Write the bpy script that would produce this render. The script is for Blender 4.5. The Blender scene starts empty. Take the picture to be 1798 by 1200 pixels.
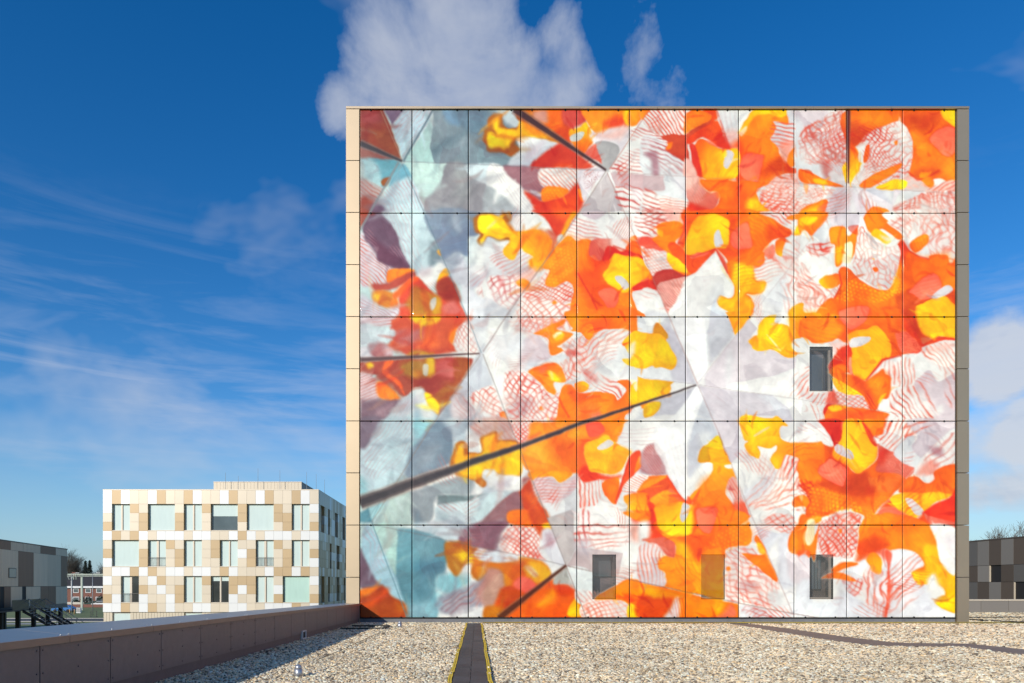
import bpy, math, random
import numpy as np
from mathutils import Vector, Matrix, Euler

random.seed(7)
R = math.radians
scene = bpy.context.scene
col = scene.collection

# ================================================================= camera (shift lens, level, square on to the painted wall)
F = 1200.0                      # focal length in photo pixels (24 mm on full frame)
CX, CY = 828.0, 1028.0          # principal point / horizon in the photograph
EYE = 1.5
cam_d = bpy.data.cameras.new('camera'); cam = bpy.data.objects.new('camera', cam_d); col.objects.link(cam)
cam_d.sensor_width = 36.0; cam_d.lens = F / 1798 * 36
cam_d.shift_x = (899 - CX) / 1798; cam_d.shift_y = (CY - 600) / 1798
cam_d.clip_start = .1; cam_d.clip_end = 6000
cam.location = (0, 0, EYE); cam.rotation_euler = (R(90), 0, 0)
scene.camera = cam

# ================================================================= light
SUN_TO = Vector((-.70, -1.0, .485)).normalized()      # towards the sun: low winter sun behind the camera's left shoulder
sun_d = bpy.data.lights.new('sun', 'SUN'); sun = bpy.data.objects.new('sun', sun_d); col.objects.link(sun)
sun_d.energy = 4.05; sun_d.angle = R(.53); sun_d.color = (1.0, .94, .85)
sun.rotation_euler = (-SUN_TO).to_track_quat('-Z', 'Y').to_euler(); sun.location = (-30, -40, 40)

world = bpy.data.worlds.new('World'); scene.world = world; world.use_nodes = True
wt = world.node_tree; wt.nodes.clear()
def wn(t, **kw):
    n = wt.nodes.new(t)
    for k, v in kw.items(): setattr(n, k, v)
    return n
def wm(op, a, b=None, c=None, clamp=False):
    n = wn('ShaderNodeMath', operation=op, use_clamp=clamp)
    for i, v in enumerate((a, b, c)):
        if v is None: continue
        if isinstance(v, (int, float)): n.inputs[i].default_value = v
        else: wt.links.new(v, n.inputs[i])
    return n.outputs[0]
GOFF = 3.85
sky = wn('ShaderNodeTexSky', sky_type='NISHITA', sun_disc=False)
sky.sun_elevation = math.asin(SUN_TO.z); sky.sun_rotation = math.atan2(SUN_TO.x, SUN_TO.y)
sky.altitude = 0; sky.air_density = 1.0; sky.dust_density = .06; sky.ozone_density = 3.2
bg = wn('ShaderNodeBackground'); bg.inputs[1].default_value = .142
hsv = wn('ShaderNodeHueSaturation'); hsv.inputs['Saturation'].default_value = 1.35; hsv.inputs['Hue'].default_value = .507
wt.links.new(sky.outputs[0], hsv.inputs['Color']); wt.links.new(hsv.outputs[0], bg.inputs[0])
tc = wn('ShaderNodeTexCoord'); sep = wn('ShaderNodeSeparateXYZ'); wt.links.new(tc.outputs['Generated'], sep.inputs[0])
az = wm('ARCTAN2', sep.outputs[0], sep.outputs[1]); el = wm('ARCSINE', sep.outputs[2])
def wnoise(sx, sy, scale, detail, rough=.55, off=0.0, dist=0.0):
    cb = wn('ShaderNodeCombineXYZ')
    wt.links.new(wm('MULTIPLY', az, sx), cb.inputs[0]); wt.links.new(wm('MULTIPLY', el, sy), cb.inputs[1]); cb.inputs[2].default_value = off
    nz = wn('ShaderNodeTexNoise'); nz.inputs['Scale'].default_value = scale; nz.inputs['Detail'].default_value = detail
    nz.inputs['Roughness'].default_value = rough; nz.inputs['Distortion'].default_value = dist
    wt.links.new(cb.outputs[0], nz.inputs['Vector']); return nz.outputs['Fac']
def px_dir(px, py):
    a = math.atan2(px - CX, F); e = math.atan2(CY - py, math.hypot(F, px - CX)); return a, e
n_big, n_fine, n_w1, n_w2 = wnoise(1, 1.3, 7, 5, .6, 3.1, .35), wnoise(1, 1, 26, 4, .62, 8.2), wnoise(1.1, 9, 2.6, 5, .6, 1.7, .5), wnoise(1, 3.2, 4.2, 5, .6, 5.5, .3)
aev = wn('ShaderNodeCombineXYZ'); wt.links.new(az, aev.inputs[0]); wt.links.new(el, aev.inputs[1])
def lobes(items):
    """soft ellipses in azimuth/elevation, strongest one wins"""
    tot = None
    for (px, py, rx, ry, s) in items:
        a, e = px_dir(px, py); sx = F / rx / math.cos(a) ** 2; sy = F / ry / math.cos(e) ** 2 / 1.15
        v = wn('ShaderNodeVectorMath', operation='MULTIPLY_ADD'); wt.links.new(aev.outputs[0], v.inputs[0]); v.inputs[1].default_value = (sx, sy, 0); v.inputs[2].default_value = (-a * sx, -e * sy, 0)
        d = wn('ShaderNodeVectorMath', operation='DOT_PRODUCT'); wt.links.new(v.outputs[0], d.inputs[0]); wt.links.new(v.outputs[0], d.inputs[1])
        c = wm('MULTIPLY_ADD', d.outputs['Value'], -s, s)
        tot = wm('MAXIMUM', c, 0.0) if tot is None else wm('MAXIMUM', tot, c)
    return tot
cum = lobes([(690, 105, 130, 150, .95), (800, 60, 135, 175, 1.05), (850, 150, 150, 120, 1.0), (720, 190, 150, 90, .9), (600, 170, 60, 75, .55), (985, 90, 62, 105, .62), (960, 165, 110, 80, .75), (640, 40, 70, 90, .6),
             (1165, 170, 100, 55, .27), (1410, 40, 60, 130, .27), (1130, 60, 50, 120, .24), (1370, 130, 50, 100, .22)])
bank = lobes([(1755, 635, 110, 80, .95), (1900, 600, 160, 90, 1.0), (1850, 760, 230, 75, .95), (1720, 775, 60, 60, .6), (1790, 850, 170, 50, .8), (2050, 820, 240, 90, 1.0), (2200, 640, 200, 130, .9), (1720, 860, 60, 45, .8),
              (2600, 760, 300, 120, .9), (-500, 700, 420, 90, .7), (-1100, 640, 400, 150, .8)])
nmix = wm('ADD', wm('MULTIPLY', wm('SUBTRACT', n_big, .5), 1.25), wm('MULTIPLY', wm('SUBTRACT', n_fine, .5), .55))
d_cum = wm('MULTIPLY', wm('MULTIPLY', wm('GREATER_THAN', cum, .001), wm('SUBTRACT', wm('ADD', cum, nmix), .30), None), 1.25, None, True)
d_cum = wm('MULTIPLY', wm('MULTIPLY', d_cum, wm('SUBTRACT', 2.0, d_cum)), .70)
d_bank = wm('MULTIPLY', wm('MULTIPLY', wm('SUBTRACT', wm('ADD', bank, wm('MULTIPLY', nmix, .9)), .34), 2.2, None, True), .84)
# thin high veils, everywhere at low elevation
band = wm('MULTIPLY', wm('MULTIPLY', wm('SUBTRACT', el, .03, None, True), 5.0, None, True), wm('MULTIPLY', wm('SUBTRACT', .50, el, None, True), 4.0, None, True))
veil = wm('MULTIPLY', wm('MULTIPLY', wm('SUBTRACT', n_w1, .50), 2.6, None, True), band)
veil2 = wm('MULTIPLY', wm('MULTIPLY', wm('SUBTRACT', n_w2, .53), 2.6, None, True), band)
d_veil = wm('MULTIPLY', wm('ADD', wm('MULTIPLY', veil, .95), wm('MULTIPLY', veil2, .70)), .72, None, True)
# scattered fair-weather cumulus, added all round the sky for neutral fill light
gm = wn('ShaderNodeMapping'); gm.inputs['Location'].default_value = (GOFF, 0, 0); gm.inputs['Scale'].default_value = (1, 1, 1.6); wt.links.new(tc.outputs['Generated'], gm.inputs[0])
gnz = wn('ShaderNodeTexNoise'); gnz.inputs['Scale'].default_value = 2.3; gnz.inputs['Detail'].default_value = 5; gnz.inputs['Roughness'].default_value = .58; gnz.inputs['Distortion'].default_value = .3
wt.links.new(gm.outputs[0], gnz.inputs['Vector'])
d_gen = wm('MULTIPLY', wm('MULTIPLY', wm('MULTIPLY', wm('SUBTRACT', gnz.outputs['Fac'], .51), 4.5, None, True), wm('MULTIPLY', wm('SUBTRACT', el, .02, None, True), 9.0, None, True)), .60)
def cloud_mix(prev, dens, colr, strength=1.0):
    b = wn('ShaderNodeBackground'); b.inputs[1].default_value = strength
    if len(colr) == 2:                       # shaded and lit side of a cloud, blended by billow noise
        mx = wn('ShaderNodeMix', data_type='RGBA'); mx.inputs[6].default_value = (*colr[0], 1); mx.inputs[7].default_value = (*colr[1], 1)
        wt.links.new(wm('MULTIPLY', wm('SUBTRACT', wm('ADD', n_big, wm('MULTIPLY', n_w2, .8)), .62), 2.6, None, True), mx.inputs[0]); wt.links.new(mx.outputs[2], b.inputs[0])
    else: b.inputs[0].default_value = (*colr, 1)
    m = wn('ShaderNodeMixShader'); wt.links.new(dens, m.inputs[0]); wt.links.new(prev, m.inputs[1]); wt.links.new(b.outputs[0], m.inputs[2]); return m.outputs[0]
world.cycles.sampling_method = 'MANUAL'; world.cycles.sample_map_resolution = 512
sh = cloud_mix(bg.outputs[0], d_veil, (.50, .58, .76))
d_haze = wm('MULTIPLY', wm('MULTIPLY', wm('SUBTRACT', .20, el, None, True), 5.0, None, True), .80)      # pale blue air above the horizon, all round
sh = cloud_mix(sh, d_haze, (.21, .40, .62))
sh = cloud_mix(sh, d_gen, (.62, .65, .72))
sh = cloud_mix(sh, d_cum, ((.38, .45, .62), (.58, .62, .71)))
sh = cloud_mix(sh, d_bank, ((.33, .41, .57), (.64, .67, .73)))
wo = wn('ShaderNodeOutputWorld'); wt.links.new(sh, wo.inputs[0])

# ================================================================= exposure
scene.view_settings.view_transform = 'Standard'; scene.view_settings.look = 'None'
scene.view_settings.exposure = 0.0; scene.view_settings.gamma = 1.0; scene.view_settings.use_curve_mapping = False
scene.render.engine = 'CYCLES'
scene.cycles.max_bounces = 4; scene.cycles.diffuse_bounces = 2; scene.cycles.glossy_bounces = 2; scene.cycles.transparent_max_bounces = 6; scene.cycles.caustics_reflective = False; scene.cycles.caustics_refractive = False

# ================================================================= helpers
def W(px, py, Y):
    """photo pixel at depth Y -> world point"""
    return ((px - CX) / F * Y, Y, EYE - (py - CY) / F * Y)
def gz(Y):
    """the roof falls very slightly towards the painted wall"""
    return .02 + .0065 * max(0.0, 26.87 - Y)
def onroof(px, py):
    Y = 1.305 / ((py - CY) / F - .0065)
    if Y > 26.87: Y = 1.48 / ((py - CY) / F)
    return ((px - CX) / F * Y, Y)

def mat(name, color, rough=.6, metal=0.0, spec=.5, coat=0.0, coat_rough=.05, noise=None, bump=None, rnd=0.0, emit=None):
    """principled material; noise=(scale, amount, stretch xyz) varies the colour, bump=(scale, strength), rnd = brightness change per object"""
    m = bpy.data.materials.new(name); m.use_nodes = True
    nt = m.node_tree; p = nt.nodes['Principled BSDF']
    p.inputs['Base Color'].default_value = (*color, 1); p.inputs['Roughness'].default_value = rough; p.inputs['Metallic'].default_value = metal
    p.inputs['Specular IOR Level'].default_value = spec; p.inputs['Coat Weight'].default_value = coat; p.inputs['Coat Roughness'].default_value = coat_rough
    src = None
    def n(t): return nt.nodes.new(t)
    g = n('ShaderNodeNewGeometry')
    if noise or rnd:
        rgb = n('ShaderNodeRGB'); rgb.outputs[0].default_value = (*color, 1); src = rgb.outputs[0]
        if noise:
            mp = n('ShaderNodeMapping'); mp.inputs['Scale'].default_value = noise[2] if len(noise) > 2 else (1, 1, 1)
            nt.links.new(g.outputs['Position'], mp.inputs[0])
            nz = n('ShaderNodeTexNoise'); nz.inputs['Scale'].default_value = noise[0]; nz.inputs['Detail'].default_value = 6; nz.inputs['Roughness'].default_value = .6
            nt.links.new(mp.outputs[0], nz.inputs['Vector'])
            mr = n('ShaderNodeMapRange'); mr.inputs[1].default_value = .25; mr.inputs[2].default_value = .75; mr.inputs[3].default_value = 1 - noise[1]; mr.inputs[4].default_value = 1 + noise[1]
            nt.links.new(nz.outputs['Fac'], mr.inputs[0])
            vm = n('ShaderNodeVectorMath'); vm.operation = 'SCALE'; nt.links.new(src, vm.inputs[0]); nt.links.new(mr.outputs[0], vm.inputs['Scale']); src = vm.outputs[0]
        if rnd:
            oi = n('ShaderNodeObjectInfo'); mr = n('ShaderNodeMapRange'); mr.inputs[3].default_value = 1 - rnd; mr.inputs[4].default_value = 1 + rnd
            nt.links.new(oi.outputs['Random'], mr.inputs[0])
            vm = n('ShaderNodeVectorMath'); vm.operation = 'SCALE'; nt.links.new(src, vm.inputs[0]); nt.links.new(mr.outputs[0], vm.inputs['Scale']); src = vm.outputs[0]
        nt.links.new(src, p.inputs['Base Color'])
    if bump:
        nz = n('ShaderNodeTexNoise'); nz.inputs['Scale'].default_value = bump[0]; nz.inputs['Detail'].default_value = 5
        nt.links.new(g.outputs['Position'], nz.inputs['Vector'])
        b = n('ShaderNodeBump'); b.inputs['Strength'].default_value = bump[1]; b.inputs['Distance'].default_value = .02
        nt.links.new(nz.outputs['Fac'], b.inputs['Height']); nt.links.new(b.outputs[0], p.inputs['Normal'])
    if emit:
        p.inputs['Emission Color'].default_value = (*emit, 1); p.inputs['Emission Strength'].default_value = 1
    return m

def tag(o, label=None, cat=None, group=None, kind=None):
    if label: o['label'] = label
    if cat: o['category'] = cat
    if group: o['group'] = group
    if kind: o['kind'] = kind
    return o
def empty(name, loc, label=None, cat=None, group=None, rz=0.0):
    o = bpy.data.objects.new(name, None); col.objects.link(o); o.location = loc; o.rotation_euler[2] = rz; o.empty_display_size = .3
    return tag(o, label, cat, group)
def link(name, me, parent=None, loc=None):
    o = bpy.data.objects.new(name, me); col.objects.link(o)
    if parent is not None: o.parent = parent
    if loc is not None: o.location = loc
    return o
def top_of(o):
    """world origin of a (never rotated) chain of parents"""
    v = Vector((0, 0, 0))
    while o is not None:
        v += o.location; o = o.parent
    return v

class MB:
    """collects faces; build() links them as ONE mesh object. Coordinates are world unless local=True"""
    def __init__(self): self.v = []; self.f = []; self.m = []; self.s = []
    def add(self, vs, fs, mi=0, smooth=False):
        b = len(self.v); self.v += [tuple(p) for p in vs]
        for f in fs: self.f.append(tuple(b + i for i in f)); self.m.append(mi); self.s.append(smooth)
    def box(self, x0, x1, y0, y1, z0, z1, mi=0):
        self.add([(x0, y0, z0), (x1, y0, z0), (x1, y1, z0), (x0, y1, z0), (x0, y0, z1), (x1, y0, z1), (x1, y1, z1), (x0, y1, z1)],
                 [(0, 3, 2, 1), (4, 5, 6, 7), (0, 1, 5, 4), (1, 2, 6, 5), (2, 3, 7, 6), (3, 0, 4, 7)], mi)
    def prism(self, pts, z0, z1, mi=0):
        n = len(pts)
        self.add([(x, y, z0) for x, y in pts] + [(x, y, z1) for x, y in pts],
                 [tuple(range(n))[::-1], tuple(range(n, 2 * n))] + [(i, (i + 1) % n, n + (i + 1) % n, n + i) for i in range(n)], mi)
    def hexa(self, p8, mi=0):
        self.add(p8, [(0, 3, 2, 1), (4, 5, 6, 7), (0, 1, 5, 4), (1, 2, 6, 5), (2, 3, 7, 6), (3, 0, 4, 7)], mi)
    def tube(self, a, b, r0, r1=None, n=6, mi=0, caps=True):
        a, b = Vector(a), Vector(b); r1 = r0 if r1 is None else r1
        d = (b - a).normalized(); u = d.orthogonal().normalized(); w = d.cross(u)
        ring = lambda c, r: [c + (u * math.cos(2 * math.pi * i / n) + w * math.sin(2 * math.pi * i / n)) * r for i in range(n)]
        fs = [(i, (i + 1) % n, n + (i + 1) % n, n + i) for i in range(n)]
        if caps: fs += [tuple(range(n))[::-1], tuple(range(n, 2 * n))]
        self.add(ring(a, r0) + ring(b, r1), fs, mi, n > 5)
    def lathe(self, c, prof, n=20, mi=0):
        """prof: (radius, z) list from bottom to top"""
        vs = []; fs = []
        for r, z in prof: vs += [(c[0] + r * math.cos(2 * math.pi * i / n), c[1] + r * math.sin(2 * math.pi * i / n), c[2] + z) for i in range(n)]
        for k in range(len(prof) - 1):
            for i in range(n): fs.append((k * n + i, k * n + (i + 1) % n, (k + 1) * n + (i + 1) % n, (k + 1) * n + i))
        fs += [tuple(range(n))[::-1], tuple(range((len(prof) - 1) * n, len(prof) * n))]
        self.add(vs, fs, mi, True)
    def mesh(self, name, mats, o=(0, 0, 0)):
        me = bpy.data.meshes.new(name)
        me.from_pydata([(x - o[0], y - o[1], z - o[2]) for x, y, z in self.v], [], self.f)
        for m in (mats if isinstance(mats, (list, tuple)) else [mats]): me.materials.append(m)
        me.polygons.foreach_set('material_index', self.m); me.polygons.foreach_set('use_smooth', self.s); me.update()
        return me
    def build(self, name, mats, parent=None, local=False):
        o = top_of(parent) if (parent is not None and not local) else (0, 0, 0)
        return link(name, self.mesh(name, mats, o), parent)

_boxes = {}
def box_mesh(sx, sy, sz, m, name='block'):
    """shared plain block centred on its own origin"""
    key = (round(sx, 3), round(sy, 3), round(sz, 3), m.name)
    if key not in _boxes:
        b = MB(); b.box(-sx / 2, sx / 2, -sy / 2, sy / 2, -sz / 2, sz / 2); _boxes[key] = b.mesh(name, m)
    return _boxes[key]
def block(name, parent, x0, x1, y0, y1, z0, z1, m):
    o = top_of(parent)
    return link(name, box_mesh(x1 - x0, y1 - y0, z1 - z0, m, name), parent, ((x0 + x1) / 2 - o.x, (y0 + y1) / 2 - o.y, (z0 + z1) / 2 - o.z))
def sheet(name, pts, m, z=None):
    b = MB(); n = len(pts)
    b.add([(p[0], p[1], p[2] if z is None else z) for p in pts], [tuple(range(n))]); return b.build(name, m)

# ---------------------------------------------------------------- printed glass artwork (flat print, computed on a grid)
MX0, MX1, MY0, MY1 = 631.0, 1679.0, 192.0, 1086.0      # design coordinates of the printed sheet
CELL = 1.5
GW = int(round((MX1 - MX0) / CELL)) + 1
GH = int(round((MY1 - MY0) / CELL)) + 1

def value_noise(seed, scale, octaves=1, shape=None):
    """smooth value noise over the print grid, range about -1..1"""
    rng = np.random.RandomState(seed)
    out = np.zeros((GH, GW)); amp = 1.0
    yy = (np.arange(GH) * CELL)[:, None]; xx = (np.arange(GW) * CELL)[None, :]
    for o in range(octaves):
        s = scale / (2 ** o)
        gx, gy = int(GW * CELL / s) + 3, int(GH * CELL / s) + 3
        g = rng.rand(gy, gx) * 2 - 1
        fx, fy = xx / s, yy / s
        ix, iy = fx.astype(int), fy.astype(int)
        tx, ty = fx - ix, fy - iy
        tx, ty = tx * tx * (3 - 2 * tx), ty * ty * (3 - 2 * ty)
        a = g[iy, ix] * (1 - tx) + g[iy, ix + 1] * tx
        b = g[iy + 1, ix] * (1 - tx) + g[iy + 1, ix + 1] * tx
        out += amp * (a * (1 - ty) + b * ty); amp *= 0.5
    return out

REG = {}
for _r, _y in zip('ABCDE', (170, 360, 550, 730, 900)):
    for _c, _x in zip('1234', (600, 860, 1130, 1410)):
        REG[_r + _c] = (_x, _y, 5.4533)
REG['F'] = (0, 0, 1.0)

# palette of the print inks
INK = dict(W=(236, 237, 233), w=(222, 225, 226), G=(200, 202, 208), g=(183, 184, 190), T=(182, 211, 210), t=(150, 188, 194),
           S=(128, 143, 151), s=(104, 124, 140), O=(246, 132, 26), o=(249, 146, 42), D=(222, 86, 34), d=(192, 72, 28),
           R=(206, 64, 42), r=(178, 66, 52), Y=(255, 194, 26), y=(236, 192, 34), P=(238, 124, 94), p=(232, 176, 164),
           M=(134, 98, 108), m=(178, 140, 146), L=(212, 198, 203), l=(224, 217, 222), B=(134, 72, 52), b=(150, 90, 40),
           K=(66, 58, 58), V=(216, 112, 92), C=(246, 236, 190), Z=(96, 130, 146), N=(230, 114, 30))

def ink(c):
    return np.array(INK[c] if isinstance(c, str) else c, float)

def parse(reg, s):
    x0, y0, k = REG[reg]
    return np.array([[x0 + float(a) / k, y0 + float(b) / k] for a, b in (q.split(',') for q in s.split())])

def spline(p, n=5):
    q = []
    m = len(p)
    for i in range(m):
        a, b, c, d = p[i - 1], p[i], p[(i + 1) % m], p[(i + 2) % m]
        for t in np.linspace(0, 1, n, endpoint=False):
            q.append(.5 * (2 * b + (c - a) * t + (2 * a - 5 * b + 4 * c - d) * t * t + (3 * b - a - 3 * c + d) * t ** 3))
    return np.array(q)

class Print:
    def __init__(self):
        self.img = np.zeros((GH, GW, 3)) + ink('W')
        self.X, self.Y = np.meshgrid(MX0 + np.arange(GW) * CELL, MY0 + np.arange(GH) * CELL)
        self.count = 0; self.sd = None
        self.n1 = value_noise(11, 22, 3); self.n2 = value_noise(12, 22, 3)
        self.n3 = value_noise(13, 60, 3); self.n4 = value_noise(14, 9, 2); self.n5 = value_noise(15, 40, 2)

    def mask(self, pts, blur, warp, pad=6):
        if pts[:, 0].mean() > 1000 and blur < 5: blur *= .55
        x0, x1 = pts[:, 0].min() - blur - warp - pad, pts[:, 0].max() + blur + warp + pad
        y0, y1 = pts[:, 1].min() - blur - warp - pad, pts[:, 1].max() + blur + warp + pad
        i0, i1 = max(0, int((x0 - MX0) / CELL)), min(GW, int((x1 - MX0) / CELL) + 2)
        j0, j1 = max(0, int((y0 - MY0) / CELL)), min(GH, int((y1 - MY0) / CELL) + 2)
        if i1 <= i0 or j1 <= j0:
            return None, None
        sl = (slice(j0, j1), slice(i0, i1))
        x = self.X[sl] + warp * self.n1[sl]; y = self.Y[sl] + warp * self.n2[sl]
        d2 = np.full(x.shape, 1e9); inside = np.zeros(x.shape, bool)
        m = len(pts)
        for k in range(m):
            ax, ay = pts[k]; bx, by = pts[(k + 1) % m]
            ex, ey = bx - ax, by - ay
            L = ex * ex + ey * ey + 1e-9
            t = np.clip(((x - ax) * ex + (y - ay) * ey) / L, 0, 1)
            dx, dy = x - ax - t * ex, y - ay - t * ey
            np.minimum(d2, dx * dx + dy * dy, out=d2)
            c = ((ay > y) != (by > y))
            if abs(ey) > 1e-9:
                inside ^= c & (x < (bx - ax) * (y - ay) / ey + ax)
        sd = np.sqrt(d2) * np.where(inside, 1, -1)
        a = np.clip(.5 + sd / (2 * max(blur, .6)), 0, 1)
        self.sd = sd
        return sl, a * a * (3 - 2 * a)

    def mix(self, sl, a, col):
        self.img[sl] = self.img[sl] * (1 - a[..., None]) + col * a[..., None]

    def P(self, reg, c, s, blur=2.0, warp=2.0, a=1.0, smooth=True, c2=None, g=None, edge=None, ew=3.0):
        """filled shape; c2/g: second ink and the two points the blend runs between; edge: darker rim"""
        pts = parse(reg, s)
        if smooth: pts = spline(pts)
        sl, m = self.mask(pts, blur, warp)
        if sl is None: return
        self.count += 1; th = self.count * 2.399; cen = pts.mean(0); ext = max(8.0, np.abs(pts - cen).max())
        slope = ((self.X[sl] - cen[0]) * math.cos(th) + (self.Y[sl] - cen[1]) * math.sin(th)) / ext
        rim = np.exp(-np.clip(self.sd, 0, None) / 5.0)
        if c2 is not None:
            q = parse(reg, g); v = q[1] - q[0]
            t = ((self.X[sl] - q[0, 0]) * v[0] + (self.Y[sl] - q[0, 1]) * v[1]) / (v @ v) + .18 * self.n3[sl]
            t = np.clip(t, 0, 1)[..., None]
            col = ink(c) * (1 - t) + ink(c2) * t
        else:
            col = ink(c) + self.n3[sl][..., None] * 7 + self.n4[sl][..., None] * 3
        cc = ink(c); st = (cc.max() - cc.min()) / cc.max()
        amp = np.array([.02, .10, .10]) if st > .5 else np.array([.045, .045, .04])
        if blur < 9: col = col * (1 + np.clip(slope, -1, 1)[..., None] * amp - rim[..., None] * amp * .9 + .4 * amp)
        if edge is not None:
            sl2, m2 = self.mask(pts, blur + ew, warp + 1)
            if sl2 is not None: self.mix(sl2, m2 * a, ink(edge))
        self.mix(sl, m * a, col)

    def S(self, reg, c, s, d, sp=6.0, w=.35, a=.7, bend=3.0, fade=4.0, rad=None, dash=0.0):
        """stripes inside a shape: d gives two points along the stripes, or rad a fan centre"""
        pts = spline(parse(reg, s), 4)
        sl, m = self.mask(pts, fade, 2.0)
        if sl is None: return
        x = self.X[sl] + bend * self.n5[sl] * 1.6 + .5 * self.n1[sl] * bend; y = self.Y[sl] + bend * self.n3[sl] + .5 * self.n2[sl] * bend
        if rad is not None:
            q = parse(reg, rad)[0]
            ang = np.arctan2(y - q[1], x - q[0]); r = np.hypot(x - q[0], y - q[1])
            ph = ang * sp; al = r / 9.0
        else:
            q = parse(reg, d); v = (q[1] - q[0]) / np.hypot(*(q[1] - q[0]))
            ph = ((x - q[0, 0]) * -v[1] + (y - q[0, 1]) * v[0]) / sp
            al = ((x - q[0, 0]) * v[0] + (y - q[0, 1]) * v[1]) / (sp * 2)
        ph = ph * 1.22
        f = np.abs((ph % 1.0) - .5) * 2
        ww = w * .86 * (1 + .5 * self.n1[sl])
        k = np.clip((ww - f) / .5 + .5, 0, 1)
        if dash: k = k * np.clip(1 - dash * (np.sin(al * 3.1) > .3), 0, 1)
        k = k * np.clip(.8 + .5 * self.n3[sl], .15, 1.15)
        self.mix(sl, np.clip(m * (k + .05) * a, 0, 1), ink(c) * np.array([.955, .86, .84]))

    def Fan(self, reg, c, s, cen, freq=16.0, ring=9.0, w=.3, a=.85, bend=3.0, fade=2.0):
        """veined petal: lines radiating from cen crossed by arcs"""
        pts = spline(parse(reg, s), 4)
        sl, m = self.mask(pts, fade, 1.5)
        if sl is None: return
        q = parse(reg, cen)[0]
        x = self.X[sl] + bend * self.n1[sl] + bend * self.n5[sl]; y = self.Y[sl] + bend * self.n2[sl]
        r = np.hypot(x - q[0], y - q[1]); th = np.arctan2(y - q[1], x - q[0])
        rr = r / ring; stag = .5 * (np.floor(rr) % 2)
        f1 = np.abs(((th * freq + .9 * np.sin(rr * 2.2) * .35 + stag * 0) % 1) - .5) * 2
        f2 = np.abs(((rr + .6 * np.sin(th * freq * 2.1 + self.n5[sl] * 3)) % 1) - .5) * 2
        k = np.maximum(np.clip((w - f1) / .4 + .5, 0, 1), np.clip((w * .8 - f2) / .4 + .5, 0, 1) * .85) * np.clip(.75 + .5 * self.n3[sl], .2, 1.1)
        self.mix(sl, np.clip(m * (k + .03) * a, 0, 1), ink(c) * np.array([.955, .86, .84]))

    def Dots(self, reg, c, s, d, sp=7.0, a=.7, fade=4.0):
        """staggered soft beads, the scale texture on the petals"""
        pts = spline(parse(reg, s), 4)
        sl, m = self.mask(pts, fade, 2.0)
        if sl is None: return
        q = parse(reg, d); v = (q[1] - q[0]) / np.hypot(*(q[1] - q[0]))
        x = self.X[sl] + 3 * self.n5[sl]; y = self.Y[sl] + 3 * self.n3[sl]
        u = ((x - q[0, 0]) * v[0] + (y - q[0, 1]) * v[1]) / sp; w_ = ((x - q[0, 0]) * -v[1] + (y - q[0, 1]) * v[0]) / (sp * .8)
        u = u + .5 * (np.floor(w_) % 2)
        k = np.clip(1.25 - 3.0 * np.hypot((u % 1) - .5, ((w_ % 1) - .5) * .9), 0, 1) * np.clip(.7 + .6 * self.n1[sl], .1, 1)
        self.mix(sl, m * k * a, ink(c))

    def N(self, reg, c, s, d1, d2, sp=7.0, w=.3, a=.75, bend=4.0, fade=4.0):
        self.S(reg, c, s, d1, sp, w, a, bend, fade)
        self.S(reg, c, s, d2, sp * 1.25, w, a, bend * 1.3, fade)

    def Ln(self, reg, c, s, w=1.2, a=.8, blur=.9, w2=None):
        p = parse(reg, s)
        for i in range(len(p) - 1):
            u = p[i + 1] - p[i]; n = np.array([-u[1], u[0]]) / np.hypot(*u)
            wa = w; wb = w if w2 is None else w2
            q = np.array([p[i] + n * wa / 2, p[i + 1] + n * wb / 2, p[i + 1] - n * wb / 2, p[i] - n * wa / 2])
            sl, m = self.mask(q, blur, .3)
            if sl is not None: self.mix(sl, m * a, ink(c))

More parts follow.
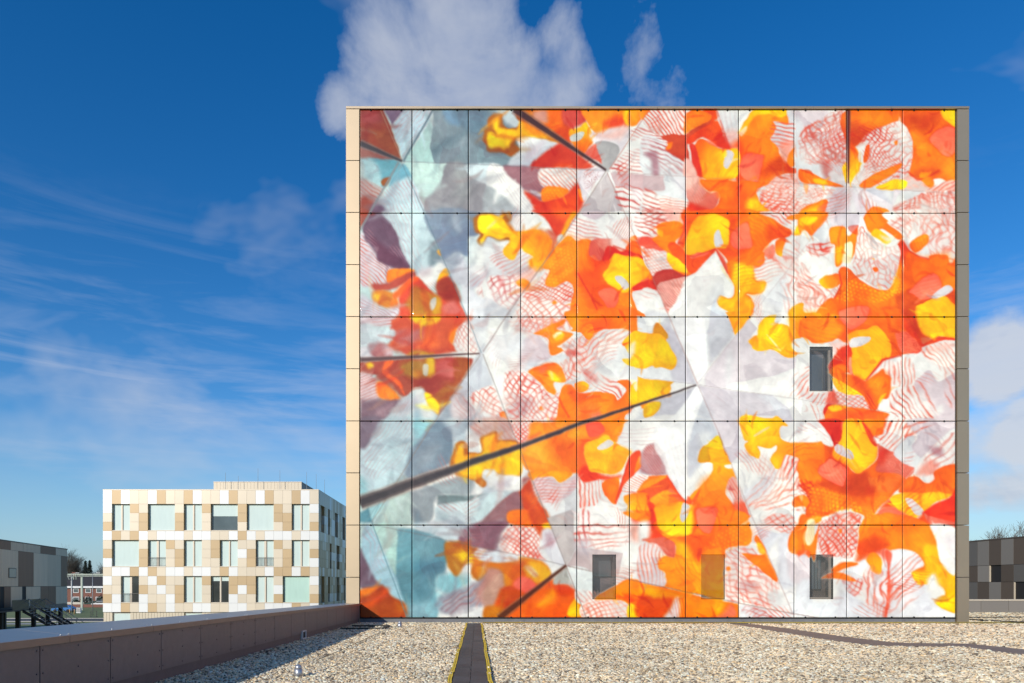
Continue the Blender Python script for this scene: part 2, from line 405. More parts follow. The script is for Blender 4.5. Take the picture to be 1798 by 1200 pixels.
def paint_mural():
    I = Print(); P, S, N, L = I.P, I.S, I.N, I.Ln
    # broad grounds
    P('F', 'T', '600,170 760,170 860,320 830,560 700,720 720,1100 600,1100', 30, 6, .8)
    P('F', 'w', '820,300 1100,300 1100,1100 900,1100 820,700', 40, 6, .6)
    # ---- row A, first quarter
    P('A1', 'B', '172,115 395,115 470,300 575,605 380,540 172,450', 2, 1, smooth=False)
    P('A1', (162, 76, 78), '200,150 320,130 380,230 290,270 190,240', 10, 3, .7)
    P('A1', (150, 82, 48), '250,330 420,300 520,520 330,500', 10, 3, .7)
    P('A1', (152, 102, 92), '172,470 560,605 172,612', 2, 1, smooth=False)
    P('A1', (124, 104, 124), '395,115 615,115 480,270', 3, 1, smooth=False)
    P('A1', (184, 209, 220), '615,115 900,115 600,600 560,520 480,280', 3, 1, smooth=False)
    S('A1', (206, 160, 172), '615,115 880,115 600,590 490,290', '480,520 800,130', 9, .22, .6, 5)
    P('A1', 'S', '865,115 1700,115 1700,700 890,632 845,490 865,200', 2, 2, smooth=False)
    P('A1', (124, 156, 182), '960,115 1100,115 1130,260 1040,260', 6, 3, .9)
    P('A1', 's', '1090,115 1390,115 1370,300 1210,340 1110,240', 8, 3, .9)
    P('A1', (150, 164, 170), '1130,400 1190,330 1180,440 1140,460', 5, 2, .7)
    P('A1', (108, 126, 136), '870,510 960,430 1180,310 1200,360 960,520 900,560', 8, 3, .8)
    P('A1', (176, 206, 203), '865,195 845,490 890,628 605,622', 1.5, 1, smooth=False)
    P('A1', (112, 162, 176), '172,608 560,612 400,860 330,800 250,640', 3, 2)
    P('A1', (170, 200, 206), '172,612 300,612 380,760 360,860 240,780 200,700', 6, 2)
    P('A1', 'b', '370,820 400,785 470,770 430,850 390,855', 2, 1)
    P('A1', (186, 168, 164), '172,780 330,860 390,900 330,1000 172,1000', 5, 2)
    S('A1', (176, 92, 78), '172,800 380,890 330,1010 172,1000', '180,860 330,980', 7, .35, .8, 3)
    P('A1', (152, 84, 64), '172,980 330,980 250,1210 172,1210', 6, 2)
    P('A1', (118, 164, 182), '585,640 680,800 460,860 500,740', 3, 1)
    P('A1', (196, 218, 226), '440,890 560,800 690,800 840,1210 330,1210', 5, 1)
    S('A1', (214, 172, 182), '400,900 690,820 830,1210 420,1210', '480,890 620,1200', 7, .25, .6, 4)
    P('A1', (118, 92, 112), '330,1010 400,1060 470,1210 250,1210', 5, 2)
    P('A1', (196, 220, 214), '612,628 1005,640 950,830 870,910 790,1040', 1.5, 2, smooth=False)
    P('A1', (150, 148, 152), '1005,640 1200,650 1215,760 1420,860 1560,1030 1600,1210 820,1210 790,1040 870,910 950,830', 3, 3)
    P('A1', (172, 178, 176), '1060,660 1180,660 1200,900 1150,1000 1100,850', 14, 3, .7)
    P('A1', (150, 160, 170), '830,1060 1100,1080 1200,1210 830,1210', 12, 3, .8)
    P('A1', (214, 228, 232), '1195,650 1540,660 1700,860 1700,1080 1560,940 1400,850 1240,770', 3, 2)
    P('A1', 'M', '1545,660 1700,660 1700,830 1610,740', 3, 2)
    # row A, second
    P('A2', (196, 210, 214), '60,115 280,115 320,260 240,300 130,220', 6, 2)
    P('A2', 'N', '280,115 710,115 790,420 560,420 380,260', 5, 3)
    P('A2', (158, 92, 30), '-60,440 -40,330 -5,300 -10,230 20,180 75,160 125,185 130,260 165,300 240,290 300,240 255,195 290,130 400,125 410,200 370,250 420,300 560,380 690,440 500,410 270,390 240,430 280,500 220,575 120,525 -20,530', 3, 3)
    P('A2', 'y', '-20,430 0,340 60,360 40,250 70,200 100,220 100,300 160,310 260,300 300,220 400,290 560,400 480,400 260,380 210,440 180,480 120,490 -10,490', 4, 3)
    P('A2', (214, 190, 36), '30,360 90,400 190,470 60,490 -10,480 0,380', 5, 3, .9)
    P('A2', (240, 150, 40), '310,160 400,130 410,180 360,240 520,320 700,440 560,400 380,340', 6, 3, .8)
    P('A2', (214, 168, 156), '420,130 540,130 560,240 480,250 410,190', 6, 2, .9)
    P('A2', 'W', '255,400 380,383 520,415 645,450 560,525 400,665 180,660 240,560 290,500', 3, 2, c2=(176, 184, 196), g='300,400 400,640')
    P('A2', (206, 196, 206), '330,560 480,430 540,450 400,600', 8, 2, .7)
    P('A2', (196, 82, 68), '685,115 900,115 925,240 830,295 720,280', 5, 2)
    P('A2', 'd', '700,290 760,300 780,420 830,520 700,460 600,360', 7, 2, .8)
    P('A2', 'o', '890,115 1340,115 1340,290 1180,300 1100,335 1020,355 950,270', 4, 2)
    P('A2', (218, 84, 46), '1100,240 1300,170 1300,300 1160,310', 8, 2)
    P('A2', 'Y', '1280,115 1420,115 1500,150 1400,260 1310,270', 4, 2)
    P('A2', 'O', '1340,115 1520,115 1440,250 1345,275', 4, 2)
    P('A2', 'y', '770,320 860,300 930,255 990,420 950,480 880,580 790,430', 4, 2, c2='N', g='860,300 900,560')
    P('A2', (198, 200, 194), '772,385 860,338 905,350 870,410 790,428', 2, 1)
    P('A2', 'l', '970,355 1320,290 1335,440 1230,510 1190,440 1010,435', 5, 2)
    P('A2', 'p', '980,350 1150,330 1330,270 1280,380 1120,400', 8, 2, .7)
    P('A2', (172, 170, 170), '1010,440 1180,440 1240,520 1150,700 1130,715 1050,640', 3, 1)
    P('A2', 'V', '915,545 1010,450 1050,560 1075,640 1000,600', 4, 2)
    P('A2', (196, 74, 48), '600,500 720,440 830,540 960,640 930,695 560,690 370,690', 4, 2)
    P('A2', (220, 90, 40), '620,650 760,630 800,690 600,690', 7, 2, .8)
    P('A2', 'W', '0,650 125,668 310,880 500,1120 540,1210 300,1210 260,1080 100,920 -20,860', 2, 2)
    S('A2', (208, 212, 224), '0,650 125,668 310,880 500,1120 300,1100', '60,680 400,1120', 6, .3, .7, 2)
    P('A2', (176, 182, 184), '-30,865 120,940 260,1080 290,1210 -30,1210', 4, 2)
    P('A2', (160, 116, 122), '130,672 500,690 525,850 500,1000 400,960 300,870', 3, 2)
    S('A2', (205, 160, 160), '330,690 500,690 520,860 380,860', '340,700 480,860', 6, .3, .7, 3)
    P('A2', 'L', '390,890 500,930 490,960 420,940', 3, 1)
    P('A2', 'W', '490,690 835,702 835,840 740,890 520,870', 2, 2)
    S('A2', (218, 124, 100), '490,695 835,705 835,840 740,890 520,865', '520,700 640,860', 7, .5, .8, 3)
    P('A2', (206, 70, 38), '520,1000 720,940 850,820 915,920 890,1040 830,1120 760,1210 540,1210 430,1080 330,900 440,980', 4, 2)
    P('A2', 'D', '560,1010 720,1000 860,1000 830,1120 720,1180 600,1150', 10, 3, .8)
    P('A2', 'O', '508,880 620,858 750,890 720,945 570,1000 505,995', 2, 2)
    P('A2', 'O', '845,890 915,920 890,1000 850,960', 3, 2)
    P('A2', 'l', '850,705 1110,705 960,900 900,1000 860,880', 3, 2)
    S('A2', (190, 150, 156), '900,730 1060,740 960,900 910,900', '0,0 1,0', 40, .35, .7, 1, rad='1120,710')
    P('A2', (202, 192, 194), '1130,725 1290,1060 1310,1130 870,1110 1000,900', 2, 1, smooth=False, c2=(190, 182, 184), g='1100,760 1000,1100')
    P('A2', 'W', '1170,695 1340,370 1530,115 1700,115 1700,750 1160,718', 2, 1, smooth=False)
    S('A2', 'V', '1480,210 1530,125 1700,115 1700,380 1500,300', '1480,150 1640,300', 8, .5, .85, 4)
    S('A2', (204, 110, 104), '1350,330 1500,300 1700,400 1700,480 1500,370 1370,440', '1350,350 1650,440', 6, .45, .85, 4)
    S('A2', (206, 116, 112), '1200,640 1340,500 1700,560 1700,720 1200,715', '1220,560 1600,660', 9, .38, .85, 6)
    P('A2', (186, 138, 146), '1490,520 1590,540 1625,740 1570,740 1540,620', 5, 2, .8)
    P('A2', (204, 174, 176), '1160,730 1700,758 1700,900 1500,900 1340,890 1200,850', 2, 1, smooth=False)
    P('A2', 'W', '1200,852 1340,885 1700,910 1700,1210 1310,1210', 2, 1, smooth=False)
    S('A2', (204, 86, 76), '1200,850 1500,890 1700,930 1700,1210 1340,1210', '1200,850 1636,990', 12, .32, .85, 5)
    P('A2', 'l', '1340,920 1460,900 1560,960 1400,1000', 8, 3, .7)
    # row A, third
    P('A3', 'W', '0,115 410,115 410,370 170,380 0,250', 2, 1)
    S('A3', (224, 122, 96), '0,115 405,115 400,360 170,370 0,240', '40,130 200,380', 8, .52, .85, 4)
    P('A3', (246, 146, 40), '-60,115 70,115 -10,230', 2, 1, smooth=False)
    P('A3', (192, 80, 48), '170,370 400,350 640,180 650,260 430,410 440,620 350,615 210,520 240,450', 3, 2)
    P('A3', 'O', '230,455 280,450 270,500 225,520', 4, 2)
    P('A3', 'o', '395,180 500,120 640,175 600,235 420,335 385,330', 2, 2)
    P('A3', 'D', '560,130 700,115 760,300 830,505 720,480 580,390 440,460 420,400 600,270 640,180', 3, 2)
    P('A3', (224, 92, 40), '600,280 720,250 740,400 640,380', 10, 3, .7)
    P('A3', 'w', '690,115 905,115 905,340 840,490 820,505 760,320', 3, 2)
    S('A3', (206, 200, 206), '710,115 900,115 900,320 820,420', '740,120 820,400', 9, .4, .6, 2)
    P('A3', 'p', '780,340 905,330 900,440 830,510', 8, 2, .7)
    P('A3', 'W', '905,115 1090,115 980,300 910,340', 3, 1)
    P('A3', 'O', '1080,115 1390,115 1392,260 1350,285 1250,235 1268,300 1220,400 1290,430 1310,580 1370,660 1480,690 1440,735 1300,765 1180,830 900,815 900,500 930,330 980,230', 2, 2)
    P('A3', 'Y', '1080,115 1370,115 1330,200 1200,170 1080,200 960,330 910,350 980,230', 4, 2)
    P('A3', 'W', '920,340 975,285 990,300 940,380', 3, 1, .8)
    P('A3', 'o', '960,330 1100,300 1200,420 1170,560 1000,500', 14, 4, .6)
    P('A3', 'd', '1290,570 1480,690 1440,730 1250,750 1130,720 1180,640', 10, 3, .8)
    P('A3', 'D', '820,505 905,420 960,500 940,560 925,690 960,800 895,805 895,540', 8, 2, .85)
    P('A3', 'Y', '480,470 570,405 760,510 905,525 890,780 560,775 530,640 500,560', 2, 2, c2='O', g='760,600 500,470')
    P('A3', (250, 168, 30), '600,520 720,640 740,760 660,740 580,640', 10, 2, .6)
    P('A3', 'R', '440,465 490,470 545,640 558,772 490,768 460,600', 3, 2)
    P('A3', (200, 56, 36), '700,440 760,320 830,505 760,515', 5, 2, .7)
    P('A3', 'P', '580,410 660,430 710,480 640,460', 2, 1, .8)
    P('A3', (214, 208, 210), '792,518 862,543 838,625 800,692 763,660 772,590', 1.5, 1)
    P('A3', 'P', '960,560 1142,562 1120,680 1085,805 960,785 925,680', 2, 2, edge=(216, 70, 44), ew=3)
    P('A3', 'w', '1385,115 1700,115 1700,720 1480,690 1370,640 1310,500 1220,400 1270,300 1250,235 1390,270', 2, 2)
    P('A3', 'L', '1440,130 1700,125 1700,290 1500,270', 10, 3, .8)
    S('A3', (226, 128, 110), '1230,260 1430,250 1430,420 1310,480 1220,400', '1230,300 1430,330', 8, .5, .8, 3)
    P('A3', 'P', '1310,440 1440,420 1420,500 1380,620 1330,600', 6, 2, .6)
    P('A3', 'M', '1470,440 1560,400 1600,440 1500,470', 6, 2, .6)
    P('A3', 'O', '1400,530 1465,478 1475,560 1455,640 1420,672 1370,640', 2, 2)
    P('A3', 'w', '0,370 230,455 215,525 350,610 400,650 390,770 0,745', 3, 2)
    S('A3', (196, 120, 124), '0,380 230,470 220,520 350,610 390,750 200,740 140,600 0,540', '20,470 360,640', 7, .42, .8, 4)
    P('A3', (164, 108, 118), '0,545 130,540 145,750 80,745 70,610', 5, 2, .75)
    P('A3', 'p', '395,600 460,620 505,765 395,768', 4, 2)
    P('A3', (202, 178, 180), '-5,750 208,762 205,900 60,905 0,880', 2, 1, smooth=False)
    P('A3', 'w', '205,762 410,772 435,1010 330,970 190,965 110,910 205,895', 2, 1)
    P('A3', 'l', '270,790 400,790 400,960', 8, 2, .6)
    P('A3', 'W', '0,910 190,965 430,1010 420,1210 0,1210', 3, 2)
    S('A3', (206, 96, 84), '0,900 120,930 180,1210 0,1210', '0,960 160,1020', 11, .4, .8, 4)
    S('A3', (226, 128, 104), '170,960 420,1010 400,1120 250,1160 160,1050', '170,1000 420,1040', 7, .5, .8, 4)
    P('A3', 'p', '180,1050 330,1060 320,1120 230,1160', 5, 2, .8)
    P('A3', 'p', '408,782 572,785 580,880 640,925 715,915 690,1055 600,1085 430,1015', 3, 2, c2='V', g='480,800 600,1040')
    S('A3', 'W', '420,790 560,790 600,940 520,1020 440,1000', '430,800 540,1010', 5, .3, .5, 2)
    P('A3', 'N', '565,790 905,812 1190,825 1100,900 1110,1000 1250,1210 440,1210 440,1040 600,1085 700,1040 715,915 620,905 575,860', 2, 2)
    P('A3', 'O', '570,790 890,815 880,1000 720,960 700,910 620,900', 8, 3)
    P('A3', 'R', '430,1020 560,1050 650,1100 560,1120 435,1120', 5, 2)
    P('A3', 'D', '930,820 1000,950 980,1100 900,1100 820,1000', 14, 4, .7)
    P('A3', 'Y', '1000,980 1110,1000 1200,1140 1250,1210 1120,1210 1000,1100', 7, 2, .7)
    P('A3', 'W', '1180,835 1300,755 1450,740 1700,870 1700,1030 1440,1125 1250,1125 1110,990 1085,890', 2, 2)
    N('A3', (228, 110, 84), '1160,850 1300,760 1450,745 1700,870 1700,1020 1440,1120 1250,1120 1110,990', '1100,960 1420,1100', '1200,1040 1340,820', 10, .25, .85, 7)
    P('A3', 'p', '1250,760 1430,745 1430,840 1250,830', 8, 2, .6)
    # row A, fourth
    P('A4', 'w', '-30,115 420,115 420,860 -30,840', 2, 1)
    P('A4', 'L', '-30,125 220,125 240,240 100,300 -30,260', 10, 3, .9)
    N('A4', (222, 126, 106), '-30,340 200,200 400,130 415,700 330,640 60,640 -30,560', '0,420 280,250', '150,260 330,640', 9, .32, .8, 7)
    P('A4', 'W', '-20,480 120,440 180,560 0,640', 10, 3, .8)
    P('A4', 'r', '180,620 260,650 260,800 210,760', 7, 2, .6)
    P('A4', 'N', '440,115 1460,115 1460,810 1300,785 1100,805 1000,720 1045,560 1030,380 950,300 930,200 880,290 700,320 560,440 445,475', 2, 2)
    P('A4', (196, 76, 30), '460,250 640,330 570,445 460,460', 8, 3, .9)
    P('A4', 'O', '560,150 900,180 910,240 780,290 600,280', 12, 3, .8)
    P('A4', 'o', '1020,260 1140,320 1180,500 1060,470', 9, 3, .8)
    P('A4', (240, 150, 40), '1320,680 1455,640 1455,800 1340,760', 12, 3, .7)
    P('A4', 'd', '1000,160 1300,160 1200,300 1000,290', 12, 4, .7)
    P('A4', 'd', '1000,720 1150,680 1310,720 1180,780 1040,790', 8, 3, .6)
    P('A4', 'Y', '1335,115 1470,115 1470,285 1345,215', 3, 2)
    P('A4', 'P', '1213,395 1330,303 1470,315 1470,490 1395,582 1290,505', 2, 2, edge=(206, 66, 44))
    P('A4', 'W', '450,855 600,620 640,480 560,440 650,350 780,290 930,245 1035,380 1052,540 1000,710 930,770 700,870', 2, 2)
    N('A4', (226, 112, 90), '560,440 650,350 780,290 930,245 1035,380 1052,540 990,700 800,700 600,700 620,500', '520,840 860,330', '620,420 1000,600', 11, .26, .9, 7)
    P('A4', 'Y', '440,500 520,515 545,620 575,640 500,750 450,850', 3, 2, c2='O', g='540,650 440,520')
    P('A4', 'N', '600,480 640,475 615,600 580,610', 2, 1)
    P('A4', 'O', '540,845 700,730 940,635 905,710 780,790 640,875', 2, 1, c2='N', g='880,700 580,850')
    P('A4', 'Y', '710,855 850,795 960,795 1005,830 950,893 730,888', 3, 2)
    P('A4', 'W', '780,815 860,790 820,830', 4, 1, .7)
    P('A4', (238, 190, 176), '960,770 1080,775 1250,860 1460,800 1460,920 960,897', 4, 2)
    N('A4', 'W', '970,780 1080,785 1250,865 1200,905 970,895', '1000,780 1100,900', '1000,880 1200,840', 12, .5, .8, 4)
    S('A4', (218, 116, 96), '1230,860 1455,800 1455,915 1230,905', '1280,900 1440,800', 8, .4, .7, 4)
    P('A4', 'O', '1115,745 1190,730 1265,825 1215,865 1150,810', 3, 2)
    P('A4', 'Y', '370,680 420,635 420,830 390,770', 2, 1)
    P('A4', 'O', '-30,690 180,775 390,862 120,842 -30,800', 2, 1, c2='N', g='0,720 300,850')
    P('A4', 'Y', '100,790 190,790 240,840 120,830', 4, 1, .8)
    P('A4', (226, 218, 216), '240,740 330,720 410,850 300,800', 4, 1, .9)
    P('A4', 'W', '-30,855 330,868 315,930 240,1000 -30,1020', 1.5, 1)
    N('A4', (230, 140, 116), '20,880 300,880 300,930 60,980', '40,960 300,900', '100,880 180,980', 10, .25, .7, 5)
    P('A4', 'O', '-30,1090 130,1012 235,998 245,1085 190,1210 -30,1210', 2, 2)
    P('A4', 'Y', '-20,1110 160,1060 200,1120 100,1200 -20,1200', 6, 2, .9)
    P('A4', 'P', '130,1080 220,1020 235,1090 190,1110', 4, 1, .7)
    P('A4', 'l', '430,872 330,868 240,1020 180,1210 610,1210 640,1070 840,1115 900,1000 960,900', 2, 1, smooth=False)
    P('A4', 'W', '425,880 445,880 560,1210 470,1210', 5, 1, .6, smooth=False)
    P('A4', 'W', '440,880 500,890 840,1100 700,1050', 7, 1, .7, smooth=False)
    P('A4', (206, 206, 214), '580,882 870,900 855,1035 720,960', 3, 1, smooth=False)
    P('A4', 'W', '780,900 850,900 850,1010', 7, 1, .7)
    P('A4', 'g', '410,880 420,1000 250,1180 330,950', 8, 1, .5, smooth=False)
    P('A4', 'W', '880,1010 960,905 1200,908 1470,928 1470,1210 850,1210 860,1090', 2, 1)
    P('A4', 'w', '960,900 1150,905 1000,1000', 6, 1, .8)
    N('A4', (228, 128, 108), '880,1050 1000,990 1200,915 1460,930 1460,1210 870,1210', '1200,910 1160,1200', '1300,930 1440,1200', 14, .24, .85, 9)
    S('A4', (206, 100, 92), '860,1100 960,1020 1080,1050 1040,1130 880,1150', '870,1120 1060,1040', 7, .35, .8, 5)
    P('A4', 'O', '575,1210 600,1130 690,1055 840,1115 790,1210', 2, 2)
    # ---- row B, first
    P('B1', (152, 78, 54), '172,70 285,70 172,225', 2, 1, smooth=False)
    P('B1', (208, 204, 212), '172,262 330,480 490,600 440,710 400,760 172,750', 3, 2)
    S('B1', (214, 134, 124), '172,290 330,490 480,610 420,740 172,735', '172,360 470,640', 6, .42, .75, 3)
    P('B1', (116, 88, 104), '260,110 400,70 500,220 560,400 670,605 480,595 330,480 195,275', 3, 3)
    P('B1', (106, 64, 80), '270,310 420,400 660,605 460,585 330,480', 6, 3, .9)
    S('B1', (196, 160, 176), '200,280 280,230 330,400 250,370', '200,270 330,420', 6, .3, .6, 3)
    S('B1', (200, 160, 176), '450,400 560,420 620,540 500,480', '460,400 620,560', 6, .35, .6, 3)
    P('B1', (198, 217, 223), '395,70 795,70 960,430 1005,610 830,805 690,625 600,480 500,220', 3, 1)
    S('B1', (216, 178, 186), '420,80 640,80 800,700 660,560 560,380', '450,80 740,640', 7, .25, .55, 3)
    P('B1', 'S', '860,360 930,400 965,520 860,600 845,480', 7, 2, .9)
    P('B1', 'W', '690,650 860,620 980,520 1015,610 920,745 830,800 740,710', 5, 2)
    P('B1', 'L', '740,620 870,600 860,680 760,690', 9, 3, .8)
    P('B1', 'Y', '915,745 945,660 1000,605 1035,655 1010,690 960,740', 2, 1)
    P('B1', (222, 178, 96), '915,440 945,428 958,485 925,472', 2, 1)
    P('B1', (208, 86, 56), '560,840 700,690 830,800 930,880 920,760 1040,700 1130,930 1215,1100 1215,1210 500,1210 540,1050', 3, 2)
    P('B1', (160, 68, 38), '915,760 1040,695 1140,930 950,895', 5, 2)
    S('B1', (196, 122, 110), '800,760 940,760 930,880 860,840', '820,760 930,880', 4, .35, .6, 2)
    P('B1', 'O', '445,630 560,608 675,615 700,632 580,695 435,745', 2, 1)
    P('B1', (168, 74, 56), '300,755 440,740 685,632 705,690 560,780 400,825 300,812', 4, 2)
    P('B1', (238, 104, 44), '488,845 700,690 725,725 600,835 535,900 535,990 465,995 492,900', 4, 2)
    P('B1', (198, 116, 42), '295,830 400,822 490,855 470,985 400,975 300,925', 4, 2)
    P('B1', 'y', '305,850 370,855 350,910 310,900', 5, 2, .9)
    P('B1', (222, 122, 40), '480,900 530,910 520,990 470,990', 4, 1)
    P('B1', (186, 124, 46), '640,860 700,780 830,830 945,900 945,1080 850,1155 730,1130 660,1040 600,960', 5, 2)
    P('B1', (212, 168, 46), '660,1030 800,1080 890,980 905,890 950,910 945,1090 850,1160 730,1140', 6, 2, .9)
    P('B1', (226, 140, 40), '755,840 830,870 800,960 760,900', 7, 2, .8)
    P('B1', (206, 198, 188), '850,915 905,888 902,960 862,1012 838,985', 2, 1)
    P('B1', (206, 112, 102), '975,960 1080,915 1150,1000 1180,1070 1050,1075 975,1030', 6, 2, .95)
    P('B1', (208, 206, 214), '172,860 300,925 400,985 540,1000 510,1085 280,1105 172,1090', 5, 2)
    S('B1', (198, 152, 156), '172,900 400,985 520,1010 500,1080 250,1100', '180,900 480,1060', 6, .35, .55, 4)
    P('B1', (138, 148, 164), '800,70 1310,70 1310,280 1220,310 1205,490 1090,460 1000,525 940,420', 3, 2, c2=(120, 134, 158), g='1000,80 1080,440')
    P('B1', (176, 184, 194), '1040,120 1120,110 1130,250 1070,220', 10, 2, .7)
    P('B1', (168, 176, 188), '980,540 1000,500 1090,450 1150,480 1130,600 1060,720', 8, 2)
    P('B1', (206, 208, 216), '1060,700 1130,500 1220,560 1440,540 1700,470 1700,720 1300,810 1220,805 1150,770', 6, 2)
    P('B1', 'W', '1240,500 1440,330 1600,330 1640,460 1400,640 1240,700', 16, 4, .8)
    S('B1', (212, 160, 166), '1250,640 1560,480 1700,460 1700,640 1300,800', '1250,740 1600,520', 11, .25, .6, 5)
    P('B1', (226, 229, 234), '1145,770 1220,795 1400,880 1640,1040 1560,1210 1240,1110', 4, 2)
    P('B1', 'W', '1280,805 1700,650 1700,1060 1500,960', 3, 2)
    N('B1', (214, 130, 128), '1330,810 1700,650 1700,1010 1560,1000 1400,890', '1300,830 1640,700', '1500,720 1620,1000', 11, .25, .75, 6)
    # row B, second
    P('B2', (190, 196, 206), '-40,70 310,70 300,240 100,200 -40,330', 12, 3, .8)
    P('B2', 'W', '300,90 480,80 650,280 430,240 300,250 170,200 210,145', 5, 2)
    P('B2', (206, 76, 46), '420,60 830,60 835,90 780,200 690,300 640,300 530,130', 3, 2)
    P('B2', (236, 112, 50), '600,60 820,60 800,120 690,140', 9, 2, .7)
    P('B2', (222, 150, 44), '780,90 832,95 720,295 680,270', 3, 1)
    P('B2', (188, 68, 44), '560,250 660,280 620,370 580,310', 6, 2, .9)
    P('B2', (214, 214, 206), '648,300 690,278 705,312 650,365', 2, 1)
    P('B2', 'w', '-40,400 130,400 300,440 390,560 330,640 200,660 -40,680', 8, 3)
    S('B2', (218, 150, 144), '0,520 150,420 270,440 410,480 390,560 460,640 370,750 230,720 150,640', '100,640 360,480', 8, .35, .75, 4)
    P('B2', (170, 104, 24), '-135,100 100,85 180,60 220,90 215,150 165,180 220,250 300,260 330,330 100,345 -20,310 -55,400 -115,350 -100,290 -140,250', 3, 2)
    P('B2', 'Y', '-105,110 60,95 150,90 130,130 160,180 220,248 300,252 440,238 560,285 605,380 592,480 530,565 470,645 400,595 388,540 430,500 340,462 290,430 255,500 220,532 150,500 128,430 190,370 180,315 100,328 -20,300 -60,375 -90,340 -60,290 -105,250', 2, 2)
    P('B2', (250, 156, 44), '400,260 560,290 600,380 580,480 500,500 400,420', 12, 3, .8)
    P('B2', (222, 150, 40), '400,520 530,470 560,530 470,640 400,590', 8, 2, .7)
    P('B2', 'C', '-30,220 60,130 90,140 0,230', 2, 1, .6)
    P('B2', (206, 130, 120), '480,250 560,260 640,300 600,340', 6, 2, .7)
    P('B2', (196, 112, 84), '600,380 650,360 560,560 480,640 540,540', 5, 1, .8)
    P('B2', 'W', '-40,690 200,700 260,765 345,815 300,890 190,1035 -40,900', 3, 2)
    N('B2', (210, 128, 128), '0,690 240,700 300,790 330,820 190,1030 60,940', '0,860 260,690', '100,720 200,1000', 11, .28, .7, 5)
    P('B2', 'p', '250,700 420,600 470,640 370,750', 6, 2, .7)
    P('B2', (236, 148, 36), '248,745 320,708 388,750 340,818', 2, 1)
    P('B2', 'G', '-40,900 60,940 190,1040 100,1210 -40,1210', 4, 1)
    P('B2', 'W', '835,100 880,70 1110,70 1335,70 1335,310 1130,335 980,340 830,352 720,312', 2, 1)
    P('B2', 'L', '870,70 1110,70 1000,140', 4, 1)
    S('B2', (220, 150, 144), '740,260 830,130 1000,160 1090,320 980,350 830,350', '740,220 1080,330', 8, .35, .8, 4)
    S('B2', (226, 160, 148), '1180,200 1340,110 1340,330 1200,350', '1180,330 1300,120', 6, .4, .7, 3)
    P('B2', 'W', '1000,160 1140,110 1180,180 1100,330', 7, 2, .8)
    P('B2', 'O', '720,308 830,352 900,318 972,340 1005,430 960,480 1060,535 1180,440 1325,400 1330,330 1405,315 1490,560 1610,825 1370,832 1440,1080 1460,1210 768,1210 760,1000 800,850 740,740 620,795 525,745 570,640 515,590', 2, 2)
    P('B2', 'o', '720,320 830,360 940,340 960,440 880,640 640,640 560,600', 14, 4, .7)
    P('B2', 'D', '960,450 1200,440 1140,560 1080,690 1200,780 1040,850 1100,960 1010,1000 900,800 850,650 1000,620', 10, 3, .8)
    P('B2', (238, 112, 36), '830,660 960,700 1000,900 1060,1050 960,1040 900,860', 10, 3, .6)
    S('B2', (255, 176, 60), '560,420 820,400 800,620 600,740 540,660', '560,560 740,400', 6, .4, .6, 3)
    P('B2', 'V', '975,345 1180,325 1340,335 1310,430 1180,440 1070,530 1010,480 955,475', 4, 2, c2='p', g='1100,480 1240,340')
    P('B2', 'W', '1165,330 1220,300 1320,400 1270,440 1180,400', 5, 2, .8)
    P('B2', 'R', '1130,400 1250,440 1330,440 1465,495 1470,528 1240,480 1090,540', 4, 2)
    P('B2', 'N', '1310,400 1405,330 1460,480 1330,440', 3, 1)
    P('B2', 'Y', '1190,480 1240,472 1330,500 1480,535 1515,660 1440,745 1370,775 1330,835 1280,850 1210,795 1085,690 1150,580', 3, 2)
    P('B2', (250, 172, 34), '1170,610 1340,600 1490,600 1420,640 1260,650', 7, 2, .7)
    P('B2', (216, 212, 210), '1195,698 1258,688 1335,772 1285,815 1240,765', 1.5, 1)
    P('B2', 'P', '1038,842 1120,790 1190,800 1242,892 1165,1020 1090,930', 2, 2, edge=(218, 78, 44))
    P('B2', 'R', '1365,790 1450,735 1545,720 1612,830 1400,825', 3, 1)
    P('B2', 'P', '1450,720 1520,700 1510,720 1460,735', 2, 1, .8)
    P('B2', 'p', '1405,310 1700,295 1700,660 1545,650', 2, 1, smooth=False)
    P('B2', (212, 74, 54), '1420,330 1620,320 1700,360 1700,420 1450,400', 5, 2, .75)
    N('B2', 'W', '1460,420 1700,430 1700,640 1560,640', '1480,420 1600,640', '1480,480 1640,440', 7, .45, .8, 2)
    P('B2', 'W', '1340,70 1700,70 1700,310 1400,308', 2, 1, smooth=False)
    S('B2', (214, 110, 96), '1400,70 1700,70 1700,300 1420,260', '1390,130 1600,180', 9, .33, .8, 5)
    P('B2', 'r', '1550,690 1700,635 1700,770 1600,800', 5, 2)
    P('B2', 'W', '1375,832 1700,855 1700,1210 1460,1210 1430,1000', 2, 1)
    S('B2', (212, 214, 222), '1390,850 1640,860 1640,1000 1440,1000', '1390,870 1640,920', 9, .35, .6, 3)
    P('B2', 'W', '300,890 385,800 560,630 530,745 620,797 740,742 800,850 760,1000 770,1210 200,1210 190,1040', 2, 2)
    N('B2', (224, 112, 92), '320,880 400,790 560,640 540,740 620,797 740,742 800,850 760,930 500,900', '330,860 540,660', '420,760 640,900', 7, .36, .85, 4)
    N('B2', (228, 146, 130), '230,1040 320,890 600,900 760,950 765,1200 260,1190', '260,1160 560,920', '320,900 560,1160', 12, .22, .8, 7)
    P('B2', 'o', '595,935 625,915 640,945 605,955', 2, 1)
    # row B, third
    P('B3', 'W', '-20,400 200,425 275,620 80,675', 2, 1)
    N('B3', (224, 132, 112), '0,400 200,430 270,620 80,670', '0,430 200,640', '40,540 240,480', 6, .4, .75, 2)
    S('B3', (218, 140, 128), '-20,70 180,80 250,160 110,230 -20,160', '0,160 200,100', 8, .35, .7, 4)
    P('B3', 'p', '190,70 400,70 400,180 290,150 240,150', 5, 2)
    P('B3', (222, 96, 72), '-20,310 90,320 220,400 200,430 -20,400', 4, 2, .9)
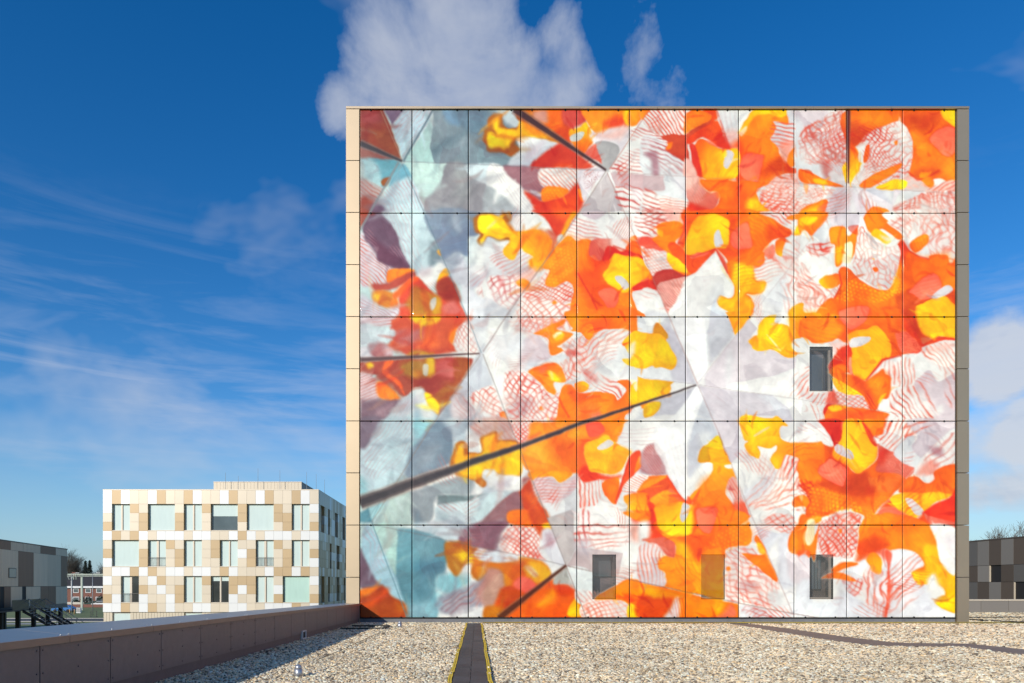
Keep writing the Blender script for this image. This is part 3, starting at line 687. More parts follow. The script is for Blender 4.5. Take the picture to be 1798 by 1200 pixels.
    P('B3', 'r', '85,690 200,615 400,640 480,665 330,705 130,775', 3, 2)
    S('B3', (206, 130, 116), '100,690 260,630 400,660 150,760', '100,740 380,640', 4, .35, .7, 2)
    P('B3', 'p', '130,780 400,690 380,760 300,950 230,1045', 4, 2)
    S('B3', (206, 96, 84), '140,790 380,700 300,930 240,1020', '150,800 290,990', 5, .35, .6, 3)
    P('B3', 'W', '-20,820 130,840 230,1045 300,1210 -20,1210', 3, 1)
    P('B3', 'G', '20,1010 230,1060 290,1210 40,1210', 6, 2, .8)
    P('B3', 'D', '380,60 480,60 480,250 400,420 340,380 380,250', 6, 2)
    P('B3', 'O', '125,205 290,150 385,200 370,290 310,370 400,440 475,660 300,635 225,520 215,450 100,350 85,320 150,270', 3, 2)
    P('B3', 'Y', '130,240 180,250 180,300 140,290', 4, 1, .8)
    P('B3', (226, 94, 38), '225,400 310,365 450,500 530,625 470,665 380,580', 4, 2)
    P('B3', 'Y', '220,455 330,520 425,640 290,625 240,555', 2, 2)
    P('B3', 'N', '400,60 1170,60 1390,215 1402,300 1230,350 1150,450 1180,480 1140,600 1040,590 1075,720 1170,740 1130,850 980,860 1030,900 1052,1020 890,1200 800,1030 720,965 700,890 740,868 820,900 870,830 850,740 760,600 800,535 690,430 600,440 450,500 400,420 420,250', 2, 2)
    P('B3', 'O', '1000,90 1180,90 1300,250 1170,440 1160,600 900,640 820,560 900,440 1050,400', 10, 3, .8)
    S('B3', 'Y', '1010,90 1140,90 1300,230 1200,420 1060,360', '1020,100 1240,330', 8, .3, .5, 4)
    P('B3', 'D', '1190,190 1390,225 1400,300 1240,345 1180,300', 8, 2, .7)
    P('B3', 'D', '810,140 900,120 850,230 830,400 900,425 1020,435 830,520 740,430 790,380', 8, 2, .75)
    P('B3', 'Y', '880,560 1040,600 1080,720 1170,740 1130,850 980,860 1030,900 1052,1020 885,1210 800,1030 720,970 703,890 740,868 830,900 880,830 850,760 860,640', 5, 2)
    S('B3', (246, 150, 26), '800,540 1160,480 1140,600 1060,600 1070,760 880,800 830,680', '820,620 1150,560', 7, .35, .6, 4)
    P('B3', 'D', '450,490 690,420 620,520 520,635 450,655 400,600 400,470', 4, 2)
    P('B3', 'P', '448,490 600,448 612,470 480,518', 2, 1)
    P('B3', 'V', '690,425 780,540 805,665 740,570 700,500', 3, 2)
    P('B3', 'Y', '488,160 560,100 680,82 815,140 818,250 795,410 700,422 520,470 415,475 400,360 440,230', 2.5, 2, c2=(255, 172, 40), g='600,150 430,440')
    P('B3', (214, 212, 214), '678,295 720,238 747,330 757,385 690,412', 1.5, 1)
    P('B3', 'P', '838,290 900,208 992,183 1032,320 1032,427 850,402', 2, 2, edge=(222, 84, 40))
    P('B3', 'W', '690,465 760,600 850,740 872,830 835,893 740,868 700,890 720,965 820,1040 900,1215 290,1215 240,1040 330,900 400,740 520,640 600,530', 2.5, 1)
    P('B3', (208, 213, 221), '700,740 780,850 745,880 700,960 820,1050 880,1215 590,1215 600,950', 7, 2)
    S('B3', (220, 190, 190), '560,560 700,560 720,680 620,760 600,900', '580,640 720,560', 8, .3, .5, 4)
    P('B3', 'Y', '735,580 770,620 850,760 800,700 750,640', 2, 1)
    P('B3', 'W', '1230,350 1400,300 1700,270 1700,1090 1400,1090 1050,1025 1170,860 1180,740 1060,640 1160,560 1170,480', 2, 2)
    S('B3', (228, 132, 112), '1050,620 1180,480 1330,610 1180,760 1060,720', '1060,680 1320,590', 8, .4, .9, 4)
    N('B3', (232, 108, 82), '1180,480 1340,480 1460,500 1700,700 1700,880 1540,760 1340,640', '1200,500 1600,790', '1440,420 1600,760', 15, .2, .9, 8)
    S('B3', (232, 122, 98), '1300,650 1460,700 1640,780 1640,1080 1400,1080 1340,860', '1340,640 1440,1080', 10, .24, .85, 7)
    N('B3', (234, 140, 118), '1440,330 1700,300 1700,520 1540,500 1440,420', '1460,330 1600,480', '1480,440 1640,300', 13, .2, .8, 8)
    P('B3', (226, 230, 234), '1160,880 1360,640 1390,860 1300,1000', 12, 3, .7)
    P('B3', 'O', '1268,340 1360,318 1345,440 1330,492 1280,480 1260,420', 2, 2, c2='Y', g='1270,340 1340,480')
    P('B3', 'P', '1160,450 1240,380 1260,470 1200,520', 4, 2, .8)
    P('B3', 'W', '1115,70 1440,70 1440,150 1395,220 1240,130', 3, 1)
    S('B3', (226, 124, 104), '1120,70 1440,70 1420,180 1300,160', '1130,80 1380,190', 8, .35, .8, 5)
    P('B3', 'O', '1370,130 1440,90 1700,70 1700,110 1440,142', 2, 1)
    P('B3', 'Y', '1440,295 1480,185 1600,115 1700,100 1700,270 1560,285', 3, 1, c2='O', g='1500,200 1600,290')
    P('B3', 'C', '1490,180 1600,120 1600,160 1500,200', 4, 1, .7)
    # row B, fourth
    P('B4', 'l', '255,75 560,85 545,205 420,212 255,212', 2, 1, smooth=False)
    P('B4', 'w', '90,290 240,90 262,75 250,355 190,375', 2, 1)
    P('B4', 'g', '90,290 180,200 190,370', 7, 1, .5)
    P('B4', 'O', '-30,90 245,75 90,285 -30,285', 2, 1)
    P('B4', 'Y', '-30,130 120,110 110,160 -20,200', 4, 2, .9)
    P('B4', 'W', '-30,300 90,290 190,380 290,420 310,600 350,660 360,760 280,910 140,1010 -30,1000', 3, 2)
    N('B4', (216, 92, 74), '40,380 270,360 260,440 160,500 80,480', '60,400 240,460', '120,380 160,500', 9, .3, .85, 6)
    N('B4', (230, 118, 96), '-30,560 60,640 140,760 340,780 280,910 140,1000 -30,980', '0,560 260,860', '60,780 200,860', 12, .22, .85, 8)
    S('B4', (232, 130, 108), '-30,760 100,780 200,900 140,1060 0,1080', '20,760 100,1080', 10, .24, .85, 6)
    P('B4', 'O', '258,222 400,208 440,295 540,198 545,270 505,400 492,575 460,550 472,370 410,400 380,545 310,588 300,400 262,365', 2, 1)
    P('B4', 'R', '430,215 540,198 545,270 500,290', 2, 1, .6)
    P('B4', 'C', '405,372 472,365 462,545 375,540 395,430', 4, 1)
    P('B4', 'Y', '310,420 380,400 370,540 315,570', 5, 1, .8)
    P('B4', 'W', '550,105 640,300 800,400 905,380 928,500 850,765 760,815 600,725 440,620 510,420', 2, 1)
    N('B4', (228, 112, 90), '560,130 640,310 800,410 905,390 925,500 850,760 760,810 600,720 480,640 510,440', '520,420 740,800', '560,720 900,430', 10, .26, .88, 5)
    P('B4', 'O', '660,515 685,512 680,525', 1.5, 0)
    P('B4', 'O', '668,600 712,598 722,632 690,638', 1.5, 1)
    P('B4', 'O', '585,135 690,28 780,88 810,170 955,300 900,335 760,232 645,275', 2, 1)
    P('B4', 'Y', '650,285 700,228 800,290 840,350 790,375 720,330', 3, 1)
    P('B4', 'W', '740,290 880,330 860,400 780,350', 5, 1, .8)
    P('B4', 'W', '800,75 1470,75 1470,545 1412,575 1380,482 1220,472 1100,485 1010,405 1000,335 840,170', 2, 1)
    N('B4', (228, 126, 106), '1120,80 1460,80 1460,540 1410,570 1380,480 1220,470', '1160,90 1440,520', '1320,90 1220,420', 13, .26, .85, 8)
    N('B4', (228, 122, 104), '830,150 960,120 1040,160 1010,330 920,260', '860,160 980,260', '900,260 1020,150', 11, .25, .8, 6)
    P('B4', 'O', '1015,375 1080,310 1190,280 1203,350 1100,445 1050,455', 2, 2)
    S('B4', 'Y', '1020,380 1080,320 1190,290 1195,350 1100,440', '1040,320 1100,440', 8, .45, .7, 2)
    P('B4', 'O', '155,740 200,688 330,665 345,760 220,805', 2, 2, c2='Y', g='320,700 180,760')
    P('B4', 'N', '335,622 410,598 560,725 760,815 860,772 905,640 900,400 960,340 1010,430 1100,492 1200,522 1220,478 1380,482 1412,575 1470,540 1470,1210 420,1210 360,1020 130,1080 140,1000 240,900 300,880 350,760', 2, 2)
    P('B4', 'R', '900,400 960,345 1015,440 960,520 920,480', 5, 2, .7)
    S('B4', 'Y', '430,720 560,740 760,830 850,790 880,860 700,930 320,900', '430,760 560,860', 7, .4, .65, 2)
    S('B4', (255, 170, 40), '330,760 440,740 560,900 330,900', '430,740 440,880', 7, .4, .4, 2)
    P('B4', 'Y', '860,770 915,560 945,700 890,840', 6, 2, .7)
    P('B4', 'O', '1000,480 1200,540 1300,640 1160,640 1000,600', 14, 4, .7)
    P('B4', 'O', '1210,500 1380,485 1410,580 1460,560 1460,800 1340,780 1290,650', 12, 4, .8)
    P('B4', 'd', '880,880 960,840 1040,800 1060,850 1130,910 1240,890 1330,810 1455,820 1460,950 1400,880 1300,900 1090,970 1000,1040 1060,1210 960,1210 950,1040', 6, 2, .8)
    P('B4', 'O', '440,700 700,820 840,780 760,900 460,860', 10, 3, .5)
    P('B4', 'O', '130,1010 260,918 350,1010 365,1085 150,1085', 3, 2)
    P('B4', 'd', '740,990 930,960 940,985 780,1010', 5, 2, .5)
    P('B4', 'P', '1033,812 1258,652 1333,810 1240,893 1130,908 1060,852', 2, 2, edge=(208, 70, 40))
    S('B4', (250, 170, 150), '1060,820 1250,670 1310,810 1130,890', '1060,840 1300,760', 8, .3, .4, 3)
    # ---- row C, first
    P('C1', (216, 200, 204), '172,30 540,30 500,110 300,120 172,80', 5, 2)
    S('C1', (206, 120, 112), '280,40 520,40 480,110 300,110', '280,90 500,60', 7, .35, .6, 4)
    P('C1', (206, 218, 222), '172,90 320,140 520,150 470,260 400,290 172,330', 7, 2)
    P('C1', (206, 96, 60), '530,30 1215,30 1205,110 1110,150 1040,260 1090,370 700,415 630,405 560,350 430,325 450,285 520,200', 4, 2)
    P('C1', (190, 120, 118), '520,160 740,165 790,260 560,295', 8, 3, .8)
    S('C1', (214, 160, 160), '520,170 780,180 770,270 560,290', '540,170 600,290', 5, .3, .5, 2)
    P('C1', (176, 74, 52), '430,320 560,300 700,330 1000,340 1060,380 700,412 560,380', 9, 3, .7)
    P('C1', 'O', '1030,260 1050,180 1120,140 1095,260 1060,290', 4, 2)
    P('C1', (232, 110, 46), '780,240 880,220 900,310 740,320', 12, 3, .7)
    P('C1', 'y', '655,30 940,30 905,100 810,122 700,92', 4, 2)
    P('C1', (188, 132, 50), '630,402 700,358 880,370 870,402 640,415', 4, 2)
    P('C1', 'W', '1110,150 1215,95 1315,375 1180,385 1080,335', 3, 2)
    N('C1', (216, 130, 122), '1110,150 1215,100 1310,370 1180,380 1085,335', '1100,200 1280,370', '1100,320 1240,150', 9, .3, .75, 5)
    P('C1', (214, 210, 216), '172,330 270,330 330,440 172,450', 4, 2)
    P('C1', (172, 112, 112), '260,300 400,290 480,415 320,440', 5, 2)
    P('C1', (216, 196, 200), '400,330 470,330 490,400 420,410', 7, 2, .8)
    P('C1', (166, 80, 58), '172,470 1100,430 1245,510 920,985 800,760 700,720 590,800 400,600 172,580', 3, 1)
    P('C1', (214, 192, 194), '172,580 330,640 345,835 230,845 172,885', 4, 2)
    S('C1', (198, 134, 128), '172,590 320,640 330,820 172,860', '180,700 330,640', 6, .35, .6, 3)
    P('C1', (136, 108, 118), '172,880 260,835 560,830 440,1020 330,1210 172,1210', 6, 2)
    P('C1', (190, 160, 166), '330,940 500,860 430,980 340,1010', 8, 2, .6)
    P('C1', 'y', '228,490 270,472 303,510 255,533', 4, 1)
    P('C1', (240, 108, 46), '408,470 492,458 452,560 560,660 602,785 540,700 408,590', 3, 2)
    P('C1', 'O', '338,670 400,655 480,720 560,825 400,825 338,792', 4, 2)
    P('C1', (150, 68, 46), '310,560 420,590 560,740 580,810 480,730 380,650', 5, 2, .8)
    P('C1', (164, 112, 48), '560,470 780,440 885,440 882,560 830,622 680,645 600,595', 5, 2)
    P('C1', (214, 170, 50), '815,440 893,440 884,585 830,615', 4, 2)
    P('C1', (206, 128, 48), '690,560 770,560 760,620 690,620', 6, 2, .7)
    P('C1', (200, 190, 172), '788,490 832,500 822,595 784,585', 2, 1)
    P('C1', (200, 106, 96), '930,470 1080,445 1095,590 1030,635 915,590', 8, 2)
    P('C1', (170, 98, 48), '1080,440 1245,510 920,970 880,830 1000,680 1075,640', 4, 1)
    P('C1', (156, 66, 50), '690,640 880,610 1060,630 1000,690 880,760 780,720', 7, 2, .8)
    P('C1', (198, 217, 220), '330,1215 440,1000 690,750 790,740 915,985 870,1045 800,1150 690,1215', 4, 1)
    P('C1', 'W', '700,750 780,730 830,860 900,985 800,1000 740,900', 6, 2, .8)
    P('C1', (206, 200, 210), '560,880 720,800 730,860 600,920', 10, 2, .7)
    S('C1', (216, 190, 196), '360,1180 500,960 660,800 640,1000 500,1200', '380,1180 640,820', 6, .25, .5, 2)
    P('C1', (150, 172, 186), '700,920 760,940 740,1040 690,1040', 8, 2, .8)
    P('C1', 'Y', '798,770 860,788 925,880 915,975 830,885', 3, 1)
    P('C1', (196, 134, 42), '743,1040 800,1028 875,1040 815,1135', 3, 1)
    P('C1', (192, 197, 206), '1340,395 1240,520 1050,810 1220,800 1460,690 1440,570', 5, 1, c2=(216, 220, 226), g='1100,780 1330,450')
    P('C1', (146, 154, 166), '910,1010 1060,820 1120,810 1130,960 1000,1040 860,1100', 7, 2, .9)
    P('C1', (206, 196, 198), '1050,820 1200,800 1340,1000 1400,1040 1100,1040', 6, 2)
    S('C1', (194, 140, 140), '1070,830 1210,810 1380,1030 1150,1010', '1100,820 1240,1040', 9, .28, .6, 4)
    P('C1', 'W', '1225,800 1450,690 1540,900 1570,1010 1460,1010 1340,960', 3, 2)
    N('C1', (224, 134, 122), '1230,800 1450,700 1540,890 1560,1000 1440,1000', '1240,800 1500,960', '1300,950 1460,720', 10, .26, .8, 5)
    P('C1', 'W', '1350,395 1600,60 1700,60 1700,1030 1600,1030 1460,700', 3, 1, smooth=False)
    P('C1', 'w', '1460,560 1560,460 1640,560 1500,620', 12, 3, .8)
    P('C1', 'l', '1260,210 1600,50 1480,260 1360,340', 10, 2, .6)
    P('C1', 'G', '1215,60 1560,70 1450,150 1300,200 1250,160', 10, 2, .8)
    P('C1', 'w', '1330,170 1480,150 1380,370 1300,220', 8, 2)
    P('C1', 'O', '1518,962 1570,945 1595,1022 1540,1025', 2, 1)
    # row C, second
    P('C2', 'W', '0,60 420,190 480,500 300,1000 160,960 0,560', 6, 2, .9)
    N('C2', (230, 170, 160), '180,50 720,50 640,140 430,190 300,180', '200,70 600,170', '300,170 420,50', 10, .22, .7, 6)
    P('C2', 'L', '300,280 430,200 505,260 600,405 480,482 300,465', 4, 1)
    P('C2', (216, 222, 232), '150,330 300,250 300,330 180,380', 9, 2, .8)
    P('C2', 'w', '470,482 760,400 765,470 640,495', 4, 1)
    P('C2', 'G', '300,465 470,475 400,560 300,540', 7, 2, .8)
    P('C2', 'O', '420,192 520,150 700,68 725,100 640,160 795,202 700,290 650,320 722,332 700,372 600,405 560,330 550,240 490,210', 2, 2)
    N('C2', 'p', '470,210 560,180 560,300 500,230', '480,200 560,290', '490,280 560,200', 8, .4, .7, 2)
    P('C2', 'C', '605,205 680,178 690,215 620,243', 3, 1)
    P('C2', 'Y', '620,240 700,200 700,250 640,270', 4, 1, .8)
    P('C2', 'O', '758,-20 1430,-20 1460,160 1380,345 1275,300 1340,170 1150,150 1000,185 940,258 875,195 820,182 762,100', 2, 2)
    P('C2', (238, 110, 52), '960,80 1130,60 1160,160 1030,190 880,160', 8, 3, .8)
    P('C2', 'W', '700,300 850,200 940,262 1000,205 1130,160 1340,175 1275,300 1345,355 1345,600 1225,660 1295,750 1230,825 1040,765 940,700 900,650 740,645 660,495 760,440 720,370', 3, 2)
    S('C2', (230, 116, 92), '860,240 1010,200 1340,170 1270,290 1060,300 1000,560 900,520', '1000,420 1300,180', 10, .35, .85, 6)
    S('C2', (226, 110, 92), '900,560 1020,580 1240,660 1290,750 1230,810 1040,750 940,680', '920,570 1250,790', 9, .4, .85, 5)
    N('C2', (232, 140, 120), '700,310 840,230 940,280 880,560 740,640 670,500 750,440', '720,320 880,560', '720,600 920,300', 12, .25, .8, 6)
    P('C2', (200, 96, 84), '740,360 850,370 840,410 770,420', 5, 2, .8)
    P('C2', (204, 110, 100), '880,540 960,570 1020,660 950,640', 6, 2, .7)
    P('C2', 'w', '1040,420 1340,360 1340,590 1120,590 1030,540', 8, 2, .8)
    P('C2', 'O', '880,150 960,115 1000,190 960,258 900,220', 2, 2, c2='Y', g='900,150 980,240')
    P('C2', 'O', '368,562 470,512 540,488 660,498 735,650 620,662 632,775 590,775 480,665', 2, 2)
    P('C2', 'Y', '555,560 620,572 690,655 590,640', 3, 1)
    P('C2', 'C', '570,560 600,570 610,640 590,620', 3, 1, .7)
    P('C2', 'P', '470,530 540,510 530,570 480,580', 4, 1, .7)
    P('C2', 'W', '110,640 300,545 440,645 590,785 655,740 645,1000 560,1085 300,1195 200,1010', 3, 2)
    N('C2', (226, 124, 110), '130,640 300,560 440,650 590,790 650,760 640,1000 540,1070 260,1150', '140,640 560,1060', '200,980 480,680', 10, .27, .85, 6)
    P('C2', 'm', '230,800 340,780 420,900 300,960', 10, 4, .5)
    P('C2', 'o', '480,905 505,900 515,930 490,932', 2, 1)
    P('C2', 'O', '808,682 890,648 945,690 922,742 850,762', 2, 1, c2='Y', g='820,700 920,700')
    P('C2', 'O', '655,800 690,710 760,680 860,772 1000,752 1180,772 1230,825 1300,742 1215,660 1330,648 1365,760 1425,850 1700,760 1700,830 1345,950 1290,1045 1230,1215 320,1215 370,1065 540,1065 640,1000', 2, 2)
    P('C2', (214, 96, 36), '755,690 860,772 1040,800 940,830 840,860 770,800', 6, 2, .9)
    P('C2', (240, 110, 50), '840,870 1010,860 1040,960 920,1040 840,1000', 12, 3, .7)
    P('C2', 'P', '960,980 1040,940 1060,1000 1000,1030', 5, 2, .8)
    P('C2', 'Y', '1350,700 1440,660 1560,640 1700,650 1700,780 1400,885 1340,835', 3, 2)
    P('C2', 'W', '1375,690 1430,660 1400,750', 3, 1, .8)
    P('C2', 'w', '1340,945 1440,885 1480,960 1700,930 1700,1210 1235,1210 1290,1045', 3, 1)
    P('C2', 'W', '1345,945 1430,890 1400,1020 1250,1200 1240,1180', 5, 1)
    P('C2', 'g', '1370,1040 1640,1000 1640,1090 1380,1110', 9, 2, .6)
    P('C2', (216, 172, 26), '1478,890 1625,850 1625,930 1500,1002', 2, 1)
    P('C2', 'o', '370,1075 540,1065 640,1010 660,1100 360,1190', 6, 2, .7)
    # row C, third
    P('C3', 'w', '-60,30 240,30 510,690 -60,640', 3, 1, smooth=False)
    P('C3', (204, 202, 210), '170,150 260,60 500,680 280,652 240,540 310,460 220,260', 5, 1, smooth=False)
    P('C3', 'W', '20,50 100,60 110,130 40,180', 8, 2, .8)
    P('C3', (238, 243, 244), '255,50 600,50 620,480 590,610 515,680 410,420', 2, 1, smooth=False)
    S('C3', (224, 206, 210), '270,60 500,60 440,300', '280,200 480,60', 9, .25, .4, 4)
    P('C3', 'G', '595,50 790,50 885,215 640,490 620,380', 6, 1, smooth=False)
    P('C3', (220, 213, 217), '520,690 885,215 1010,70 1085,145 1010,270 1060,350 1250,360 1340,410 1460,425 1450,525 1270,595 830,675 780,722', 2, 1, smooth=False)
    P('C3', 'W', '518,682 585,610 602,702', 1.5, 0, smooth=False)
    P('C3', (206, 198, 204), '590,610 800,330 790,700 600,700', 8, 1, .5, smooth=False)
    P('C3', 'w', '800,400 850,380 830,660 790,690', 8, 1, .7)
    P('C3', 'W', '780,722 1270,597 1450,525 1700,330 1700,770 1460,825 1220,795 830,735', 2, 1)
    S('C3', (236, 170, 150), '1100,680 1450,560 1600,400 1600,740 1420,810 1200,770', '1230,780 1560,430', 10, .18, .6, 4)
    P('C3', (210, 205, 211), '530,700 1225,792 1380,900 1440,1030 1380,1050 1270,985 960,975 900,1060 735,1215 700,1150 570,820', 2, 1, smooth=False)
    P('C3', (222, 226, 232), '1100,800 1230,795 1380,910 1400,1000 1280,980 1180,860', 8, 2, .8)
    P('C3', 'l', '560,720 800,730 740,920 720,1160', 12, 2, .6)
    P('C3', (196, 196, 204), '410,745 505,700 420,835 290,995 130,1012 90,990 150,860 60,840', 5, 1)
    P('C3', (238, 243, 244), '505,705 575,830 470,1100 460,1215 -40,1215 -40,1060 290,990 420,830', 3, 1)
    P('C3', (200, 204, 212), '540,840 575,830 735,1215 470,1215 510,930', 7, 1, .9)
    P('C3', 'Y', '-170,310 -130,275 -200,285 -110,185 20,185 90,190 112,95 190,150 238,215 220,280 270,370 318,460 265,535 180,517 90,500 30,525 -90,528 -215,440 -120,420 -150,360', 2, 2)
    P('C3', (232, 192, 30), '140,260 220,270 270,370 318,460 265,535 180,517 100,500', 4, 1)
    P('C3', (200, 148, 30), '90,190 112,95 190,150 238,215 225,250 160,205', 3, 1, .8)
    P('C3', 'W', '-130,300 -80,270 -90,390 -150,440', 5, 2, .8)
    P('C3', 'Y', '-60,610 0,625 285,660 100,825 -60,880', 2, 1, smooth=False)
    P('C3', (222, 186, 30), '80,640 285,660 100,825', 3, 1, smooth=False)
    P('C3', (214, 164, 26), '5,892 155,848 155,920 80,990 8,1002', 2, 1)
    P('C3', 'Y', '785,-10 1045,-10 912,170 880,212', 1.5, 1, smooth=False)
    P('C3', 'Y', '1085,145 1120,80 1195,20 1275,12 1268,92 1372,115 1400,135 1400,60 1390,-10 1450,-80 1530,-90 1540,0 1700,20 1700,270 1540,240 1430,260 1430,340 1475,385 1430,425 1340,412 1250,360 1060,352 1030,312 1008,270 1080,220', 2, 2)
    P('C3', (255, 176, 20), '1400,60 1540,0 1700,30 1700,270 1500,220', 9, 2, .7)
    P('C3', (250, 170, 20), '1010,270 1080,220 1100,350 1030,312', 3, 1, .8)
    P('C3', 'C', '1180,210 1220,240 1310,350 1290,350', 2, 1, .8)
    S('C3', (236, 140, 20), '1420,20 1640,30 1640,260 1480,200', '1430,20 1600,240', 9, .22, .6, 5)
    P('C3', 'W', '1430,260 1540,240 1700,280 1600,350 1480,385 1430,340', 3, 1)
    # row C, fourth
    P('C4', 'N', '410,30 1010,30 1140,310 960,405 780,435 830,300 740,130 600,140 430,200', 4, 2)
    P('C4', 'o', '-40,130 20,45 340,25 425,150 428,295 340,250 250,283 130,292 -10,242', 3, 2)
    S('C4', 'Y', '-20,130 30,60 330,40 400,150 330,240 130,280', '0,130 340,220', 9, .4, .6, 4)
    P('C4', 'D', '330,60 425,150 428,290 350,250 380,160', 7, 2, .7)
    P('C4', 'P', '343,-10 590,-62 622,-10 612,70 540,132 430,158', 2, 2, edge=(222, 86, 44))
    P('C4', 'W', '-40,250 130,295 330,280 440,290 380,370 280,480 60,750 -40,800', 3, 2)
    P('C4', 'p', '270,280 440,290 400,380 290,370', 7, 2, .6)
    S('C4', (232, 130, 106), '-40,640 60,480 60,750 290,750 200,880 -40,830', '-20,800 200,560', 9, .3, .85, 4)
    P('C4', 'D', '240,490 440,290 482,450 482,590 420,565 300,585', 4, 2)
    P('C4', 'R', '290,430 440,300 450,380 330,500', 7, 2, .7)
    P('C4', 'O', '245,562 330,488 425,500 432,562 300,585', 4, 2)
    P('C4', (246, 170, 140), '440,440 470,430 480,570 445,570', 3, 1, .9)
    P('C4', 'Y', '438,222 480,180 600,152 700,108 792,190 838,290 832,425 760,452 680,545 600,645 480,575 470,350', 2, 2, c2=(255, 178, 36), g='600,200 640,600')
    P('C4', (226, 222, 222), '468,245 638,225 610,288 462,328', 1.5, 1)
    P('C4', (222, 88, 36), '832,425 960,400 790,460 690,560 610,650 690,530 760,450', 4, 2)
    P('C4', 'P', '878,195 920,168 1025,205 1145,362 970,392 930,340', 3, 2)
    S('C4', 'R', '900,190 1010,210 1140,360 980,385', '0,0 1,1', 36, .4, .6, 1, rad='960,395')
    P('C4', 'D', '955,30 1010,50 1095,185 1060,245 980,160', 4, 2)
    P('C4', (214, 74, 38), '1060,190 1150,300 1290,225 1460,240 1460,262 1300,265 1150,335 1085,260', 3, 2)
    P('C4', 'Y', '1083,-45 1180,-105 1360,-165 1425,-105 1470,-30 1470,225 1310,215 1250,250 1130,165 1090,60', 2, 2)
    P('C4', 'd', '960,-10 1083,-45 1090,60 1130,165 1250,250 1160,310 1050,160', 5, 2, .8)
    P('C4', (220, 216, 218), '1232,-155 1370,-270 1432,-220 1300,-143', 1.5, 1)
    P('C4', 'W', '790,480 960,402 1140,380 1150,335 1310,262 1430,300 1470,400 1470,1050 800,1050 740,900 830,660', 3, 2)
    S('C4', (228, 118, 94), '840,540 1000,420 1080,600 1000,700 860,680', '940,440 920,680', 9, .45, .85, 4)
    S('C4', (228, 122, 98), '1140,380 1320,270 1455,400 1455,600 1300,540', '1220,370 1420,560', 9, .42, .85, 6)
    P('C4', 'p', '1160,350 1300,290 1430,300 1380,360 1230,380', 8, 2, .6)
    S('C4', (222, 106, 86), '860,760 1060,690 1200,780 1300,1040 900,1000 840,860', '960,700 1150,1040', 12, .32, .85, 6)
    P('C4', (214, 202, 207), '1138,600 1210,548 1292,655 1420,590 1470,600 1470,1050 1290,1050 1250,960 1070,700', 3, 1)
    P('C4', 'W', '1020,800 1160,760 1240,900 1100,940', 10, 3, .8)
    P('C4', 'W', '1250,920 1320,880 1330,940 1270,970', 6, 2, .8)
    S('C4', (222, 112, 92), '1060,680 1160,700 1300,1030 1200,1030', '1080,680 1290,1030', 20, .25, .9, 4)
    S('C4', (216, 110, 92), '1330,590 1460,590 1460,880 1380,860', '1340,600 1430,860', 16, .3, .8, 4)
    P('C4', 'N', '270,600 330,570 480,592 600,652 700,585 775,530 795,585 835,620 825,805 740,822 720,905 640,945 590,835 560,792 420,700', 3, 2)
    P('C4', (206, 76, 34), '480,600 600,655 680,780 640,900 600,800 500,690', 7, 2, .8)
    P('C4', 'O', '640,640 790,560 820,640 800,780 720,800 640,730', 8, 2, .8)
    P('C4', 'Y', '740,800 800,770 740,860 715,860', 4, 1, .8)
    P('C4', 'Y', '278,622 420,682 565,795 430,785 340,745', 2, 1)
    N('C4', 'O', '290,640 420,690 540,780 430,780', '300,650 500,780', '340,740 420,660', 6, .3, .5, 1)
    P('C4', 'W', '315,750 440,785 560,795 632,925 430,895 335,885', 2, 1)
    N('C4', (230, 122, 100), '315,750 440,785 560,795 632,925 430,895 335,885', '330,770 560,920', '380,890 520,780', 7, .3, .85, 2)
    S('C4', 'R', '590,790 640,780 720,930 640,940', '600,790 700,930', 6, .4, .6, 3)
    P('C4', (220, 90, 66), '240,760 310,760 330,890 220,890', 5, 2, .8)
    P('C4', 'R', '180,970 220,880 300,885 240,950 330,1045 360,1210 260,1210', 4, 2)
    P('C4', 'N', '215,945 290,880 440,900 808,950 785,1035 765,1145 690,1195 620,1105 560,1045 220,1035', 3, 2)
    P('C4', 'D', '320,960 560,930 700,980 560,1040 340,1030', 9, 2, .7)
    P('C4', 'Y', '235,912 300,880 425,900 300,945', 4, 1, .9)
    P('C4', 'W', '-40,835 60,840 190,960 220,1100 250,1215 -40,1215', 3, 1)
    S('C4', (232, 176, 160), '60,840 180,960 220,1130 120,1000', '60,860 210,1120', 8, .3, .7, 3)
    # ---- row D, fourth (petal continues)
    P('D4', 'N', '-30,245 150,258 300,285 290,380 420,480 510,550 700,420 720,320 800,370 720,520 950,560 965,620 840,785 740,865 620,1045 560,1065 480,900 420,900 200,965 100,1005 25,965 60,800 -30,640', 3, 2)
    P('D4', 'O', '-30,260 160,270 180,400 80,480 -30,480', 10, 3, .8)
    P('D4', 'd', '480,560 620,530 650,700 480,740 300,690 180,640 400,600', 8, 3, .8)
    P('D4', (236, 140, 70), '625,590 950,590 840,740 640,735', 3, 1, .6, smooth=False)
    S('D4', 'Y', '60,680 420,760 570,880 480,960 100,980', '80,700 130,960', 9, .35, .6, 3)
    S('D4', 'Y', '-20,420 140,440 150,560 -20,600', '-20,560 140,440', 7, .35, .6, 3)
    P('D4', 'R', '160,40 400,60 355,240 305,292 210,120', 4, 2)
    P('D4', 'P', '370,60 400,60 380,130 360,130', 3, 1, .8)
    P('D4', 'O', '570,40 790,40 770,135 690,205 640,150', 4, 2)
    P('D4', 'Y', '405,40 565,50 640,200 703,310 692,412 620,482 510,553 420,482 300,412 288,330 350,260', 2, 2, c2=(250, 168, 34), g='450,420 560,80')
    P('D4', (216, 84, 34), '562,60 640,150 695,255 700,300 650,260', 3, 1)
    P('D4', (224, 220, 220), '328,273 462,335 477,422 320,352', 1.5, 1)
    P('D4', 'W', '-40,60 160,70 295,285 150,262 -40,242', 3, 1)
    S('D4', (226, 190, 184), '-30,80 150,90 250,250 -20,230', '-10,110 180,220', 9, .3, .6, 4)
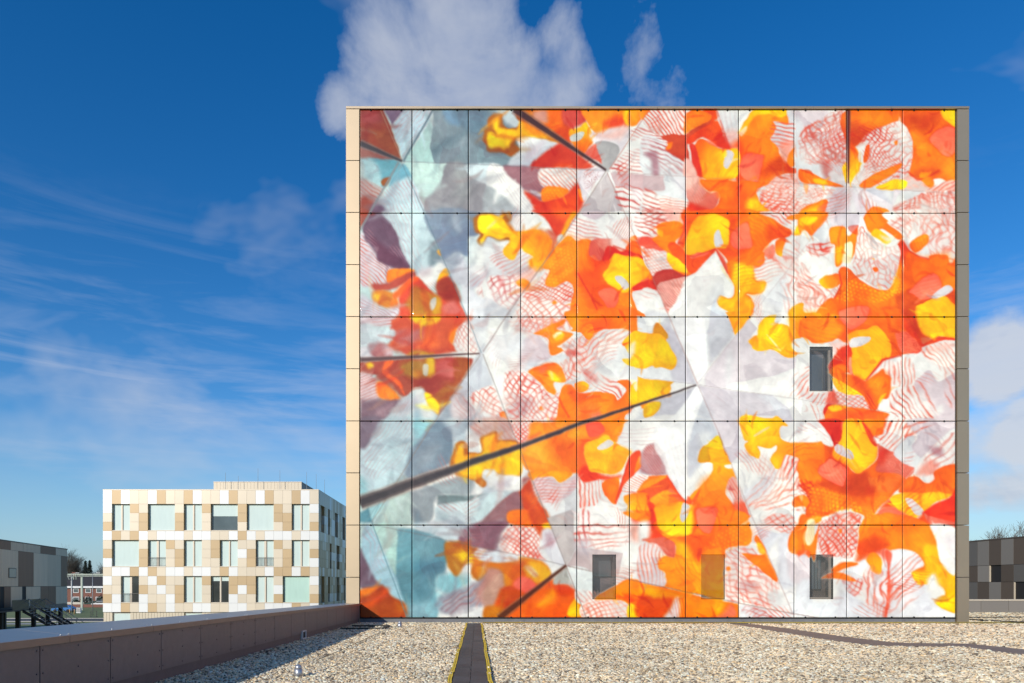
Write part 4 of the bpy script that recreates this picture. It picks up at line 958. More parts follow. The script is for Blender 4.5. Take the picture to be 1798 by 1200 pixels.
    P('D4', 'P', '147,552 248,433 330,450 415,520 397,652 340,658', 2, 2, edge=(206, 74, 34))
    P('D4', 'V', '700,255 780,300 870,345 965,430 1065,490 990,605 920,560 800,560 700,520 720,400', 4, 2)
    S('D4', (250, 190, 170), '780,380 900,370 1060,490 980,600 820,550', '0,0 1,1', 30, .4, .6, 1, rad='760,330')
    P('D4', (200, 60, 38), '720,350 820,330 790,440 720,460', 8, 2, .8)
    P('D4', 'W', '685,205 770,160 800,70 900,40 1190,40 1000,205 930,305 860,352 760,312 690,262', 3, 2)
    S('D4', (230, 124, 98), '700,200 780,150 820,60 1190,50 960,280 860,345 760,300', '760,290 900,70', 10, .42, .9, 4)
    P('D4', (214, 203, 208), '1000,40 1470,40 1470,110 1260,290 1120,415 1035,300 1100,200', 4, 1)
    S('D4', (222, 116, 96), '960,60 1250,50 1240,90 980,210', '980,150 1230,60', 16, .35, .8, 4)
    P('D4', 'w', '865,375 990,210 1085,200 1035,300 1125,415 1060,495', 3, 1)
    P('D4', 'W', '1125,430 1260,290 1400,150 1470,150 1470,475 1340,525 1262,480 1252,605 1180,635 1075,565', 3, 1)
    S('D4', (216, 136, 122), '1140,430 1270,290 1460,160 1460,420 1340,500', '1230,330 1450,140', 13, .35, .7, 5)
    P('D4', (170, 120, 130), '1220,310 1330,320 1325,395 1235,372', 6, 2, .7)
    P('D4', (226, 130, 110), '1080,560 1150,470 1240,440 1300,500 1250,600 1180,570', 7, 2, .7)
    P('D4', 'W', '1155,600 1240,560 1250,605 1190,630', 4, 1, .8)
    P('D4', 'N', '955,625 1070,580 1185,642 1265,605 1275,525 1470,470 1470,745 1385,745 955,745', 3, 2)
    P('D4', 'o', '960,640 1060,590 1100,660 960,700', 9, 2, .8)
    P('D4', 'D', '745,885 845,810 985,950 1090,995 1155,920 1260,1045 1100,1055 1000,965 900,890', 5, 2)
    P('D4', 'Y', '838,792 960,740 1395,742 1382,772 1150,915 1080,985 1000,955 850,835', 3, 2, c2=(255, 176, 10), g='950,760 1300,780')
    P('D4', (222, 218, 218), '983,812 1045,800 1152,912 1080,952', 1.5, 1)
    P('D4', (218, 62, 34), '1140,922 1395,780 1470,700 1470,1015 1240,975', 4, 1)
    P('D4', 'V', '1140,930 1230,965 1470,1025 1470,1090 1250,1065', 4, 2)
    P('D4', 'O', '555,1065 725,930 800,1065 900,1175 1005,1035 1110,1000 1260,1215 540,1215', 3, 2)
    P('D4', 'P', '728,922 860,888 935,912 1005,1025 900,1165 800,1055', 2.5, 2, edge=(220, 84, 40))
    P('D4', 'W', '90,1015 420,920 585,960 545,1055 525,1215 135,1215', 3, 2)
    # row D, third
    P('D3', 'W', '-40,40 660,40 900,560 640,700 410,820 200,560 -40,360', 4, 1, .9)
    S('D3', (216, 210, 216), '120,200 400,100 410,700 280,640', '160,200 330,680', 9, .35, .6, 3)
    S('D3', (222, 206, 206), '-40,120 120,140 110,280 -40,300', '-40,160 120,240', 8, .3, .5, 3)
    P('D3', (200, 204, 212), '480,40 645,40 725,195 600,270 520,390 545,455 430,580 420,300', 7, 2)
    P('D3', 'w', '530,180 640,170 600,270 540,300', 7, 2, .8)
    P('D3', 'W', '430,705 655,455 650,565 540,645 440,760', 3, 2)
    P('D3', (212, 205, 211), '655,40 915,40 915,375 838,465 725,195', 2, 1, smooth=False)
    P('D3', 'm', '-40,400 30,340 125,255 205,500 215,555 60,565 -40,540', 5, 2)
    S('D3', 'r', '-20,420 120,280 200,540 -20,540', '-20,430 190,540', 5, .4, .7, 2)
    P('D3', 'W', '130,480 190,480 200,530 150,520', 4, 1, .7)
    P('D3', 'O', '20,835 205,680 300,760 395,832 860,850 905,950 1025,960 1025,1085 1000,1215 40,1215 50,900', 4, 2)
    P('D3', 'D', '-40,700 205,580 225,570 290,660 375,805 425,835 300,765 210,690 30,840 -40,770', 3, 2)
    P('D3', 'O', '-40,600 225,572 120,650 -40,715', 2, 1)
    P('D3', 'W', '-30,590 40,580 10,610', 3, 1, .7)
    P('D3', (206, 70, 40), '30,840 100,860 130,1000 260,1145 100,1215 60,1000', 6, 2)
    P('D3', (244, 124, 50), '60,820 210,690 300,770 360,850 100,860', 6, 2, .8)
    P('D3', 'P', '200,690 260,690 330,760 290,760', 3, 1, .6)
    P('D3', 'Y', '515,435 560,310 620,270 712,188 765,290 835,465 885,605 820,612 790,690 780,745 850,865 560,855 430,810 520,690 650,560 652,450', 2, 2, c2='O', g='660,380 640,820')
    P('D3', (216, 176, 26), '515,435 560,310 620,270 712,188 762,290 630,320 635,430', 3, 1)
    P('D3', 'o', '540,640 700,560 860,590 800,700 720,780 560,760', 12, 3, .7)
    P('D3', 'W', '775,480 842,468 842,505 790,505', 3, 1)
    P('D3', (236, 112, 34), '440,800 560,760 540,700 600,820 480,830', 6, 2, .6)
    P('D3', 'p', '785,700 830,600 885,608 1010,880 1025,955 880,905 860,760', 3, 2)
    S('D3', (226, 90, 64), '800,690 850,610 1010,890 880,890', '810,640 990,900', 7, .4, .8, 3)
    P('D3', (222, 84, 50), '850,840 1000,840 1020,950 900,960', 6, 2, .7)
    P('D3', 'W', '835,465 915,385 1030,390 1210,425 1270,510 1470,450 1505,560 1515,640 1450,800 1420,855 1300,965 1040,965 960,810 885,605', 3, 2)
    P('D3', (222, 226, 232), '940,740 1130,600 1260,530 1230,700 1100,780 1010,820', 9, 2, .9)
    S('D3', (234, 112, 82), '940,820 1150,580 1230,500 1480,440 1500,640 1300,800 1060,880', '980,860 1340,420', 12, .25, .95, 5)
    S('D3', (234, 108, 80), '1000,850 1200,740 1480,640 1460,780 1300,900 1060,900', '1010,870 1460,720', 13, .25, .9, 7)
    P('D3', 'Y', '920,40 985,-10 1200,30 1280,5 1392,90 1320,102 1310,200 1400,252 1700,240 1700,600 1490,565 1460,500 1500,430 1370,378 1325,490 1262,515 1208,420 1260,340 1262,288 1210,322 1090,290 1112,350 1100,412 1030,390 970,290 1000,240 958,222', 2, 2, c2='O', g='1200,250 1600,480')
    P('D3', (250, 176, 20), '920,40 985,-10 960,220 940,120', 4, 1, .8)
    P('D3', 'C', '1060,185 1190,110 1190,130 1080,195', 2, 1, .8)
    P('D3', 'W', '1320,110 1440,160 1700,160 1700,245 1400,250 1315,200', 3, 1)
    S('D3', (238, 130, 30), '1380,290 1640,270 1640,560 1500,520 1500,430 1380,370', '1400,380 1640,290', 10, .28, .6, 5)
    S('D3', (232, 104, 78), '1330,400 1500,420 1480,540 1300,640', '1310,620 1400,400', 10, .35, .9, 4)
    P('D3', 'O', '1468,505 1505,432 1700,440 1700,640 1520,645', 3, 2)
    N('D3', 'R', '1490,620 1640,640 1600,850 1500,760', '1500,640 1590,830', '1490,740 1620,680', 8, .4, .85, 4)
    P('D3', 'N', '1540,925 1605,820 1640,640 1700,640 1700,1010 1590,1010', 4, 2)
    P('D3', 'O', '1415,840 1450,788 1530,768 1592,830 1545,915 1460,892', 2, 2)
    P('D3', 'W', '1030,965 1300,965 1450,890 1555,905 1485,1100 1450,1215 1050,1215', 3, 2)
    N('D3', (228, 110, 88), '1180,980 1340,940 1460,900 1530,940 1460,1150 1260,1080', '1220,1060 1520,920', '1320,960 1400,1160', 10, .3, .85, 6)
    P('D3', 'Y', '108,870 330,828 480,850 485,930 465,1125 260,1142 150,1085 110,950', 4, 2, c2=(255, 160, 10), g='300,1080 200,860')
    P('D3', (214, 212, 214), '378,840 442,880 382,1018 348,962', 2, 1)
    P('D3', 'P', '538,888 712,905 690,1010 632,1122 520,1060 498,980', 3, 2, edge=(220, 80, 40))
    # row D, second
    P('D2', (212, 180, 170), '-40,50 180,40 265,275 70,245 -40,200', 3, 1)
    S('D2', (198, 134, 116), '-40,60 180,50 255,260 80,240', '0,60 200,260', 7, .35, .6, 4)
    P('D2', 'W', '185,50 640,50 540,75 375,180 355,230 270,255', 2, 1)
    N('D2', (230, 122, 106), '190,60 540,60 375,180 350,230 280,240', '200,60 340,230', '220,180 380,70', 7, .35, .85, 4)
    P('D2', 'o', '300,370 310,300 370,180 380,75 540,60 850,50 850,60 1340,55 1240,205 1185,262 920,285 940,480 850,545 390,535', 3, 2)
    P('D2', (240, 112, 60), '850,300 930,220 1100,180 1180,260 930,300 940,480 860,520', 8, 2, .8)
    P('D2', (240, 124, 50), '560,290 760,230 820,330 640,420', 14, 4, .6)
    P('D2', 'O', '1100,60 1330,60 1240,200 1190,250 1120,180', 5, 2)
    P('D2', (240, 100, 72), '928,80 1050,60 1104,130 1060,182 960,192', 4, 2)
    P('D2', (255, 176, 70), '320,350 520,300 540,480 400,470', 12, 3, .6)
    P('D2', (226, 84, 44), '840,545 930,480 1060,560 1245,580 1245,605 1070,615 920,645 850,640', 5, 2)
    P('D2', (240, 186, 44), '913,280 1030,220 1112,188 1172,240 1235,290 1345,350 1310,405 1250,545 1000,545 940,475', 3, 2)
    P('D2', (240, 160, 44), '1190,280 1345,350 1300,420 1240,540 1130,530 1180,400', 7, 2, .8)
    P('D2', (236, 170, 40), '950,360 1100,370 1250,400 1120,430 960,400', 6, 2, .7)
    P('D2', (220, 214, 206), '1028,312 1130,233 1182,270 1070,333', 2, 1)
    P('D2', (255, 156, 12), '390,532 765,540 742,612 670,645 590,582 415,625', 2, 1)
    P('D2', (222, 206, 209), '415,625 590,592 680,655 780,585 845,560 845,700 620,845 510,845', 3, 2)
    S('D2', (226, 160, 152), '430,640 590,610 680,660 840,600 830,700 620,830 520,830', '430,680 840,660', 7, .35, .7, 3)
    P('D2', 'w', '505,850 720,830 835,700 845,955 780,905 560,985', 3, 1)
    P('D2', (188, 182, 188), '555,985 790,908 845,1000 845,1215 640,1215', 3, 1, smooth=False)
    P('D2', 'W', '850,600 920,645 1065,620 1075,760 1000,905 850,970', 4, 2)
    S('D2', (230, 112, 90), '855,600 930,650 1065,625 1070,760 990,900 870,940', '900,600 960,960', 9, .42, .85, 4)
    P('D2', 'O', '1065,665 1130,600 1245,610 1205,835 1160,838 1100,755', 3, 2)
    P('D2', (224, 92, 44), '1195,840 1290,560 1330,400 1435,338 1445,470 1360,600 1275,715', 3, 2)
    P('D2', 'o', '1385,545 1415,420 1442,395 1445,480', 3, 1)
    P('D2', 'W', '1335,50 1700,50 1700,200 1540,335 1340,292 1225,262 1260,180', 3, 1)
    S('D2', (218, 212, 216), '1260,160 1640,100 1640,220 1520,310 1260,240', '1240,200 1600,180', 9, .35, .55, 3)
    P('D2', (190, 148, 150), '1470,340 1600,270 1700,500 1540,565 1440,470', 5, 2)
    S('D2', (206, 110, 96), '1470,340 1600,290 1640,520 1540,560', '1470,360 1640,540', 5, .35, .6, 3)
    P('D2', 'W', '1270,712 1365,585 1515,575 1420,710', 3, 1)
    S('D2', (232, 140, 116), '1280,700 1370,590 1510,580 1420,700', '1300,640 1440,700', 5, .4, .7, 2)
    P('D2', 'o', '1430,690 1520,600 1700,570 1560,665 1420,732', 3, 1)
    P('D2', (214, 88, 46), '1265,722 1420,735 1560,670 1700,600 1700,720 1500,835 1510,752', 3, 1)
    P('D2', 'o', '1495,835 1700,710 1700,870 1580,862', 3, 1)
    P('D2', 'O', '1285,765 1512,750 1505,850 1542,950 1500,1035 1360,985 1278,942 1322,870', 3, 2, c2='Y', g='1480,800 1340,960')
    P('D2', (220, 66, 36), '1505,840 1575,860 1605,1050 1700,1090 1700,1215 1530,1215 1545,950', 4, 2)
    P('D2', 'W', '845,970 1000,905 1090,765 1150,838 1290,855 1275,942 1395,1005 1350,1185 845,1215', 3, 2)
    S('D2', (220, 124, 110), '850,960 1000,910 1200,860 1280,940 1340,1010 1340,1180 850,1200', '850,1010 1330,960', 14, .35, .75, 6)
    S('D2', (214, 120, 112), '860,930 1000,900 1030,1200 850,1200', '880,930 900,1200', 12, .35, .75, 4)
    P('D2', 'W', '1420,1030 1520,1020 1540,1110 1460,1180 1350,1180', 7, 2, .8)
    P('D2', (218, 230, 234), '-40,520 110,560 285,595 200,755 -40,910', 4, 1)
    P('D2', (196, 196, 206), '-40,600 100,620 60,720 -40,760', 10, 3, .7)
    P('D2', (166, 104, 98), '-40,960 150,765 300,600 390,600 310,650 200,805 195,1045 -40,1215', 4, 1)
    P('D2', (204, 190, 196), '80,940 180,890 180,930 90,960', 5, 2, .8)
    P('D2', (190, 74, 32), '195,840 370,610 430,740 545,960 580,1055 480,1185 430,1065 330,905', 4, 2)
    P('D2', (226, 100, 36), '310,760 420,760 500,900 440,920', 9, 2, .8)
    P('D2', 'O', '185,1010 208,850 300,870 415,1035 300,1040', 3, 1)
    P('D2', 'Y', '505,1040 560,1030 575,1085 510,1085', 3, 1)
    # row D, first
    P('D1', (124, 108, 120), '172,40 400,40 230,330 172,345', 5, 1)
    P('D1', (190, 212, 218), '395,40 690,40 690,350 520,650 420,705 172,770 172,360 245,300', 5, 1)
    S('D1', (212, 184, 192), '230,320 420,70 680,60 640,360 400,560 240,560', '240,540 560,80', 8, .22, .5, 3)
    P('D1', (150, 196, 204), '172,580 240,640 240,755 172,765', 8, 2)
    P('D1', (150, 192, 200), '690,50 870,60 800,150 690,310', 6, 2)
    P('D1', (124, 138, 152), '890,55 1050,100 1060,330 1030,465 690,605 590,565 690,300', 5, 2)
    P('D1', (150, 158, 166), '760,330 920,300 860,460 700,520', 16, 3, .7)
    P('D1', (188, 202, 208), '990,50 1220,50 1220,230 1100,285 1040,130', 7, 2)
    P('D1', (208, 180, 172), '1215,50 1575,30 1640,180 1640,300 1340,205', 4, 1)
    S('D1', (200, 134, 120), '1220,60 1575,50 1630,200 1620,280 1340,190', '1260,60 1480,260', 9, .3, .6, 4)
    P('D1', 'W', '1210,140 1350,320 1240,340 1200,240', 7, 2)
    P('D1', (162, 184, 186), '590,570 620,640 420,720 440,690', 3, 1)
    P('D1', (176, 196, 190), '430,800 690,720 690,1050 310,1040', 3, 1, smooth=False)
    P('D1', (160, 200, 206), '250,880 440,800 300,1020', 4, 1, smooth=False)
    P('D1', (96, 142, 156), '172,930 255,880 300,1020 172,1020', 3, 1, smooth=False)
    P('D1', (146, 155, 160), '660,760 690,725 1220,560 1230,750 920,765 880,950 820,1045 690,1045', 4, 1)
    P('D1', (120, 132, 142), '690,900 745,930 765,1040 700,1040', 6, 2, .9)
    P('D1', (200, 216, 220), '920,860 1215,800 1410,742 1700,700 1560,785 1400,955 1230,1095 1150,1195 760,1110 890,1000', 4, 1)
    P('D1', (124, 140, 142), '918,757 1215,760 1400,748 1215,812 918,855', 3, 1, smooth=False)  # dark reflection of a building, painted into the print
    P('D1', (158, 180, 186), '920,900 1010,950 990,1010 920,1000', 9, 2, .7)
    P('D1', (150, 110, 114), '1230,1095 1400,955 1560,805 1700,740 1700,1215 1150,1215', 4, 1)
    S('D1', (180, 130, 128), '1300,1060 1560,840 1640,840 1640,1180 1200,1180', '1250,1150 1600,860', 7, .3, .5, 2)
    P('D1', (198, 180, 188), '1440,1080 1530,1000 1530,1110 1470,1150', 6, 2, .8)
    P('D1', (180, 110, 30), '1035,480 1055,360 1085,270 1150,240 1212,290 1222,350 1340,345 1325,220 1390,165 1490,162 1510,240 1700,250 1700,565 1480,545 1370,520 1340,580 1388,640 1350,690 1250,615 1130,585 1090,560', 3, 2)
    P('D1', 'y', '1080,460 1080,380 1120,290 1160,280 1170,380 1240,370 1350,350 1360,230 1400,190 1470,190 1490,260 1700,270 1700,560 1480,540 1370,510 1320,590 1250,600 1160,560', 4, 2)
    P('D1', (250, 160, 40), '1360,230 1470,190 1500,260 1640,270 1640,330 1400,330', 8, 2, .8)
    P('D1', 'Y', '1215,540 1340,510 1500,470 1640,440 1640,560 1480,535 1380,515 1320,590 1230,600', 6, 2, .8)
    P('D1', 'W', '1350,545 1450,508 1510,560 1700,580 1700,710 1440,705 1390,630', 4, 1)
    P('D1', (200, 192, 202), '1480,640 1620,600 1600,680 1500,700', 8, 2, .7)
    # ---- row E, first
    P('E1', (104, 143, 156), '515,155 1000,262 985,560 905,640 905,1015 620,1015 480,560 515,400', 4, 1)
    P('E1', (130, 166, 178), '740,240 900,240 860,480 720,400', 14, 3, .6)
    P('E1', (84, 124, 146), '690,520 960,420 960,560 820,620', 14, 3, .7)
    P('E1', (90, 132, 148), '690,700 820,620 880,820 720,860', 16, 3, .6)
    P('E1', (150, 190, 202), '640,880 880,840 900,1015 660,1015', 14, 3, .8)
    P('E1', (170, 200, 194), '310,140 520,158 515,545 480,545', 3, 1)
    P('E1', (166, 196, 210), '185,280 290,135 610,880 560,865 400,705 310,640 200,400', 4, 1)
    S('E1', (196, 178, 196), '200,260 290,160 420,500 330,600', '230,180 420,640', 9, .25, .5, 5)
    P('E1', (110, 84, 100), '172,360 210,420 320,645 390,705 172,710', 4, 1)
    P('E1', (216, 112, 38), '172,740 380,700 250,795 172,810', 5, 1)
    P('E1', (158, 68, 30), '172,810 250,790 385,702 480,800 600,872 612,1000 600,1015 172,1015', 4, 1)
    P('E1', (214, 84, 34), '230,880 400,740 440,760 290,900', 8, 2, .8)
    P('E1', (184, 100, 36), '500,850 600,880 608,980 540,960', 8, 2, .8)
    P('E1', (140, 190, 200), '905,620 1050,580 1200,600 1210,700 1000,840 905,780', 7, 2)
    P('E1', 'w', '920,740 1040,780 1210,690 1260,720 1040,830 960,800', 8, 2, .8)
    P('E1', (200, 214, 220), '680,110 1230,110 1130,275 990,255', 4, 1)
    P('E1', (140, 100, 112), '1120,275 1235,120 1590,110 1610,390 1300,335', 4, 1)
    S('E1', (176, 126, 132), '1180,260 1280,120 1580,130 1590,360', '1200,240 1560,150', 7, .3, .5, 3)
    P('E1', 'w', '1520,350 1600,130 1700,130 1700,420', 4, 1)
    N('E1', (218, 134, 126), '1530,350 1600,150 1700,130 1700,410', '1540,340 1640,140', '1540,200 1640,360', 9, .3, .7, 4)
    P('E1', (168, 104, 26), '1000,275 1295,330 1275,425 1340,470 1700,480 1700,730 1560,745 1500,600 1400,560 1370,665 1300,655 1235,590 1270,490 1180,505 1110,595 1050,585 1012,480', 4, 2)
    P('E1', (206, 128, 24), '1280,440 1400,480 1700,490 1700,700 1580,730 1510,600 1400,540 1360,640 1260,580', 6, 2, .9)
    P('E1', (226, 192, 24), '1080,395 1180,325 1265,400 1255,485 1180,475 1130,420', 6, 2)
    P('E1', (216, 226, 232), '1280,385 1400,358 1700,425 1600,485 1340,462', 4, 1)
    P('E1', (146, 148, 162), '895,885 960,800 1250,685 1390,600 1500,765 1290,925 1050,985 960,965', 6, 2)
    S('E1', (196, 206, 214), '920,880 1240,700 1390,620 1450,760 1240,920 1040,970', '960,940 1200,700', 12, .45, .7, 4)
    S('E1', (170, 116, 120), '960,860 1240,710 1400,640 1460,760 1240,930 1040,980', '980,960 1240,720', 12, .3, .6, 5)
    P('E1', (180, 136, 128), '1290,760 1400,575 1530,585 1565,740 1565,885 1380,905', 7, 2)
    P('E1', 'w', '1120,1015 1220,920 1300,900 1375,990 1370,1015', 5, 1)
    P('E1', (190, 120, 26), '1365,965 1420,898 1545,930 1510,1015 1375,1015', 5, 1)
    P('E1', (172, 62, 26), '1560,745 1700,725 1700,1015 1500,1015 1550,920', 6, 2)
    # row E, second
    P('E2', (138, 98, 110), '-40,140 185,120 90,355 -40,345', 4, 1)
    P('E2', 'W', '185,115 480,125 475,330 505,455 300,425 85,352', 3, 1)
    N('E2', (224, 130, 118), '190,130 470,135 460,330 490,440 300,410 110,350', '140,180 380,430', '160,360 360,130', 8, .38, .85, 4)
    P('E2', 'O', '185,-10 400,-10 480,130 195,112', 3, 1)
    P('E2', (196, 80, 28), '375,-10 530,-10 585,130 495,225 415,120', 5, 1)
    P('E2', (248, 172, 34), '505,112 572,98 585,155 515,150', 3, 1)
    P('E2', (222, 224, 230), '490,190 580,150 660,330 725,495 620,485 530,350', 4, 1)
    P('E2', (186, 156, 166), '520,200 590,190 620,300 550,310', 7, 2, .8)
    P('E2', (188, 181, 180), '548,50 790,-30 842,100 842,330 780,430 732,505 585,130', 2, 1, smooth=False)
    P('E2', 'W', '838,-30 1330,-10 1345,300 1505,310 1425,645 1230,605 1270,380 950,375 842,335', 3, 1)
    S('E2', (216, 122, 110), '850,130 1330,110 1330,300 1100,340 860,350', '850,200 1340,130', 13, .32, .75, 6)
    S('E2', (206, 116, 112), '860,0 960,0 930,300 850,280', '890,0 870,300', 12, .35, .7, 3)
    P('E2', (198, 183, 183), '732,505 850,330 1275,392 1232,605 850,532', 2, 1, smooth=False)
    P('E2', 'l', '820,300 940,230 960,380 860,400', 9, 2, .7)
    P('E2', (228, 228, 230), '1430,640 1450,480 1520,300 1700,265 1700,720', 4, 1)
    S('E2', (232, 130, 108), '1440,630 1530,300 1640,280 1640,690', '1480,640 1540,300', 10, .35, .85, 3)
    P('E2', (224, 72, 40), '1355,60 1545,250 1700,270 1700,-10 1530,-10', 5, 2)
    P('E2', 'W', '1350,100 1520,90 1550,140 1500,270 1350,290', 8, 2, .8)
    P('E2', (230, 130, 110), '1350,120 1440,110 1450,260 1360,260', 8, 2, .6)
    P('E2', 'O', '1280,-10 1540,-10 1505,95 1360,55', 3, 1)
    P('E2', (216, 226, 232), '-40,365 215,442 160,485 -40,475', 4, 1)
    P('E2', (204, 122, 28), '-40,485 250,480 290,425 500,470 580,600 440,710 240,645 100,565 -40,565', 4, 1)
    P('E2', (196, 92, 24), '250,480 330,470 330,660 240,700 200,600', 7, 2, .8)
    P('E2', (212, 156, 38), '308,522 400,458 505,492 575,600 470,695 330,585', 4, 2)
    P('E2', (214, 200, 160), '328,520 405,520 465,592 420,615', 4, 1)
    P('E2', (182, 140, 126), '-40,565 110,565 135,740 145,890 -40,905', 6, 1)
    P('E2', (212, 92, 26), '120,740 300,720 600,640 635,690 805,740 880,1015 90,1015', 5, 1)
    P('E2', (168, 64, 24), '110,740 300,720 330,800 200,960 100,1000', 8, 2, .8)
    P('E2', (234, 108, 26), '480,880 700,820 800,780 740,1000 520,1010', 14, 3, .8)
    P('E2', (226, 140, 30), '470,880 600,730 625,835 520,895', 7, 2)
    P('E2', (216, 102, 86), '228,680 290,618 400,640 445,705 370,775 260,735', 4, 1)
    P('E2', (184, 110, 28), '-40,905 120,908 110,1000 -40,1015', 5, 1)
    P('E2', (240, 180, 24), '745,945 820,815 868,920 868,995 760,995', 4, 1)
    P('E2', (208, 74, 36), '640,700 790,690 810,760 680,800', 8, 2, .8)
    P('E2', (178, 178, 172), '738,522 620,635 630,692 720,685 795,672', 3, 1)
    P('E2', (222, 230, 230), '748,520 985,570 1000,770 835,745', 3, 1)
    P('E2', 'W', '825,740 1000,760 1220,830 870,880', 3, 1)
    S('E2', (220, 124, 116), '825,740 1000,760 1200,830 870,860', '830,760 900,850', 8, .45, .8, 3)
    P('E2', 'O', '1205,700 1350,640 1700,725 1700,1015 1330,1015 1290,860 1000,830', 3, 1)
    P('E2', (222, 78, 28), '1200,800 1350,780 1440,880 1520,1000 1420,960 1320,860', 6, 2, .9)
    P('E2', (210, 66, 28), '1450,820 1700,800 1700,1010 1520,1010', 8, 2, .8)
    P('E2', 'W', '880,880 1000,845 1290,855 1335,1015 910,1015', 3, 1)
    N('E2', (230, 136, 116), '890,890 1000,850 1290,860 1320,1010 920,1010', '900,980 1280,870', '1000,860 1120,1010', 9, .32, .85, 4)
    P('E2', 'Y', '1315,905 1400,855 1480,1005 1330,1015', 4, 1)
    # row E, third
    P('E3', (249, 150, 18), '120,80 900,-20 1025,140 1035,240 1000,312 840,352 780,395 780,830 560,800 420,770 200,705 212,585 150,560 128,490 200,418 290,435 305,300 150,200', 3, 2)
    P('E3', (230, 92, 28), '270,220 560,200 640,195 705,100 670,260 580,350 520,480 440,420 400,310', 9, 3, .8)
    P('E3', (240, 124, 24), '700,100 900,30 1020,180 980,300 820,330 760,240', 14, 3, .7)
    P('E3', (255, 184, 30), '140,470 300,440 420,520 380,700 220,640', 14, 3, .6)
    P('E3', 'W', '-40,95 70,95 85,200 30,262 -40,262', 6, 1)
    P('E3', (226, 76, 42), '60,80 120,120 150,240 60,280', 7, 2, .8)
    P('E3', 'V', '-20,270 90,250 200,240 305,300 295,435 200,400 100,300', 4, 2)
    P('E3', (226, 222, 224), '-40,315 60,300 135,425 142,545 205,592 195,705 -40,660', 3, 1)
    S('E3', (230, 138, 118), '-40,330 90,300 200,400 140,540 200,600 180,700 -40,650', '60,300 100,690', 8, .35, .8, 3)
    P('E3', 'W', '780,390 900,320 1010,310 1095,220 1285,640 1405,965 910,872 780,822', 3, 1)
    N('E3', (226, 126, 110), '790,400 1000,320 1100,420 1280,640 1300,760 1220,900 910,860 790,810', '800,600 1260,760', '900,400 1100,860', 11, .26, .85, 7)
    P('E3', 'm', '930,660 1050,680 1060,740 940,760', 8, 2, .5)
    P('E3', 'w', '1200,760 1330,760 1400,960 1240,900', 7, 2, .8)
    P('E3', (246, 138, 26), '945,392 1100,410 1165,380 1060,270 1112,238 1285,642 1180,605 1080,515', 2, 1)
    P('E3', 'Y', '1080,290 1130,300 1170,400 1110,390', 4, 1, .8)
    P('E3', 'o', '790,525 825,520 830,555 800,560', 3, 1)
    P('E3', 'W', '1030,40 1450,-20 1510,80 1450,205 1280,195 1080,150', 3, 1)
    N('E3', (228, 116, 94), '1160,60 1320,10 1460,60 1440,190 1330,190 1240,140', '1180,120 1440,20', '1280,20 1400,180', 10, .28, .85, 6)
    P('E3', (220, 224, 230), '1075,135 1280,200 1400,200 1395,385 1450,395 1620,420 1620,850 1450,1015 1412,965 1290,625', 3, 1, smooth=False)
    P('E3', 'W', '1180,390 1300,240 1310,340 1290,600 1280,610', 7, 1, .9, smooth=False)
    P('E3', (206, 208, 216), '1290,270 1340,210 1310,560 1290,600', 6, 1, .7, smooth=False)
    P('E3', (222, 213, 217), '1360,382 1600,420 1600,660 1450,705 1380,600', 5, 1, .9, smooth=False)
    P('E3', 'W', '1420,720 1600,640 1500,860 1440,980 1330,760', 9, 1, .8)
    P('E3', 'O', '1388,240 1500,80 1560,60 1700,50 1620,410 1480,405 1390,372', 3, 1)
    P('E3', 'C', '1560,100 1640,80 1640,240 1600,310 1550,260', 4, 1)
    P('E3', (246, 140, 20), '-40,670 410,772 560,815 905,875 915,1015 -40,1015', 2, 1, smooth=False)
    P('E3', (214, 84, 24), '-40,800 280,825 210,1015 -40,1015', 6, 2)
    P('E3', (228, 150, 30), '20,700 390,780 385,820 50,805', 5, 2, .9)
    P('E3', (226, 216, 214), '195,1015 250,930 300,830 340,830 335,1015', 5, 1)
    S('E3', (216, 80, 40), '270,830 400,830 400,1000 300,1000', '330,820 360,1010', 6, .4, .7, 2)
    P('E3', 'V', '640,1015 740,960 830,870 895,960 850,1015', 5, 2, .9)
    P('E3', 'Y', '680,850 770,860 740,950 690,980', 7, 2, .7)
    P('E3', (230, 234, 236), '920,882 1412,972 1600,1015 920,1015', 2, 1, smooth=False)
    N('E3', (208, 130, 128), '960,900 1100,920 1260,1000 1100,1010 940,960', '960,920 1240,1000', '1060,1000 1160,930', 11, .25, .7, 6)
    # row E, fourth
    P('E4', 'O', '535,130 720,20 950,20 1205,120 1285,300 1325,480 1470,570 1470,925 1390,950 1250,865 1330,805 1372,780 1300,660 1240,600 1180,692 1090,672 1030,570 1160,500 1080,440 1040,360 960,412 820,365 700,365 525,385', 3, 2)
    P('E4', (216, 84, 28), '535,290 700,230 830,310 760,370 640,420 510,465 525,385', 7, 2, .9)
    P('E4', (248, 150, 24), '900,220 1200,160 1280,320 1100,420 960,390', 14, 3, .7)
    P('E4', 'Y', '1150,330 1290,320 1325,480 1470,580 1470,925 1390,948 1255,872 1330,812 1372,780 1292,662 1235,605 1180,692 1090,682 1032,570 1165,540', 5, 2)
    P('E4', (196, 140, 50), '1250,870 1260,830 1340,800 1372,790 1400,850 1300,860', 3, 1, .7)
    P('E4', 'W', '130,110 420,-10 565,40 535,150 525,330 455,455 330,435 165,405 125,300', 3, 2)
    N('E4', (230, 116, 94), '150,110 420,0 560,40 525,160 520,330 450,440 330,420 200,400', '180,360 480,40', '220,80 440,400', 9, .3, .88, 5)
    P('E4', 'o', '340,165 372,160 370,195 345,190', 2, 1)
    P('E4', 'O', '-40,60 40,50 30,300 130,200 155,100 135,300 112,475 70,400 -40,390', 3, 1)
    P('E4', 'C', '25,200 100,115 112,240 75,315 35,300', 4, 1)
    P('E4', (216, 84, 46), '-40,370 60,370 60,430 -40,430', 4, 1, .7)
